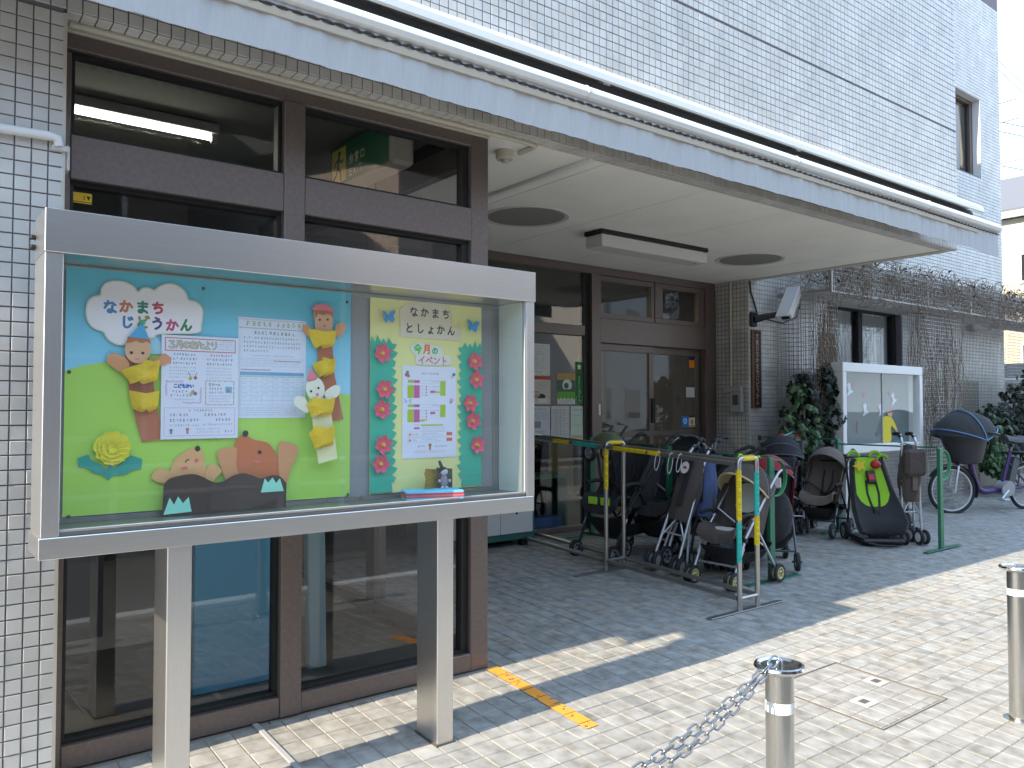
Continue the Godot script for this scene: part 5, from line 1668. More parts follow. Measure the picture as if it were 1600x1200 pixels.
func library_poster():
	var yp := mk("yellow_sheet", lin(0.850, 0.850, 0.338), 0.75)
	tag(sheet_on("yellow_poster", yp, 1.487, 0.957, 2.032, 1.741, 0.4102), "yellow poster with green leafy borders, right in the display case", "poster")
	tag(cutout("leaf_border", self, leafy(1.488, 1.590, 1.572, 0.960, 1.0), 0.412, M("leaf_card"), 0.0015), "green paper leaf border down the left of the yellow poster", "paper leaves", "leaf borders on the yellow poster")
	tag(cutout("leaf_border", self, leafy(2.031, 1.925, 1.572, 0.962, -1.0), 0.412, M("leaf_card"), 0.0015), "green paper leaf border down the right of the yellow poster", "paper leaves", "leaf borders on the yellow poster")
	var pk := mk("petal_pink", Color.WHITE, 0.85)
	pk.albedo_texture = noise_tex("petal", 0.02, lin(0.72, 0.06, 0.14), lin(0.85, 0.17, 0.26), 128, 3)
	var first: Node3D
	var spots := [[1536, 1518, "left border, topmost"], [1545, 1374, "left border, second from the top"], [1535, 1293, "left border, third from the top"], [1541, 1153, "left border, fourth from the top"], [1530, 1076, "left border, lowest"],
		[1987, 1501, "right border, topmost"], [1995, 1422, "right border, second from the top"], [1963, 1319, "right border, third from the top"], [1977, 1243, "right border, fourth from the top"], [2001, 1139, "right border, lowest"]]
	var i := 0
	for s in spots:
		var at := Vector3(s[0] / 1000.0, s[1] / 1000.0, 0.4155)
		var text: String = "pink six-petalled paper flower with a yellow middle: " + s[2]
		if i == 0:
			first = thing("paper_flower", text, "paper flower", at, 0.0, "pink paper flowers on the yellow poster")
			for k in 6:
				var a := TAU * k / 6.0 + 0.3
				var rows := []
				for j in 5:
					var row := PackedVector3Array()
					for m in 7:
						var u := m / 6.0 * 2.0 - 1.0
						var t := j / 4.0
						var q := Vector2(0.004 + t * 0.034, u * 0.015 * sin(PI * (0.22 + 0.66 * t))).rotated(a)
						row.append(Vector3(q.x, q.y, 0.002 + t * t * 0.012 + u * u * 0.004 * t))
					rows.append(row)
				var mb := MB.new()
				mb.surf(rows, 0.0008)
				obj("petal", mb, pk, first)
			var mb := MB.new()
			mb.tube([Vector3(0, 0, 0), Vector3(0, 0, 0.012), Vector3(0, 0, 0.017)], [0.009, 0.009, 0.006], 12)
			obj("centre", mb, M("yellow"), first)
		else:
			var o := dup(first, "paper_flower", text, at)
			o.rotation.z = i * 0.7
		i += 1
	var bf: Node3D
	for s in [[1567, 1666, 0.15, "blue paper butterfly at the upper left of the yellow poster"], [1980, 1654, -0.12, "blue paper butterfly at the upper right of the yellow poster"]]:
		var at := Vector3(s[0] / 1000.0, s[1] / 1000.0, 0.413)
		if bf == null:
			bf = thing("paper_butterfly", s[3], "paper butterfly", at, 0.0, "blue butterflies on the yellow poster")
			for sd in [1.0, -1.0]:
				var w := PackedVector2Array()
				for q in P("0 6 12 22 30 26 32 16 22 4 26 -10 18 -24 8 -18 0 -10"): w.append(Vector2(q.x * sd, q.y))
				var mb := MB.new()
				mb.prism(w, 0.0, 0.0012, Transform3D(Basis(Vector3.UP, -sd * 0.35), Vector3.ZERO))
				obj("wing", mb, mk("butterfly_blue", lin(0.068, 0.365, 0.810), 0.8), bf)
		else: bf = dup(bf, "paper_butterfly", s[3], at)
		bf.rotation.z = s[2]
	# headings
	var ts := P("1621 1700 1655 1730 1695 1738 1760 1742 1824 1740 1861 1729 1873 1696 1873 1646 1923 1648 1920 1588 1624 1590")
	var rect := Rect2(1.62, 1.585, 0.306, 0.16)
	var ink := Ink.new(612, 320, Color(0.90, 0.87, 0.76))
	var bk := Color(0.13, 0.11, 0.12)
	words(ink, "なかまち", 94, 54, 82, 11, bk, 1.27)
	words(ink, "としょかん", 50, 190, 84, 11, bk, 1.22)
	var mb := MB.new()
	mb.prism(ts, 0.412, 0.4135, Transform3D(), rect)
	tag(obj("title_card", mb, printed("title_print", ink.tex())), "cream card with two lines of black hiragana at the top of the yellow poster", "sign")
	var ls := smooth(P("1672 1538 1684 1563 1718 1571 1777 1563 1825 1555 1833 1524 1867 1516 1868 1485 1790 1478 1701 1481 1696 1517"), 3)
	rect = Rect2(1.665, 1.474, 0.21, 0.102)
	ink = Ink.new(512, 250, Color(0.90, 0.92, 0.85))
	glyph(ink, "今", 50, 30, 100, 17, Color(0.30, 0.78, 0.28)); glyph(ink, "月", 156, 28, 100, 17, Color(0.94, 0.40, 0.12)); glyph(ink, "の", 266, 52, 76, 13, Color(0.10, 0.60, 0.42))
	words(ink, "イベント", 106, 148, 84, 14, Color(0.86, 0.45, 0.68), 1.06)
	mb = MB.new()
	mb.prism(ls, 0.412, 0.4138, Transform3D(), rect)
	tag(obj("heading_card", mb, printed("heading_print", ink.tex())), "white cut-out heading in green, orange and pink letters below the cream card", "sign")
	# calendar sheet
	ink = Ink.new(420, 610, Color(0.90, 0.92, 0.98))
	var dk := Color(0.3, 0.3, 0.36)
	ink.scrib(150, 42, 130, 15, dk)
	for q in [[30, 60, 0.5, 0.4, 0.6], [44, 66, 0.75, 0.4, 0.5], [38, 44, 0.45, 0.55, 0.3], [386, 66, 0.8, 0.8, 0.78], [400, 50, 0.3, 0.5, 0.35]]: ink.disc(q[0], q[1], 12, Color(q[2], q[3], q[4]))
	for y0 in [94, 254]:
		var lim := Color(0.68, 0.80, 0.10)
		var mag := Color(0.80, 0.32, 0.62)
		ink.rect(40, y0, 46, 18, lim); ink.rect(87, y0, 44, 18, mag)
		ink.rect(38, y0 + 34, 48, 84, lim); ink.rect(87, y0 + 34, 44, 84, mag)
		ink.rect(290, y0 + 2, 44, 100 if y0 < 100 else 84, lim)
		ink.rect(212, y0 + 68 if y0 < 100 else y0 + 50, 40, 16, mag)
		if y0 < 100: ink.rect(252, y0 + 72, 40, 12, lim)
		else: ink.rect(132, y0 + 102, 40, 12, lim)
		for k in 4:
			ink.scrib(140, y0 + 38 + k * 20, 26, 10, Color(0.8, 0.45, 0.45)); ink.rect(178, y0 + 38 + k * 19, 9, 10, Color(0.72, 0.35, 0.2))
			ink.scrib(220, y0 + 4 + (k % 2) * 34, 60, 9, Color(0.6, 0.6, 0.68))
		for k in 6: ink.rect(38, y0 + k * 19, 296, 1, Color(0.7, 0.72, 0.8))
	ink.scrib(14, 218, 52, 28, Color(0.2, 0.45, 0.75)); ink.disc(382, 226, 15, Color(0.82, 0.68, 0.74)); ink.disc(374, 240, 8, Color(0.5, 0.55, 0.4))
	ink.rect(140, 388, 172, 10, Color(0.70, 0.80, 0.15)); ink.rect(88, 406, 44, 12, Color(0.80, 0.32, 0.62)); ink.scrib(90, 386, 40, 10, dk)
	for k in 3: ink.scrib(146, 404 + k * 12, 180, 7, Color(0.55, 0.56, 0.62))
	for y0 in [436, 474]:
		ink.frame(40, y0, 330, 34, 1, Color(0.6, 0.6, 0.68)); ink.disc(58, y0 + 17, 9, Color(0.85, 0.60, 0.25)); ink.scrib(72, y0 + 12, 40, 12, Color(0.8, 0.4, 0.3)); ink.scrib(150, y0 + 8, 120, 9, dk); ink.scrib(150, y0 + 20, 160, 7, Color(0.55, 0.56, 0.62))
		ink.rect(342, y0 + 6, 46, 22, Color(0.88, 0.40, 0.34))
	ink.disc(212, 526, 12, Color(0.70, 0.42, 0.22)); ink.rect(204, 534, 16, 24, Color(0.75, 0.48, 0.25))
	ink.scrib(116, 526, 52, 12, dk); ink.scrib(246, 528, 100, 12, Color(0.3, 0.42, 0.7)); ink.frame(88, 562, 250, 16, 1, Color(0.85, 0.5, 0.45)); ink.scrib(96, 566, 230, 8, Color(0.8, 0.45, 0.42))
	tag(sheet_on("calendar_sheet", printed("calendar_print", ink.tex()), 1.634, 1.091, 1.898, 1.473, 0.4125), "white calendar sheet with lime and magenta columns on the yellow poster", "printed sheet")
	# blue box with a knitted doll
	var bx := thing("blue_box", "flat blue box with a red lace ribbon, on the floor of the case", "box", Vector3(1.715, 0.9355, 0.515), -0.32)
	mb = MB.new()
	mb.box(Vector3(0, 0.017, 0), Vector3(0.235, 0.034, 0.105), 0.002)
	obj("body", mb, mk("box_blue", lin(0.135, 0.567, 0.850), 0.7), bx)
	ink = Ink.new(512, 64, Color(0.72, 0.20, 0.28))
	for k in 26:
		ink.disc(10 + k * 20, 32, 7, Color(0.86, 0.62, 0.66)); ink.disc(10 + k * 20, 32, 3, Color(0.72, 0.20, 0.28))
		ink.line(PackedVector2Array([Vector2(k * 20, 50), Vector2(10 + k * 20, 40), Vector2(20 + k * 20, 50)]), 3, Color(0.86, 0.62, 0.66))
	mb = MB.new()
	for s in [[Vector3(-0.118, 0, 0.053), Vector3(0.118, 0, 0.053), Vector3(0, 0, 1)], [Vector3(-0.118, 0, -0.053), Vector3(-0.118, 0, 0.053), Vector3.LEFT], [Vector3(0.118, 0, 0.053), Vector3(0.118, 0, -0.053), Vector3.RIGHT]]:
		mb.sheet(s[0] + Vector3(0, 0.008, 0), s[1] + Vector3(0, 0.008, 0), s[1] + Vector3(0, 0.026, 0), s[0] + Vector3(0, 0.026, 0), s[2])
	obj("ribbon", mb, printed("lace_print", ink.tex()), bx)
	var dl := thing("knitted_doll", "small mauve knitted doll with black hair standing on the blue box", "toy", Vector3(1.787, 0.97, 0.49), -0.2)
	mb = MB.new()
	mb.ball(Vector3(0, 0.028, 0), Vector3(0.016, 0.028, 0.013), 14, 10)
	obj("body", mb, mk("wool", lin(0.32, 0.25, 0.28), 0.95), dl)
	mb = MB.new()
	mb.ball(Vector3(0, 0.066, 0.002), Vector3(0.016, 0.014, 0.013), 14, 10)
	mb.ball(Vector3(-0.022, 0.03, 0.006), Vector3(0.006, 0.007, 0.006), 10, 6)
	mb.ball(Vector3(0.022, 0.03, 0.006), Vector3(0.006, 0.007, 0.006), 10, 6)
	mb.ball(Vector3(-0.009, 0.003, 0.006), Vector3(0.008, 0.006, 0.009), 10, 6)
	mb.ball(Vector3(0.009, 0.003, 0.006), Vector3(0.008, 0.006, 0.009), 10, 6)
	obj("face_and_paws", mb, mk("wool_pale", lin(0.55, 0.48, 0.52), 0.95), dl)
	mb = MB.new()
	mb.ball(Vector3(-0.004, 0.074, -0.003), Vector3(0.018, 0.014, 0.014), 14, 8)
	mb.tube([Vector3(-0.008, 0.078, 0), Vector3(-0.016, 0.098, 0.002), Vector3(-0.022, 0.112, 0.002)], [0.007, 0.007, 0.005], 8)
	obj("hair", mb, M("ink_black"), dl)
	var gb := thing("gold_book", "gold and black folded card standing behind the knitted doll on the blue box", "card", Vector3(1.765, 0.97, 0.466), -0.1)
	var gm := mk("gold", Color.WHITE, 0.35, 0.5)
	gm.albedo_texture = noise_tex("gold", 0.06, lin(0.22, 0.13, 0.01), lin(0.55, 0.36, 0.03), 128, 3)
	mb = MB.new()
	mb.prism(P("-70 0 0 0 0 76 -62 82 -68 60 -60 40"), 0.0, 0.004, Transform3D(Basis(Vector3.UP, 0.3), Vector3.ZERO), Rect2(-0.07, 0, 0.07, 0.09))
	obj("cover", mb, gm, gb)
	mb = MB.new()
	mb.prism(P("0 0 66 0 66 78 0 84"), 0.0, 0.004, Transform3D(Basis(Vector3.UP, -0.3), Vector3.ZERO))
	obj("back_cover", mb, mk("gold_dark", lin(0.06, 0.05, 0.025), 0.5), gb)

func wheel_parts(parent: Node, r: float, w: float, hub_mat: Material, at: Vector3, spokes := 0, turn := 0.0):   # a wheel on the x axis: tyre with a hub under it
	var b := Basis(Vector3.UP, turn) * Basis(Vector3(0, 0, 1), -PI / 2)
	var mb := MB.new()
	var i := r * 0.66
	mb.lathe([Vector2(i, -w * 0.5), Vector2(r * 0.9, -w * 0.5), Vector2(r, -w * 0.25), Vector2(r, w * 0.25), Vector2(r * 0.9, w * 0.5), Vector2(i, w * 0.5)], 22, Transform3D(b, at))
	var ty := obj("tyre", mb, M("rubber"), parent)
	mb = MB.new()
	if spokes == 0: mb.lathe([Vector2(0, -w * 0.46), Vector2(i * 0.35, -w * 0.5), Vector2(i * 0.4, -w * 0.36), Vector2(i, -w * 0.4), Vector2(i + 0.001, w * 0.4), Vector2(i * 0.4, w * 0.36), Vector2(i * 0.35, w * 0.5), Vector2(0, w * 0.46)], 18, Transform3D(b, at))
	else:
		mb.lathe([Vector2(i * 0.82, -w * 0.42), Vector2(i + 0.001, -w * 0.42), Vector2(i + 0.001, w * 0.42), Vector2(i * 0.82, w * 0.42), Vector2(i * 0.82, -w * 0.42)], 20, Transform3D(b, at))
		mb.lathe([Vector2(0, -w * 0.5), Vector2(i * 0.28, -w * 0.48), Vector2(i * 0.28, w * 0.48), Vector2(0, w * 0.5)], 12, Transform3D(b, at))
		for k in spokes:
			var a := TAU * k / spokes
			var d := b * Vector3(cos(a), 0, sin(a))
			var s := b * Vector3(-sin(a), 0, cos(a))
			mb.box(at + d * i * 0.55, Vector3(i * 0.6, w * 0.5, i * 0.18), 0.0, Basis(d, b * Vector3.UP, s))
	obj("hub", mb, hub_mat, ty)

func dome(c: Vector3, rx: float, ry: float, rz: float, a0: float, a1: float, rows_n := 7, cols := 13) -> Array:   # rows of a folding hood: arcs over the seat, from the back bow to the front bow
	var rows := []
	for j in rows_n:
		var a := lerpf(a0, a1, j / (rows_n - 1.0))
		var row := PackedVector3Array()
		for k in cols:
			var q := PI * k / (cols - 1.0)
			var sag := 1.0 - 0.035 * absf(sin(PI * j / 2.0 + PI * 0.5)) * sin(q)
			row.append(c + Vector3(cos(q) * rx, sin(q) * cos(a) * ry * sag, sin(q) * sin(a) * rz * sag))
		rows.append(row)
	return rows

# an open buggy, facing +z, its wheels on y 0
func buggy(label: String, at: Vector3, turn: float, o: Dictionary) -> Node3D:
	var t := thing("stroller", label, "stroller", at, turn, "strollers parked at the racks")
	var w: float = o.get("w", 0.21)
	var tilt: float = o.get("lean", 0.0)
	var fm: Material = o.frame
	var sm: Material = o.seat
	var hm: Material = o.hood
	var hub: Material = o.hub
	var r: float = o.get("r", 0.075)
	var mb: MB
	for s in [-1, 1]:
		mb = MB.new()
		mb.tube([Vector3(s * w, r + 0.02, 0.31), Vector3(s * w, 0.42, 0.14), Vector3(s * w, 0.86, -0.26), Vector3(s * w, 0.95, -0.36), Vector3(s * w, 0.985, -0.44)], 0.0125, 8)
		obj("push_tube", mb, fm, t)
		mb = MB.new()
		mb.tube([Vector3(s * w * 1.05, r + 0.02, -0.30), Vector3(s * w * 1.04, 0.5, 0.0), Vector3(s * w, 0.58, 0.04)], 0.0115, 8)
		obj("leg", mb, fm, t)
		mb = MB.new()
		mb.tube([Vector3(s * w, 0.972, -0.41), Vector3(s * w, 0.995, -0.47), Vector3(s * w, 0.985, -0.53)], 0.018, 10)
		obj("handle", mb, M("rubber"), t)
		mb = MB.new()
		mb.tube([Vector3(s * w, 0.60, -0.02), Vector3(s * w, 0.615, 0.1), Vector3(s * w, 0.60, 0.2)], 0.016, 8)
		obj("armrest", mb, M("rubber"), t)
	mb = MB.new()
	mb.tube([Vector3(-w, 0.19, 0.26), Vector3(w, 0.19, 0.26)], 0.01, 8)
	mb.tube([Vector3(-w, 0.17, -0.25), Vector3(w, 0.17, -0.25)], 0.01, 8)
	mb.tube([Vector3(-w, 0.86, -0.26), Vector3(w, 0.86, -0.26)], 0.01, 8)
	mb.tube([Vector3(-w, 0.30, -0.17), Vector3(w, 0.62, -0.05)], 0.008, 6)
	mb.tube([Vector3(w, 0.30, -0.17), Vector3(-w, 0.62, -0.05)], 0.008, 6)
	obj("cross_bar", mb, fm, t)
	if o.get("bar", false):
		mb = MB.new()
		var p := []
		for k in 11:
			var q := PI * k / 10.0
			p.append(Vector3(cos(q) * w, 0.605 + sin(q) * 0.02, 0.18 + sin(q) * 0.1))
		mb.tube(p, 0.017, 8)
		obj("front_bar", mb, M("rubber"), t)
	for z in [0.33, -0.30]:
		for s in [-1, 1]:
			var wh := Node3D.new()
			wh.name = "wheel"
			t.add_child(wh, true)
			var x: float = s * w * (1.0 if z > 0 else 1.05)
			if o.get("twin", true):
				wheel_parts(wh, r, 0.026, hub, Vector3(x - 0.028, r, z), o.get("spokes", 5))
				wheel_parts(wh, r, 0.026, hub, Vector3(x + 0.028, r, z), o.get("spokes", 5))
			else: wheel_parts(wh, r, 0.04, hub, Vector3(x, r, z), o.get("spokes", 5))
			mb = MB.new()
			mb.tube([Vector3(x, r, z), Vector3(x, r * 1.9, z + (-0.03 if z > 0 else 0.02))], 0.015, 8)
			mb.tube([Vector3(x - 0.045, r, z), Vector3(x + 0.045, r, z)], 0.008, 8)
			obj("fork", mb, M("black"), wh)
	# seat: one sling from the front lip over the seat and up the back
	var prof := [Vector2(0.27, 0.36), Vector2(0.25, 0.43), Vector2(0.18, 0.445), Vector2(0.05, 0.41), Vector2(-0.08, 0.385), Vector2(-0.13, 0.42), Vector2(-0.19, 0.56), Vector2(-0.25, 0.72), Vector2(-0.30, 0.87), Vector2(-0.31, 0.90)]
	var rows := []
	for q in prof:
		var row := PackedVector3Array()
		for k in 9:
			var u := k / 8.0 * 2.0 - 1.0
			var lift := pow(absf(u), 3.0) * 0.07
			row.append(Vector3(u * (w - 0.012), q.y + (lift if q.x > -0.1 else lift * 0.3), q.x + (lift * 1.1 if q.x <= -0.1 else 0.0)))
		rows.append(row)
	mb = MB.new()
	mb.surf(rows, 0.022)
	obj("seat", mb, sm, t)
	for s in [-1, 1]:   # side wings
		rows = []
		for j in 5:
			var row := PackedVector3Array()
			for k in 5:
				var f := k / 4.0
				row.append(Vector3(s * (w - 0.006), lerpf(0.42, 0.84, j / 4.0) , lerpf(-0.12 - j * 0.045, 0.16 - j * 0.075, f)))
			rows.append(row)
		mb = MB.new()
		mb.surf(rows, 0.006)
		obj("side_wing", mb, hm, t)
	if o.has("pad"):
		mb = MB.new()
		mb.prism(smooth(PackedVector2Array([Vector2(-0.09, -0.1), Vector2(0.09, -0.1), Vector2(0.10, 0.06), Vector2(0.07, 0.14), Vector2(-0.07, 0.14), Vector2(-0.10, 0.06)]), 4), 0.0, 0.02, Transform3D(Basis(Vector3.RIGHT, -0.35), Vector3(0, 0.70, -0.205)))
		obj("head_pad", mb, o.pad, t)
		mb = MB.new()
		mb.prism(smooth(PackedVector2Array([Vector2(-0.12, -0.05), Vector2(0.12, -0.05), Vector2(0.12, 0.05), Vector2(-0.12, 0.05)]), 4), 0.0, 0.02, Transform3D(Basis(Vector3.RIGHT, -1.35), Vector3(0, 0.447, 0.12)))
		obj("lap_pad", mb, o.pad, t)
	if o.get("straps", true):
		mb = MB.new()
		for s in [-1, 1]: mb.tube([Vector3(s * 0.05, 0.75, -0.225), Vector3(s * 0.055, 0.6, -0.165), Vector3(s * 0.03, 0.5, -0.06), Vector3(0, 0.47, 0.0)], 0.009, 6)
		mb.box(Vector3(0, 0.47, 0.01), Vector3(0.05, 0.05, 0.025), 0.006)
		obj("harness", mb, M("black"), t)
	for s in [-1, 1]:
		mb = MB.new()
		mb.box(Vector3(s * w, 0.60, -0.01), Vector3(0.035, 0.05, 0.05), 0.01)
		mb.box(Vector3(s * w * 1.02, 0.40, 0.15), Vector3(0.034, 0.045, 0.04), 0.009)
		obj("joint", mb, M("black"), t)
		mb = MB.new()
		mb.box(Vector3(s * (w + 0.014), 0.30, 0.205), Vector3(0.006, 0.09, 0.014), 0.002, Basis(Vector3.RIGHT, -0.55))
		obj("reflective_strip", mb, M("hub_white"), t)
	if o.get("canopy", true):
		var cc := Vector3(0, 0.74, -0.16)
		rows = dome(cc, w + 0.02, 0.30, 0.34, o.get("c0", -1.15), o.get("c1", 0.62))
		mb = MB.new()
		mb.surf(rows, 0.004)
		var cn := obj("canopy", mb, hm, t)
		for j in [0, 3]:
			mb = MB.new()
			var rib := []
			for q in rows[j]: rib.append(cc + (q - cc) * 1.008)
			mb.tube(rib, 0.0055, 5)
			obj("seam", mb, M("cloth_mesh"), cn)
		mb = MB.new()
		mb.tube(Array(rows[-1]), 0.010, 6)
		obj("trim", mb, o.get("trim", hm), cn)
		if o.has("lining"):
			mb = MB.new()
			var inr := []
			for row in dome(cc, w + 0.013, 0.293, 0.333, -0.3, o.get("c1", 0.62) - 0.01, 4): inr.append(row)
			mb.surf(inr)
			obj("lining", mb, o.lining, cn)
	if o.get("basket", true):
		mb = MB.new()
		rows = []
		for j in 7:
			var q: Vector2 = [Vector2(0.24, 0.33), Vector2(0.22, 0.24), Vector2(0.16, 0.17), Vector2(-0.06, 0.16), Vector2(-0.22, 0.18), Vector2(-0.27, 0.26), Vector2(-0.28, 0.34)][j]
			var row := PackedVector3Array()
			for k in 7:
				var u := k / 6.0 * 2.0 - 1.0
				row.append(Vector3(u * (w - 0.02), q.y + pow(absf(u), 4.0) * (0.34 - q.y) * 0.7, q.x))
			rows.append(row)
		mb.surf(rows, 0.004)
		obj("basket", mb, M("black"), t)
	if o.has("bag"):
		mb = MB.new()
		mb.box(Vector3(0, 0.66, -0.40), Vector3(0.30, 0.30, 0.12), 0.035)
		obj("hanging_bag", mb, o.bag, t)
	if o.has("reflector"):
		mb = MB.new()
		for s in [-1, 1]: mb.box(Vector3(s * 0.07, 0.47, 0.275), Vector3(0.10, 0.06, 0.012), 0.004)
		obj("bright_patch", mb, o.reflector, t)
	t.rotation = Vector3(tilt, turn, o.get("roll", 0.0))
	t.scale = Vector3.ONE * o.get("size", 1.0)
	return t

# a closed umbrella-fold stroller standing on its wheels
func folded(label: String, at: Vector3, turn: float, lean: float, o: Dictionary) -> Node3D:
	var t := thing("folded_stroller", label, "stroller", at, turn, "strollers parked at the racks")
	var mb: MB
	var fm: Material = o.frame
	for s in [-1, 1]:
		mb = MB.new()
		mb.tube([Vector3(s * 0.10, 0.09, 0.05), Vector3(s * 0.085, 0.5, 0.045), Vector3(s * 0.07, 0.95, 0.03), Vector3(s * 0.065, 1.02, 0.0), Vector3(s * 0.065, 1.03, -0.05)], 0.0125, 8)
		obj("push_tube", mb, fm, t)
		mb = MB.new()
		mb.tube([Vector3(s * 0.115, 0.09, -0.09), Vector3(s * 0.06, 0.45, -0.02), Vector3(s * 0.03, 0.62, 0.02)], 0.011, 8)
		obj("leg", mb, fm, t)
		mb = MB.new()
		mb.tube([Vector3(s * 0.10, 0.25, 0.045), Vector3(-s * 0.06, 0.56, 0.04)], 0.008, 6)
		obj("brace", mb, fm, t)
		mb = MB.new()
		mb.tube([Vector3(s * 0.065, 1.0, 0.01), Vector3(s * 0.065, 1.035, -0.03), Vector3(s * 0.065, 1.03, -0.11)], 0.018, 10)
		obj("handle", mb, M("rubber"), t)
		for z in [0.055, -0.10]:
			var wh := Node3D.new()
			wh.name = "wheel"
			t.add_child(wh, true)
			var x: float = s * (0.10 if z > 0 else 0.118)
			wheel_parts(wh, 0.07, 0.028, o.hub, Vector3(x - 0.03, 0.07, z), 0)
			wheel_parts(wh, 0.07, 0.028, o.hub, Vector3(x + 0.03, 0.07, z), 0)
			mb = MB.new()
			mb.tube([Vector3(x - 0.04, 0.07, z), Vector3(x + 0.04, 0.07, z)], 0.009, 8)
			mb.tube([Vector3(x, 0.07, z), Vector3(x, 0.15, z - 0.01)], 0.014, 8)
			obj("fork", mb, M("black"), wh)
	# cloth gathered between the tubes
	var rows := []
	for j in 9:
		var f := j / 8.0
		var row := PackedVector3Array()
		for k in 17:
			var a := TAU * (k % 16) / 16.0
			var rad := 0.055 + 0.045 * sin(PI * (0.15 + f * 0.8)) + 0.012 * sin(a * 5.0 + j)
			row.append(Vector3(cos(a) * rad * 1.05, lerpf(0.40, 0.93, f), 0.03 + sin(a) * rad * 0.75))
		row[16] = row[0]
		rows.append(row)
	mb = MB.new()
	mb.surf(rows)
	obj("folded_cloth", mb, o.seat, t)
	mb = MB.new()
	mb.box(Vector3(0, 0.72, 0.115), Vector3(0.05, 0.42, 0.012), 0.004)
	obj("strap", mb, o.get("strap", M("black")), t)
	mb = MB.new()
	mb.tube([Vector3(-0.1, 0.30, 0.02), Vector3(0.1, 0.30, 0.02)], 0.009, 6)
	obj("cross_bar", mb, fm, t)
	if o.has("bag"):
		mb = MB.new()
		mb.box(Vector3(0, 0.77, 0.12), Vector3(0.21, 0.25, 0.09), 0.03)
		obj("hanging_bag", mb, o.bag, t)
	if o.has("tag"):
		mb = MB.new()
		mb.prism(oval(Vector2(0, 0), 0.034, 0.048, 16), 0, 0.003, Transform3D(Basis(), Vector3(-0.02, 0.80, 0.15)))
		obj("name_tag", mb, M("off_white"), t)
		mb = MB.new()
		mb.box(Vector3(-0.018, 0.80, 0.1545), Vector3(0.026, 0.02, 0.002))
		mb.tube([Vector3(-0.02, 0.845, 0.15), Vector3(0.0, 0.89, 0.14), Vector3(0.03, 0.88, 0.12)], 0.004, 6)
		obj("tag_print", mb, M("red"), t)
	t.rotation = Vector3(lean, turn, o.get("roll", 0.0))
	return t

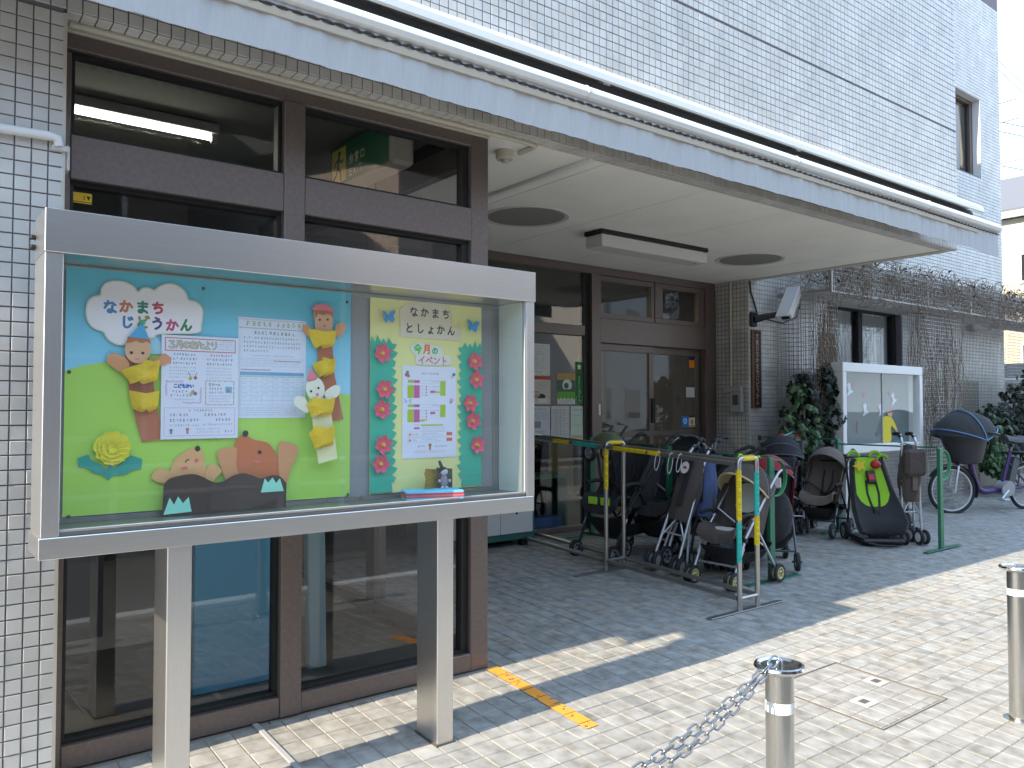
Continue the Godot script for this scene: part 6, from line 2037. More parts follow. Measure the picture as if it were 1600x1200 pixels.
func strollers():
	# between the steel rack and the first green rack
	buggy("black buggy with neon green patches, farthest along the steel rack", Vector3(4.80, gy(-1.45), -1.45), -1.55, {"frame": M("black"), "seat": M("cloth_black"), "hood": M("cloth_black"), "hub": M("hub_grey"), "reflector": M("neon"), "twin": false, "r": 0.07, "canopy": false})
	buggy("dark grey buggy with silver tubes standing behind the middle frame of the steel rack", Vector3(5.10, gy(-1.2), -1.20), -1.5, {"frame": M("tube_silver"), "seat": M("cloth_black"), "hood": M("cloth_grey"), "hub": M("hub_grey"), "trim": M("cloth_mesh"), "twin": false, "r": 0.082, "c0": -1.35, "c1": -0.45})
	folded("grey folded stroller with twin wheels and an oval name tag, leaning on the steel rack", Vector3(4.66, gy(-0.86), -0.86), -1.25, -0.36, {"frame": M("tube_silver"), "seat": M("cloth_brown"), "hub": M("hub_grey"), "tag": 1, "roll": -0.16})
	buggy("brown stroller with a cream-trimmed hood and yellowish wheels at the end of the steel rack", Vector3(4.90, gy(-0.40), -0.40), -1.55, {"frame": M("tube_silver"), "seat": M("cloth_brown"), "hood": M("cloth_brown"), "trim": M("cloth_cream"), "lining": M("cloth_cream"), "hub": M("hub_cream"), "pad": M("cloth_pale"), "spokes": 6, "r": 0.08, "bar": false, "c1": 0.75, "size": 0.84})
	folded("folded stroller with blue cloth squeezed behind the brown stroller", Vector3(5.0, gy(-0.80), -0.80), -1.2, -0.2, {"frame": M("tube_dark"), "seat": M("cloth_blue"), "hub": M("hub_grey")})
	buggy("black stroller with a grey bag, behind the folded twin-wheeled stroller", Vector3(5.55, gy(-1.15), -1.2), -2.3, {"frame": M("black"), "seat": M("cloth_black"), "hood": M("cloth_black"), "hub": M("hub_grey"), "bag": M("cloth_grey"), "twin": false, "r": 0.09, "canopy": false, "size": 0.9})
	# olive hood and small wheels hung over the rail at the far end
	var oh := thing("hung_stroller", "olive green folded stroller hanging upside down at the far end of the racks", "stroller", Vector3(4.90, 0.94, -1.72), -0.5, "strollers parked at the racks")
	var mb := MB.new()
	mb.surf(dome(Vector3(0, 0.0, 0), 0.15, 0.15, 0.2, -1.2, 1.0), 0.004)
	obj("hood", mb, M("cloth_olive"), oh)
	for x in [-0.20, -0.05]:
		var wh := Node3D.new()
		wh.name = "wheel"
		oh.add_child(wh, true)
		wheel_parts(wh, 0.075, 0.04, M("hub_grey"), Vector3(x, -0.02, 0.16), 5, 0.5)
	for x in [-0.13, 0.0]:
		mb = MB.new()
		mb.tube([Vector3(x, -0.03, 0.15), Vector3(x + 0.06, -0.30, 0.05), Vector3(x + 0.14, -0.55, 0.02)], 0.012, 8)
		mb.tube([Vector3(x + 0.05, 0.0, -0.05), Vector3(x + 0.19, 0.20, -0.05), Vector3(x + 0.10, 0.225, -0.05)], 0.013, 8)
		obj("tube", mb, M("tube_dark"), oh)
	# right of the first green rack
	var jg := buggy("black jogging stroller with a red hood, tucked behind the near green post", Vector3(5.62, gy(-0.62), -0.62), 2.3, {"frame": M("tube_dark"), "seat": M("cloth_black"), "hood": M("cloth_red"), "hub": M("chrome"), "twin": false, "spokes": 0, "r": 0.085, "c0": -0.9, "c1": 0.3})
	jg.scale = Vector3.ONE * 0.86
	mb = MB.new()
	mb.box(Vector3(0.02, 0.80, -0.36), Vector3(0.20, 0.10, 0.03), 0.012)
	obj("white_towel", mb, M("off_white"), jg)
	mb = MB.new()
	mb.ball(Vector3(0, 0.5, -0.30), Vector3(0.19, 0.26, 0.10), 16, 10)
	obj("rain_cover", mb, M("cloth_black"), jg)
	buggy("tall black stroller with a red-wrapped handle, right of the pier", Vector3(7.12, gy(-1.5), -1.50), 2.2, {"frame": M("tube_silver"), "seat": M("cloth_navy"), "hood": M("cloth_navy"), "hub": M("hub_grey"), "bar": true, "bag": M("cloth_navy"), "c1": -0.5, "c0": -1.3, "r": 0.08, "size": 0.95})
	mb = MB.new()
	mb.tube([Vector3(7.06, 0.95, -1.50), Vector3(7.14, 0.995, -1.48), Vector3(7.30, 1.0, -1.50), Vector3(7.44, 0.99, -1.50), Vector3(7.50, 0.93, -1.52)], [0.03, 0.045, 0.03, 0.042, 0.03], 10)
	tag(obj("red_wrap", mb, M("cloth_red")), "red wrap round the handle of the tall black stroller", "handle wrap")
	buggy("dark stroller with a brown hood, facing the steel rack, before the white board", Vector3(7.28, gy(-1.12), -1.12), -1.35, {"frame": M("black"), "seat": M("cloth_taupe"), "hood": M("cloth_taupe"), "trim": M("cloth_mesh"), "hub": M("hub_grey"), "bar": false, "r": 0.09, "twin": false, "c1": 0.7, "size": 0.82})
	green_seat(Vector3(7.36, gy(-0.66), -0.68), -0.72)
	folded("folded brown umbrella stroller with white-ringed wheels at the second green rack", Vector3(7.56, gy(-0.40), -0.42), -0.55, 0.0, {"frame": M("tube_silver"), "seat": M("cloth_brown"), "hub": M("hub_white"), "bag": M("cloth_brown"), "strap": M("cloth_taupe")})

func green_seat(at: Vector3, turn: float):
	var t := thing("stroller", "black stroller with a lime green seat and soft toys on its bar", "stroller", at, turn, "strollers parked at the racks")
	var mb: MB
	t.scale = Vector3.ONE * 0.87
	# black shell
	var rows := []
	for j in 9:
		var f := j / 8.0
		var row := PackedVector3Array()
		var half: float = [0.17, 0.25, 0.28, 0.27, 0.245, 0.225, 0.21, 0.19, 0.15][j]
		var y: float = [0.10, 0.14, 0.24, 0.36, 0.50, 0.62, 0.74, 0.85, 0.90][j]
		var z: float = [0.20, 0.27, 0.25, 0.14, 0.02, -0.05, -0.11, -0.16, -0.18][j]
		for k in 11:
			var u := k / 10.0 * 2.0 - 1.0
			row.append(Vector3(u * half, y, z + pow(absf(u), 3.0) * 0.10 - 0.03))
		rows.append(row)
	mb = MB.new()
	mb.surf(rows, 0.05)
	obj("shell", mb, M("cloth_black"), t)
	var o := smooth(PackedVector2Array([Vector2(-0.19, -0.05), Vector2(-0.17, -0.21), Vector2(0.0, -0.27), Vector2(0.15, -0.20), Vector2(0.16, 0.0), Vector2(0.14, 0.2), Vector2(0.15, 0.33), Vector2(0.10, 0.40), Vector2(-0.11, 0.40), Vector2(-0.14, 0.3), Vector2(-0.13, 0.16)]), 4)
	mb = MB.new()
	for i in o.size(): o[i] = o[i] * Vector2(1.28, 1.16)
	mb.prism(o, -0.004, 0.03, Transform3D(Basis(Vector3.RIGHT, -0.48), Vector3(0, 0.47, 0.075)))
	obj("seat", mb, M("lime"), t)
	mb = MB.new()
	for s in [-1, 1]: mb.tube([Vector3(s * 0.05, 0.66, 0.02), Vector3(s * 0.06, 0.52, 0.085), Vector3(s * 0.04, 0.40, 0.15), Vector3(0, 0.34, 0.19)], 0.012, 6)
	mb.box(Vector3(-0.01, 0.33, 0.20), Vector3(0.07, 0.10, 0.03), 0.01)
	mb.box(Vector3(0.0, 0.70, 0.03), Vector3(0.10, 0.15, 0.03), 0.012, Basis(Vector3.RIGHT, -0.48))
	obj("harness", mb, M("black"), t)
	mb = MB.new()
	mb.box(Vector3(0.0, 0.70, 0.048), Vector3(0.065, 0.07, 0.012), 0.003, Basis(Vector3.RIGHT, -0.48))
	obj("red_patch", mb, M("red"), t)
	mb = MB.new()
	mb.box(Vector3(0, 0.05, 0.12), Vector3(0.44, 0.05, 0.5), 0.02)
	mb.tube([Vector3(-0.2, 0.04, 0.34), Vector3(-0.05, 0.018, 0.42), Vector3(0.1, 0.015, 0.4)], 0.012, 6)
	mb.tube([Vector3(-0.22, 0.06, -0.1), Vector3(-0.2, 0.5, -0.06), Vector3(-0.2, 0.9, -0.18), Vector3(0.2, 0.9, -0.18), Vector3(0.2, 0.5, -0.06), Vector3(0.22, 0.06, -0.1)], 0.014, 8)
	obj("frame", mb, M("black"), t)
	for s in [-1, 1]:
		var wh := Node3D.new()
		wh.name = "wheel"
		t.add_child(wh, true)
		wheel_parts(wh, 0.10, 0.045, M("hub_grey"), Vector3(s * 0.25, 0.10, -0.08), 0)
	# toys over the top bar
	for q in [[-0.14, 0.02], [0.09, 0.02], [0.17, -0.02]]:
		mb = MB.new()
		var p := []
		for k in 9: p.append(Vector3(q[0] + cos(PI * k / 8.0) * 0.055, 0.90 + q[1] + sin(PI * k / 8.0) * 0.05, -0.10))
		mb.tube(p, 0.017, 8)
		obj("toy_arch", mb, M("lime"), t)
	mb = MB.new()
	mb.ball(Vector3(0.06, 0.835, 0.0), Vector3(0.055, 0.05, 0.05), 16, 10)
	obj("toy_ball", mb, M("red"), t)
	mb = MB.new()
	var st := PackedVector2Array()
	for k in 10: st.append(Vector2(0, 0.075 if k % 2 == 0 else 0.035).rotated(TAU * k / 10 + 0.4))
	mb.prism(st, 0, 0.02, Transform3D(Basis(), Vector3(-0.11, 0.82, -0.01)))
	obj("toy_star", mb, M("yellow"), t)
	mb = MB.new()
	var p2 := []
	for k in 12: p2.append(Vector3(0.17 + cos(TAU * k / 12.0) * 0.022, 0.14 + sin(TAU * k / 12.0) * 0.03, 0.272))
	mb.tube(p2, 0.004, 6)
	obj("label_mark", mb, M("off_white"), t)

func tape_print(key: String, c: Color, n: int) -> StandardMaterial3D:
	var ink := Ink.new(512, 32, c)
	for i in n: ink.scrib(10 + i * 512.0 / n, 9, 512.0 / n * 0.7, 14, c.darkened(0.65))
	return printed(key, ink.tex(), 0.4)

func tape(parent: Node, a: Vector3, b: Vector3, r: float, mat: Material, side: Vector3):   # a strip of printed tape wrapped on the seen half of a tube
	var mb := MB.new()
	var d := (b - a).normalized()
	side = (side - d * side.dot(d)).normalized()
	var w := d.cross(side)
	var rows := []
	for j in 7:
		var q := (j / 6.0 - 0.5) * PI * 1.1
		var o := side * cos(q) + w * sin(q)
		rows.append(PackedVector3Array([a + o * r, b + o * r]))
	mb.surf(rows)
	obj("tape", mb, mat, parent)

func racks_and_posts():
	var ty := tape_print("tape_yellow", Color(0.90, 0.78, 0.10), 5)
	var tt := tape_print("tape_teal", Color(0.16, 0.72, 0.66), 4)
	# stainless tube rack
	var rk := thing("steel_rack", "long stainless tube rack with yellow and teal tapes, nearest the display case", "stroller rack")
	var ss := mk("rack_steel", lin(0.48, 0.46, 0.43), 0.3, 0.9)
	var mb: MB
	var r := 0.0165
	var zs := [0.075, -1.14, -2.30]
	for z in zs:
		var y0 := gy(z)
		mb = MB.new()
		var top := y0 + 0.975
		mb.tube([Vector3(4.31, y0 + 0.006, z), Vector3(4.31, top - 0.035, z), Vector3(4.314, top - 0.016, z), Vector3(4.326, top - 0.004, z), Vector3(4.345, top, z), Vector3(4.465, top, z), Vector3(4.484, top - 0.004, z), Vector3(4.496, top - 0.016, z), Vector3(4.50, top - 0.035, z), Vector3(4.50, y0 + 0.006, z)], r, 12)
		obj("hoop", mb, ss, rk)
		mb = MB.new()
		mb.tube([Vector3(4.31, y0 + 0.075, z), Vector3(4.50, y0 + 0.075, z)], r * 0.9, 10)
		obj("cross_tube", mb, ss, rk)
		mb = MB.new()
		mb.box(Vector3(4.36, y0 + 0.004, z + 0.015), Vector3(0.76, 0.007, 0.045), 0.002)
		obj("foot_plate", mb, M("old_steel"), rk)
	for x in [4.31, 4.50]:
		for i in 2:
			var za: float = zs[i] - r
			var zb: float = zs[i + 1] + r
			mb = MB.new()
			mb.tube([Vector3(x, gy(za) + 0.075, za), Vector3(x, gy(zb) + 0.075, zb)], r, 10)
			obj("floor_tube", mb, M("old_steel"), rk)
			mb = MB.new()
			mb.tube([Vector3(x, gy(za) + 0.94, za), Vector3(x, gy(zb) + 0.94, zb)], r, 10)
			obj("top_tube", mb, M("old_steel"), rk)
	var up := Vector3(-0.5, 0.5, 0.7)
	var y1 := gy(zs[0])
	var y2 := gy(zs[1])
	tape(rk, Vector3(4.31, y1 + 0.90, zs[0]), Vector3(4.31, y1 + 0.58, zs[0]), r + 0.0012, ty, Vector3(-0.6, 0, 0.8))
	tape(rk, Vector3(4.31, y1 + 0.565, zs[0]), Vector3(4.31, y1 + 0.31, zs[0]), r + 0.0012, tt, Vector3(-0.2, 0, 0.9))
	tape(rk, Vector3(4.50, y1 + 0.88, zs[0]), Vector3(4.50, y1 + 0.60, zs[0]), r + 0.0012, tt, Vector3(-0.2, 0, 0.9))
	tape(rk, Vector3(4.50, y1 + 0.59, zs[0]), Vector3(4.50, y1 + 0.40, zs[0]), r + 0.0012, ty, Vector3(-0.5, 0, 0.8))
	tape(rk, Vector3(4.345, y1 + 0.975, zs[0]), Vector3(4.465, y1 + 0.975, zs[0]), r + 0.0012, ty, up)
	tape(rk, Vector3(4.31, y2 + 0.93, zs[1]), Vector3(4.31, y2 + 0.62, zs[1]), r + 0.0012, ty, Vector3(-0.6, 0, 0.8))
	tape(rk, Vector3(4.34, y2 + 0.975, zs[1]), Vector3(4.47, y2 + 0.975, zs[1]), r + 0.0012, ty, up)
	tape(rk, Vector3(4.31, gy(-1.05) + 0.94, -1.05), Vector3(4.31, gy(-0.72) + 0.94, -0.72), r + 0.0012, ty, up)
	tape(rk, Vector3(4.31, gy(-0.70) + 0.94, -0.70), Vector3(4.31, gy(-0.58) + 0.94, -0.58), r + 0.0012, ty, up)
	tape(rk, Vector3(4.31, gy(-1.22) + 0.94, -1.22), Vector3(4.31, gy(-1.50) + 0.94, -1.50), r + 0.0012, tt, up)
	tape(rk, Vector3(4.31, gy(-1.55) + 0.94, -1.55), Vector3(4.31, gy(-1.75) + 0.94, -1.75), r + 0.0012, ty, up)
	# chains and cords looped over the rail
	for q in [[-0.62, 0.07], [-0.50, 0.08], [-0.42, 0.06]]:
		mb = MB.new()
		var p := []
		for k in 14: p.append(Vector3(4.31 + sin(TAU * k / 14.0) * 0.024, gy(q[0]) + 0.925 - q[1] * 0.5 + cos(TAU * k / 14.0) * (q[1] * 0.5 + 0.035), q[0] + cos(TAU * k / 14.0) * 0.015))
		mb.tube(p, 0.0032, 6, false, true)
		tag(obj("lock_loop", mb, M("tube_silver")), ["thin wire lock looped over the steel rail, farthest of three", "thin wire lock looped over the steel rail, middle of three", "thin wire lock looped over the steel rail, nearest the yellow tape"][[-0.62, -0.50, -0.42].find(q[0])], "lock", "wire locks on the steel rail")
	# green racks
	var labels := ["green post rack with round loops, just behind the near end of the steel rack", "green post rack with round loops, in front of the white notice board"]
	var first: Node3D
	for i in 2:
		var at := Vector3([5.17, 7.53][i], 0, [-0.275, -0.11][i])
		if first:
			dup(first, "green_rack", labels[i], at)
			continue
		first = thing("green_rack", labels[i], "stroller rack", at, 0.0, "green stroller racks")
		for k in 3:
			var z: float = [0.0, -0.99, -1.93][k]
			var y0 := gy(z + at.z)
			mb = MB.new()
			mb.box(Vector3(0, y0 + 0.46, z), Vector3(0.062, 0.91, 0.03), 0.004)
			obj("post", mb, M("green_paint"), first)
			mb = MB.new()
			mb.box(Vector3(0.03, y0 + 0.004, z), Vector3(0.66, 0.008, 0.05), 0.002)
			obj("foot", mb, M("green_paint"), first)
		for k in 2:
			mb = MB.new()
			var za: float = [0.0, -0.99][k] - 0.016
			var zb: float = [-0.99, -1.93][k] + 0.016
			mb.box(Vector3(0, gy(-1.2) + 0.43, (za + zb) * 0.5), Vector3(0.045, 0.045, za - zb), 0.004) if k == 1 else mb.box(Vector3(0, gy(-0.6) + 0.905, (za + zb) * 0.5), Vector3(0.018, 0.014, za - zb), 0.003)
			obj("rail", mb, M("green_paint"), first)
		mb = MB.new()
		mb.box(Vector3(0, gy(-1.5) + 0.905, -1.46), Vector3(0.018, 0.014, 0.92), 0.003)
		obj("rail", mb, M("green_paint"), first)
		mb = MB.new()
		var rows := []
		for k in 15:
			var a := lerpf(PI * 0.5, -PI * 0.62, k / 14.0)
			var c := Vector3(0.055 + cos(a) * 0.135, 0.775 + sin(a) * 0.14, 0)
			if k == 0: c.x = 0.0
			rows.append(PackedVector3Array([c + Vector3(0, 0, 0.015), c - Vector3(0, 0, 0.015)]))
		rows.append(PackedVector3Array([Vector3(0.02, 0.66, 0.015), Vector3(0.02, 0.66, -0.015)]))
		mb.surf(rows, 0.006)
		obj("loop", mb, mk("green_light", lin(0.06, 0.30, 0.13), 0.4), first)
	for i in 3:
		mb = MB.new()
		var p := []
		var z: float = [-0.36, -0.43, -0.52][i]
		for k in 12: p.append(Vector3(5.17 - 0.03 + cos(0.9 + k * 0.42) * 0.035, gy(z) + 0.865 + sin(0.9 + k * 0.42) * 0.05, z))
		mb.tube(p, 0.0075, 7)
		tag(obj("plastic_hook", mb, [M("neon"), M("yellow"), M("neon")][i]), ["bright green plastic hook on the first green rail, nearest the post", "orange-yellow plastic hook between two green hooks", "bright green plastic hook on the first green rail, farther from the post"][i], "hook", "plastic hooks on the green rail")
	mb = MB.new()
	mb.tube([Vector3(7.53, 0.98, -0.52), Vector3(7.59, 0.95, -0.40), Vector3(7.60, 0.85, -0.36), Vector3(7.57, 0.80, -0.40), Vector3(7.55, 0.90, -0.46), Vector3(7.58, 0.66, -0.42), Vector3(7.60, 0.42, -0.40)], 0.008, 6)
	tag(obj("cord", mb, mk("cord_teal", lin(0.10, 0.36, 0.36), 0.6)), "pale teal cord looped over the second green rack by the folded stroller", "cord")
	mb = MB.new()
	mb.tube([Vector3(7.05, 1.01, -1.42), Vector3(7.2, 1.03, -1.45), Vector3(7.35, 1.05, -1.5), Vector3(7.48, 1.04, -1.55)], 0.009, 6)
	tag(obj("cord", mb, M("cord_teal")), "teal cord tied between the red handle wrap and the green rail", "cord")
	# bollards and chain
	var b0 := thing("bollard", "stainless bollard with a flat cap in the foreground, holding a chain", "bollard", Vector3(1.967, gy(1.937), 1.937), 0.0, "steel bollards along the road")
	mb = MB.new()
	mb.lathe([Vector2(0.0385, 0.0), Vector2(0.0385, 0.660)], 40)
	obj("tube", mb, mk("bollard_steel", lin(0.56, 0.55, 0.52), 0.25, 1.0), b0)
	mb = MB.new()
	mb.lathe([Vector2(0.062, 0.0), Vector2(0.062, 0.006), Vector2(0.04, 0.008)], 36)
	obj("flange", mb, M("steel"), b0)
	mb = MB.new()
	mb.lathe([Vector2(0.0, 0.660), Vector2(0.05, 0.6595), Vector2(0.066, 0.667), Vector2(0.0695, 0.674), Vector2(0.067, 0.680), Vector2(0.060, 0.682), Vector2(0.05, 0.677), Vector2(0.02, 0.6755), Vector2(0.0, 0.675)], 44)
	obj("cap", mb, M("chrome"), b0)
	mb = MB.new()
	mb.lathe([Vector2(0.0392, 0.552), Vector2(0.0392, 0.582)], 40)
	obj("reflective_band", mb, mk("band_white", lin(0.72, 0.74, 0.74), 0.35), b0)
	mb = MB.new()
	mb.tube([Vector3(-0.012, 0.675, 0), Vector3(-0.012, 0.686, 0), Vector3(-0.006, 0.692, 0), Vector3(0.006, 0.692, 0), Vector3(0.012, 0.686, 0), Vector3(0.012, 0.675, 0)], 0.0035, 8)
	obj("chain_eye", mb, M("chrome"), b0)
	dup(b0, "bollard", "stainless bollard at the right edge of the picture", Vector3(3.985, gy(1.80), 1.80))
	dup(b0, "bollard", "stainless bollard left of the camera, at the other end of the chain", Vector3(0.02, gy(1.937), 1.937))
	var link := MB.new()
	var lp := []
	for k in 16:
		var a := TAU * k / 16.0
		lp.append(Vector3(cos(a) * 0.0105 + signf(cos(a)) * 0.0105, sin(a) * 0.0105, 0))
	link.tube(lp, 0.0027, 7, false, true)
	var lm := link.done(mk("chain_steel", lin(0.36, 0.36, 0.37), 0.3, 1.0))
	for s in 2:
		var ch := thing("chain", ["steel link chain sagging left from the foreground bollard, upper strand", "steel link chain sagging left from the foreground bollard, lower strand"][s], "chain", Vector3.ZERO, 0.0, "chain strands at the foreground bollard")
		var a := Vector3(1.967 - 0.015, gy(1.937) + 0.697, 1.937)
		var pts := []
		var n := 400
		for k in n + 1:
			var t := k / float(n)
			var x := lerpf(a.x, 0.035, t)
			var c := (cosh((t - 0.5) * 2.4) - cosh(1.2)) / (cosh(1.2) - 1.0)
			pts.append(Vector3(x, a.y + c * (0.190 + s * 0.006) + [0.0, -0.012][s] * sin(PI * minf(t * 6.0, 1.0) * 0.5), a.z + [-0.010, 0.010][s] * sin(PI * minf(t * 5.0, 1.0) * 0.5)))
		var run := 0.0
		var next := 0.013
		var k2 := 0
		for k in n:
			var step: float = pts[k].distance_to(pts[k + 1])
			while next < run + step:
				var q: Vector3 = pts[k].lerp(pts[k + 1], (next - run) / step)
				var d: Vector3 = (pts[k + 1] - pts[k]).normalized()
				var o := MeshInstance3D.new()
				o.mesh = lm
				o.name = "link"
				ch.add_child(o, true)
				var up2 := Vector3(0, 0, 1).rotated(d, (PI / 4 if k2 % 2 == 0 else -PI / 4) + 0.25 * sin(k2 * 0.7))
				o.transform = Transform3D(Basis(d, up2.cross(d), up2).orthonormalized(), q)
				next += 0.0345
				k2 += 1
			run += step

func lattice(mb: MB, o: Vector3, u: Vector3, v: Vector3, w: float, h: float, p: float, t: float):   # a grid of wires
	var n := u.cross(v)
	for i in int(w / p) + 1: mb.box(o + u * i * p + v * h * 0.5, Vector3(t, h, t), 0.0, Basis(u, v, n))
	for j in int(h / p) + 1: mb.box(o + v * j * p + u * w * 0.5 + n * t * 1.02, Vector3(w, t, t), 0.0, Basis(u, v, n))

func leaf_mesh(lobed: bool) -> ArrayMesh:
	var mb := MB.new()
	var p := P("0 0 18 -6 40 4 34 20 50 34 28 40 22 62 0 78 -22 62 -28 40 -50 34 -34 20 -40 4 -18 -6") if lobed else P("0 0 16 14 20 34 12 56 0 72 -12 56 -20 34 -16 14")
	for i in p.size():
		var a := p[i]
		var b := p[(i + 1) % p.size()]
		mb.poly([Vector3(0, 0.03, 0.006), Vector3(a.x, a.y, -absf(a.x) * 0.25), Vector3(b.x, b.y, -absf(b.x) * 0.25)], Vector3(0, 0, 1))
	return mb.done(null)

func ivy(called: String, label: String, cat: String, blobs: Array, count: int, singles: int, seed_n: int, stems: Array, face: Vector3):
	var t := thing(called, label, cat)
	var r := RandomNumberGenerator.new()
	r.seed = seed_n
	var mb := MB.new()
	for s in stems: mb.tube(s, 0.009, 6)
	obj("stem", mb, M("twig"), t)
	var where := []
	var tones := []
	for i in count:
		var b: Array = blobs[r.randi() % blobs.size()]
		var c: Vector3 = b[0]
		var d := Vector3(r.randfn(), r.randfn(), r.randfn()).normalized() * pow(r.randf(), 0.45)
		var q := c + d * (b[1] as Vector3)
		var out := (face + Vector3(r.randfn() * 0.8, 0.3 + r.randfn() * 0.7, r.randfn() * 0.6)).normalized()
		var up := Vector3(r.randf_range(-0.8, 0.8), -1, r.randf_range(-0.3, 0.3)).normalized()
		var x := up.cross(out).normalized()
		var sc := r.randf_range(0.45, 1.25)
		where.append(Transform3D(Basis(x, out.cross(x), out).scaled(Vector3.ONE * sc), q))
		var g := r.randf_range(0.05, 0.16)
		tones.append(Color(g * r.randf_range(0.40, 0.6), g, g * r.randf_range(0.25, 0.45)))
	pieces(t, "leaf", "foliage", leaf_mesh(true), where, tones, "leaf", singles)

func bicycle_wheel(parent: Node, r: float, at: Vector3, turn: float):
	var wh := Node3D.new()
	wh.name = "wheel"
	parent.add_child(wh, true)
	wh.position = at
	wh.rotation.y = turn
	var mb := MB.new()
	var p := []
	for k in 40: p.append(Vector3(cos(TAU * k / 40) * r, sin(TAU * k / 40) * r, 0))
	mb.tube(p, 0.019, 8, false, true)
	obj("tyre", mb, M("rubber"), wh)
	mb = MB.new()
	p = []
	for k in 40: p.append(Vector3(cos(TAU * k / 40) * (r - 0.025), sin(TAU * k / 40) * (r - 0.025), 0))
	mb.tube(p, 0.010, 6, false, true)
	obj("rim", mb, M("hub_white"), wh)
	mb = MB.new()
	for k in 28:
		var a := TAU * k / 28
		mb.tube([Vector3(cos(a + 0.3) * 0.025, sin(a + 0.3) * 0.025, 0.025 if k % 2 else -0.025), Vector3(cos(a) * (r - 0.02), sin(a) * (r - 0.02), 0)], 0.0014, 4, false)
	obj("spokes", mb, M("chrome"), wh)
	mb = MB.new()
	mb.tube([Vector3(0, 0, -0.05), Vector3(0, 0, 0.05)], 0.028, 12)
	obj("hub", mb, M("tube_silver"), wh)

func bicycle(at: Vector3, turn: float):   # along x: front wheel at the origin, rear wheel at +x
	var t := thing("child_bicycle", "purple electric bicycle with a hooded black child seat in front, at the right edge", "bicycle", at, turn)
	t.scale = Vector3.ONE * 1.08
	var pu := mk("frame_purple", lin(0.075, 0.03, 0.14), 0.3, 0.2)
	var r := 0.25
	bicycle_wheel(t, r, Vector3(0, r, 0), -0.35)
	bicycle_wheel(t, r, Vector3(1.20, r, 0), 0.0)
	var mb := MB.new()
	mb.tube([Vector3(0.22, 0.66, 0), Vector3(0.29, 0.56, 0), Vector3(0.37, 0.34, 0), Vector3(0.42, 0.25, 0), Vector3(0.50, 0.215, 0), Vector3(0.84, 0.215, 0)], [0.028, 0.03, 0.033, 0.034, 0.034, 0.03], 12)
	mb.tube([Vector3(0.80, 0.215, 0), Vector3(0.92, 0.52, 0), Vector3(0.97, 0.66, 0)], 0.021, 10)
	mb.tube([Vector3(0.80, 0.22, 0.03), Vector3(1.20, r, 0.06)], 0.013, 8)
	mb.tube([Vector3(0.80, 0.22, -0.03), Vector3(1.20, r, -0.06)], 0.013, 8)
	mb.tube([Vector3(0.92, 0.52, 0.02), Vector3(1.20, r, 0.06)], 0.011, 8)
	mb.tube([Vector3(0.92, 0.52, -0.02), Vector3(1.20, r, -0.06)], 0.011, 8)
	obj("frame", mb, pu, t)
	mb = MB.new()
	mb.tube([Vector3(0.17, 0.82, 0), Vector3(0.215, 0.62, 0), Vector3(0.12, 0.52, 0)], 0.02, 10)
	var fk := Basis(Vector3.UP, -0.35)
	for s in [-1, 1]: mb.tube([Vector3(0.12, 0.54, 0), fk * Vector3(0.05, 0.50, s * 0.05), fk * Vector3(0, r, s * 0.06)], 0.013, 8)
	obj("fork", mb, M("tube_silver"), t)
	mb = MB.new()
	for s in [-1, 1]: mb.tube([Vector3(0.17, 0.84, 0), Vector3(0.16, 0.90, s * 0.2), Vector3(0.30, 0.88, s * 0.27), Vector3(0.42, 0.86, s * 0.26)], [0.012, 0.012, 0.012, 0.017], 8)
	obj("handlebar", mb, M("black"), t)
	# front mudguard
	mb = MB.new()
	var rows := []
	for k in 13:
		var a := lerpf(-0.3, 2.6, k / 12.0)
		rows.append(PackedVector3Array([fk * Vector3(cos(a) * 0.285, sin(a) * 0.285 , 0.028) + Vector3(0, r, 0), fk * Vector3(cos(a) * 0.29, sin(a) * 0.29, 0) + Vector3(0, r, 0), fk * Vector3(cos(a) * 0.285, sin(a) * 0.285, -0.028) + Vector3(0, r, 0)]))
	mb.surf(rows, 0.003)
	obj("mudguard", mb, M("black"), t)
	# child seat with a hood
	mb = MB.new()
	rows = []
	for j in 8:
		var row := PackedVector3Array()
		for k in 15:
			var a := TAU * 0.5 + PI * k / 14.0
			var f := j / 7.0
			var rad := lerpf(0.15, 0.25, f)
			row.append(Vector3(0.24 - f * 0.05 + cos(a) * rad * 1.15 * -1.0, 0.55 + f * 0.34, sin(a) * rad * 0.8 * (1.0)))
		rows.append(row)
	mb.surf(rows, 0.012)
	rows = []
	for j in 8:
		var row := PackedVector3Array()
		for k in 15:
			var a := PI * k / 14.0
			var f := j / 7.0
			var rad := lerpf(0.15, 0.25, f)
			row.append(Vector3(0.24 - f * 0.05 + cos(a) * rad * 1.15 * -1.0, 0.55 + f * (0.34 - 0.06 * sin(PI * k / 14.0)), sin(a) * rad * 0.8))
		rows.append(row)
	mb.surf(rows, 0.012)
	mb.box(Vector3(0.24, 0.56, 0), Vector3(0.26, 0.05, 0.2), 0.02)
	var seat := obj("child_seat", mb, mk("seat_grey", lin(0.032, 0.032, 0.035), 0.6), t)
	seat.set_meta("label", "black child seat over the front wheel")
	mb = MB.new()
	mb.surf(dome(Vector3(0.02, 0.84, 0), 0.26, 0.33, 0.44, -1.4, 1.1).map(func(rw): return PackedVector3Array(Array(rw).map(func(q): return Vector3(0.22 + q.z, q.y - 0.04, q.x - 0.02)))), 0.004)
	obj("hood", mb, M("cloth_black"), t)
	mb = MB.new()
	for a0 in [-1.2, -0.2, 1.1]:
		var p := []
		for k in 15:
			var q := PI * k / 14.0
			p.append(Vector3(0.22 + sin(q) * sin(a0) * 0.445, 0.80 + sin(q) * cos(a0) * 0.335, cos(q) * 0.265))
		mb.tube(p, 0.008, 6)
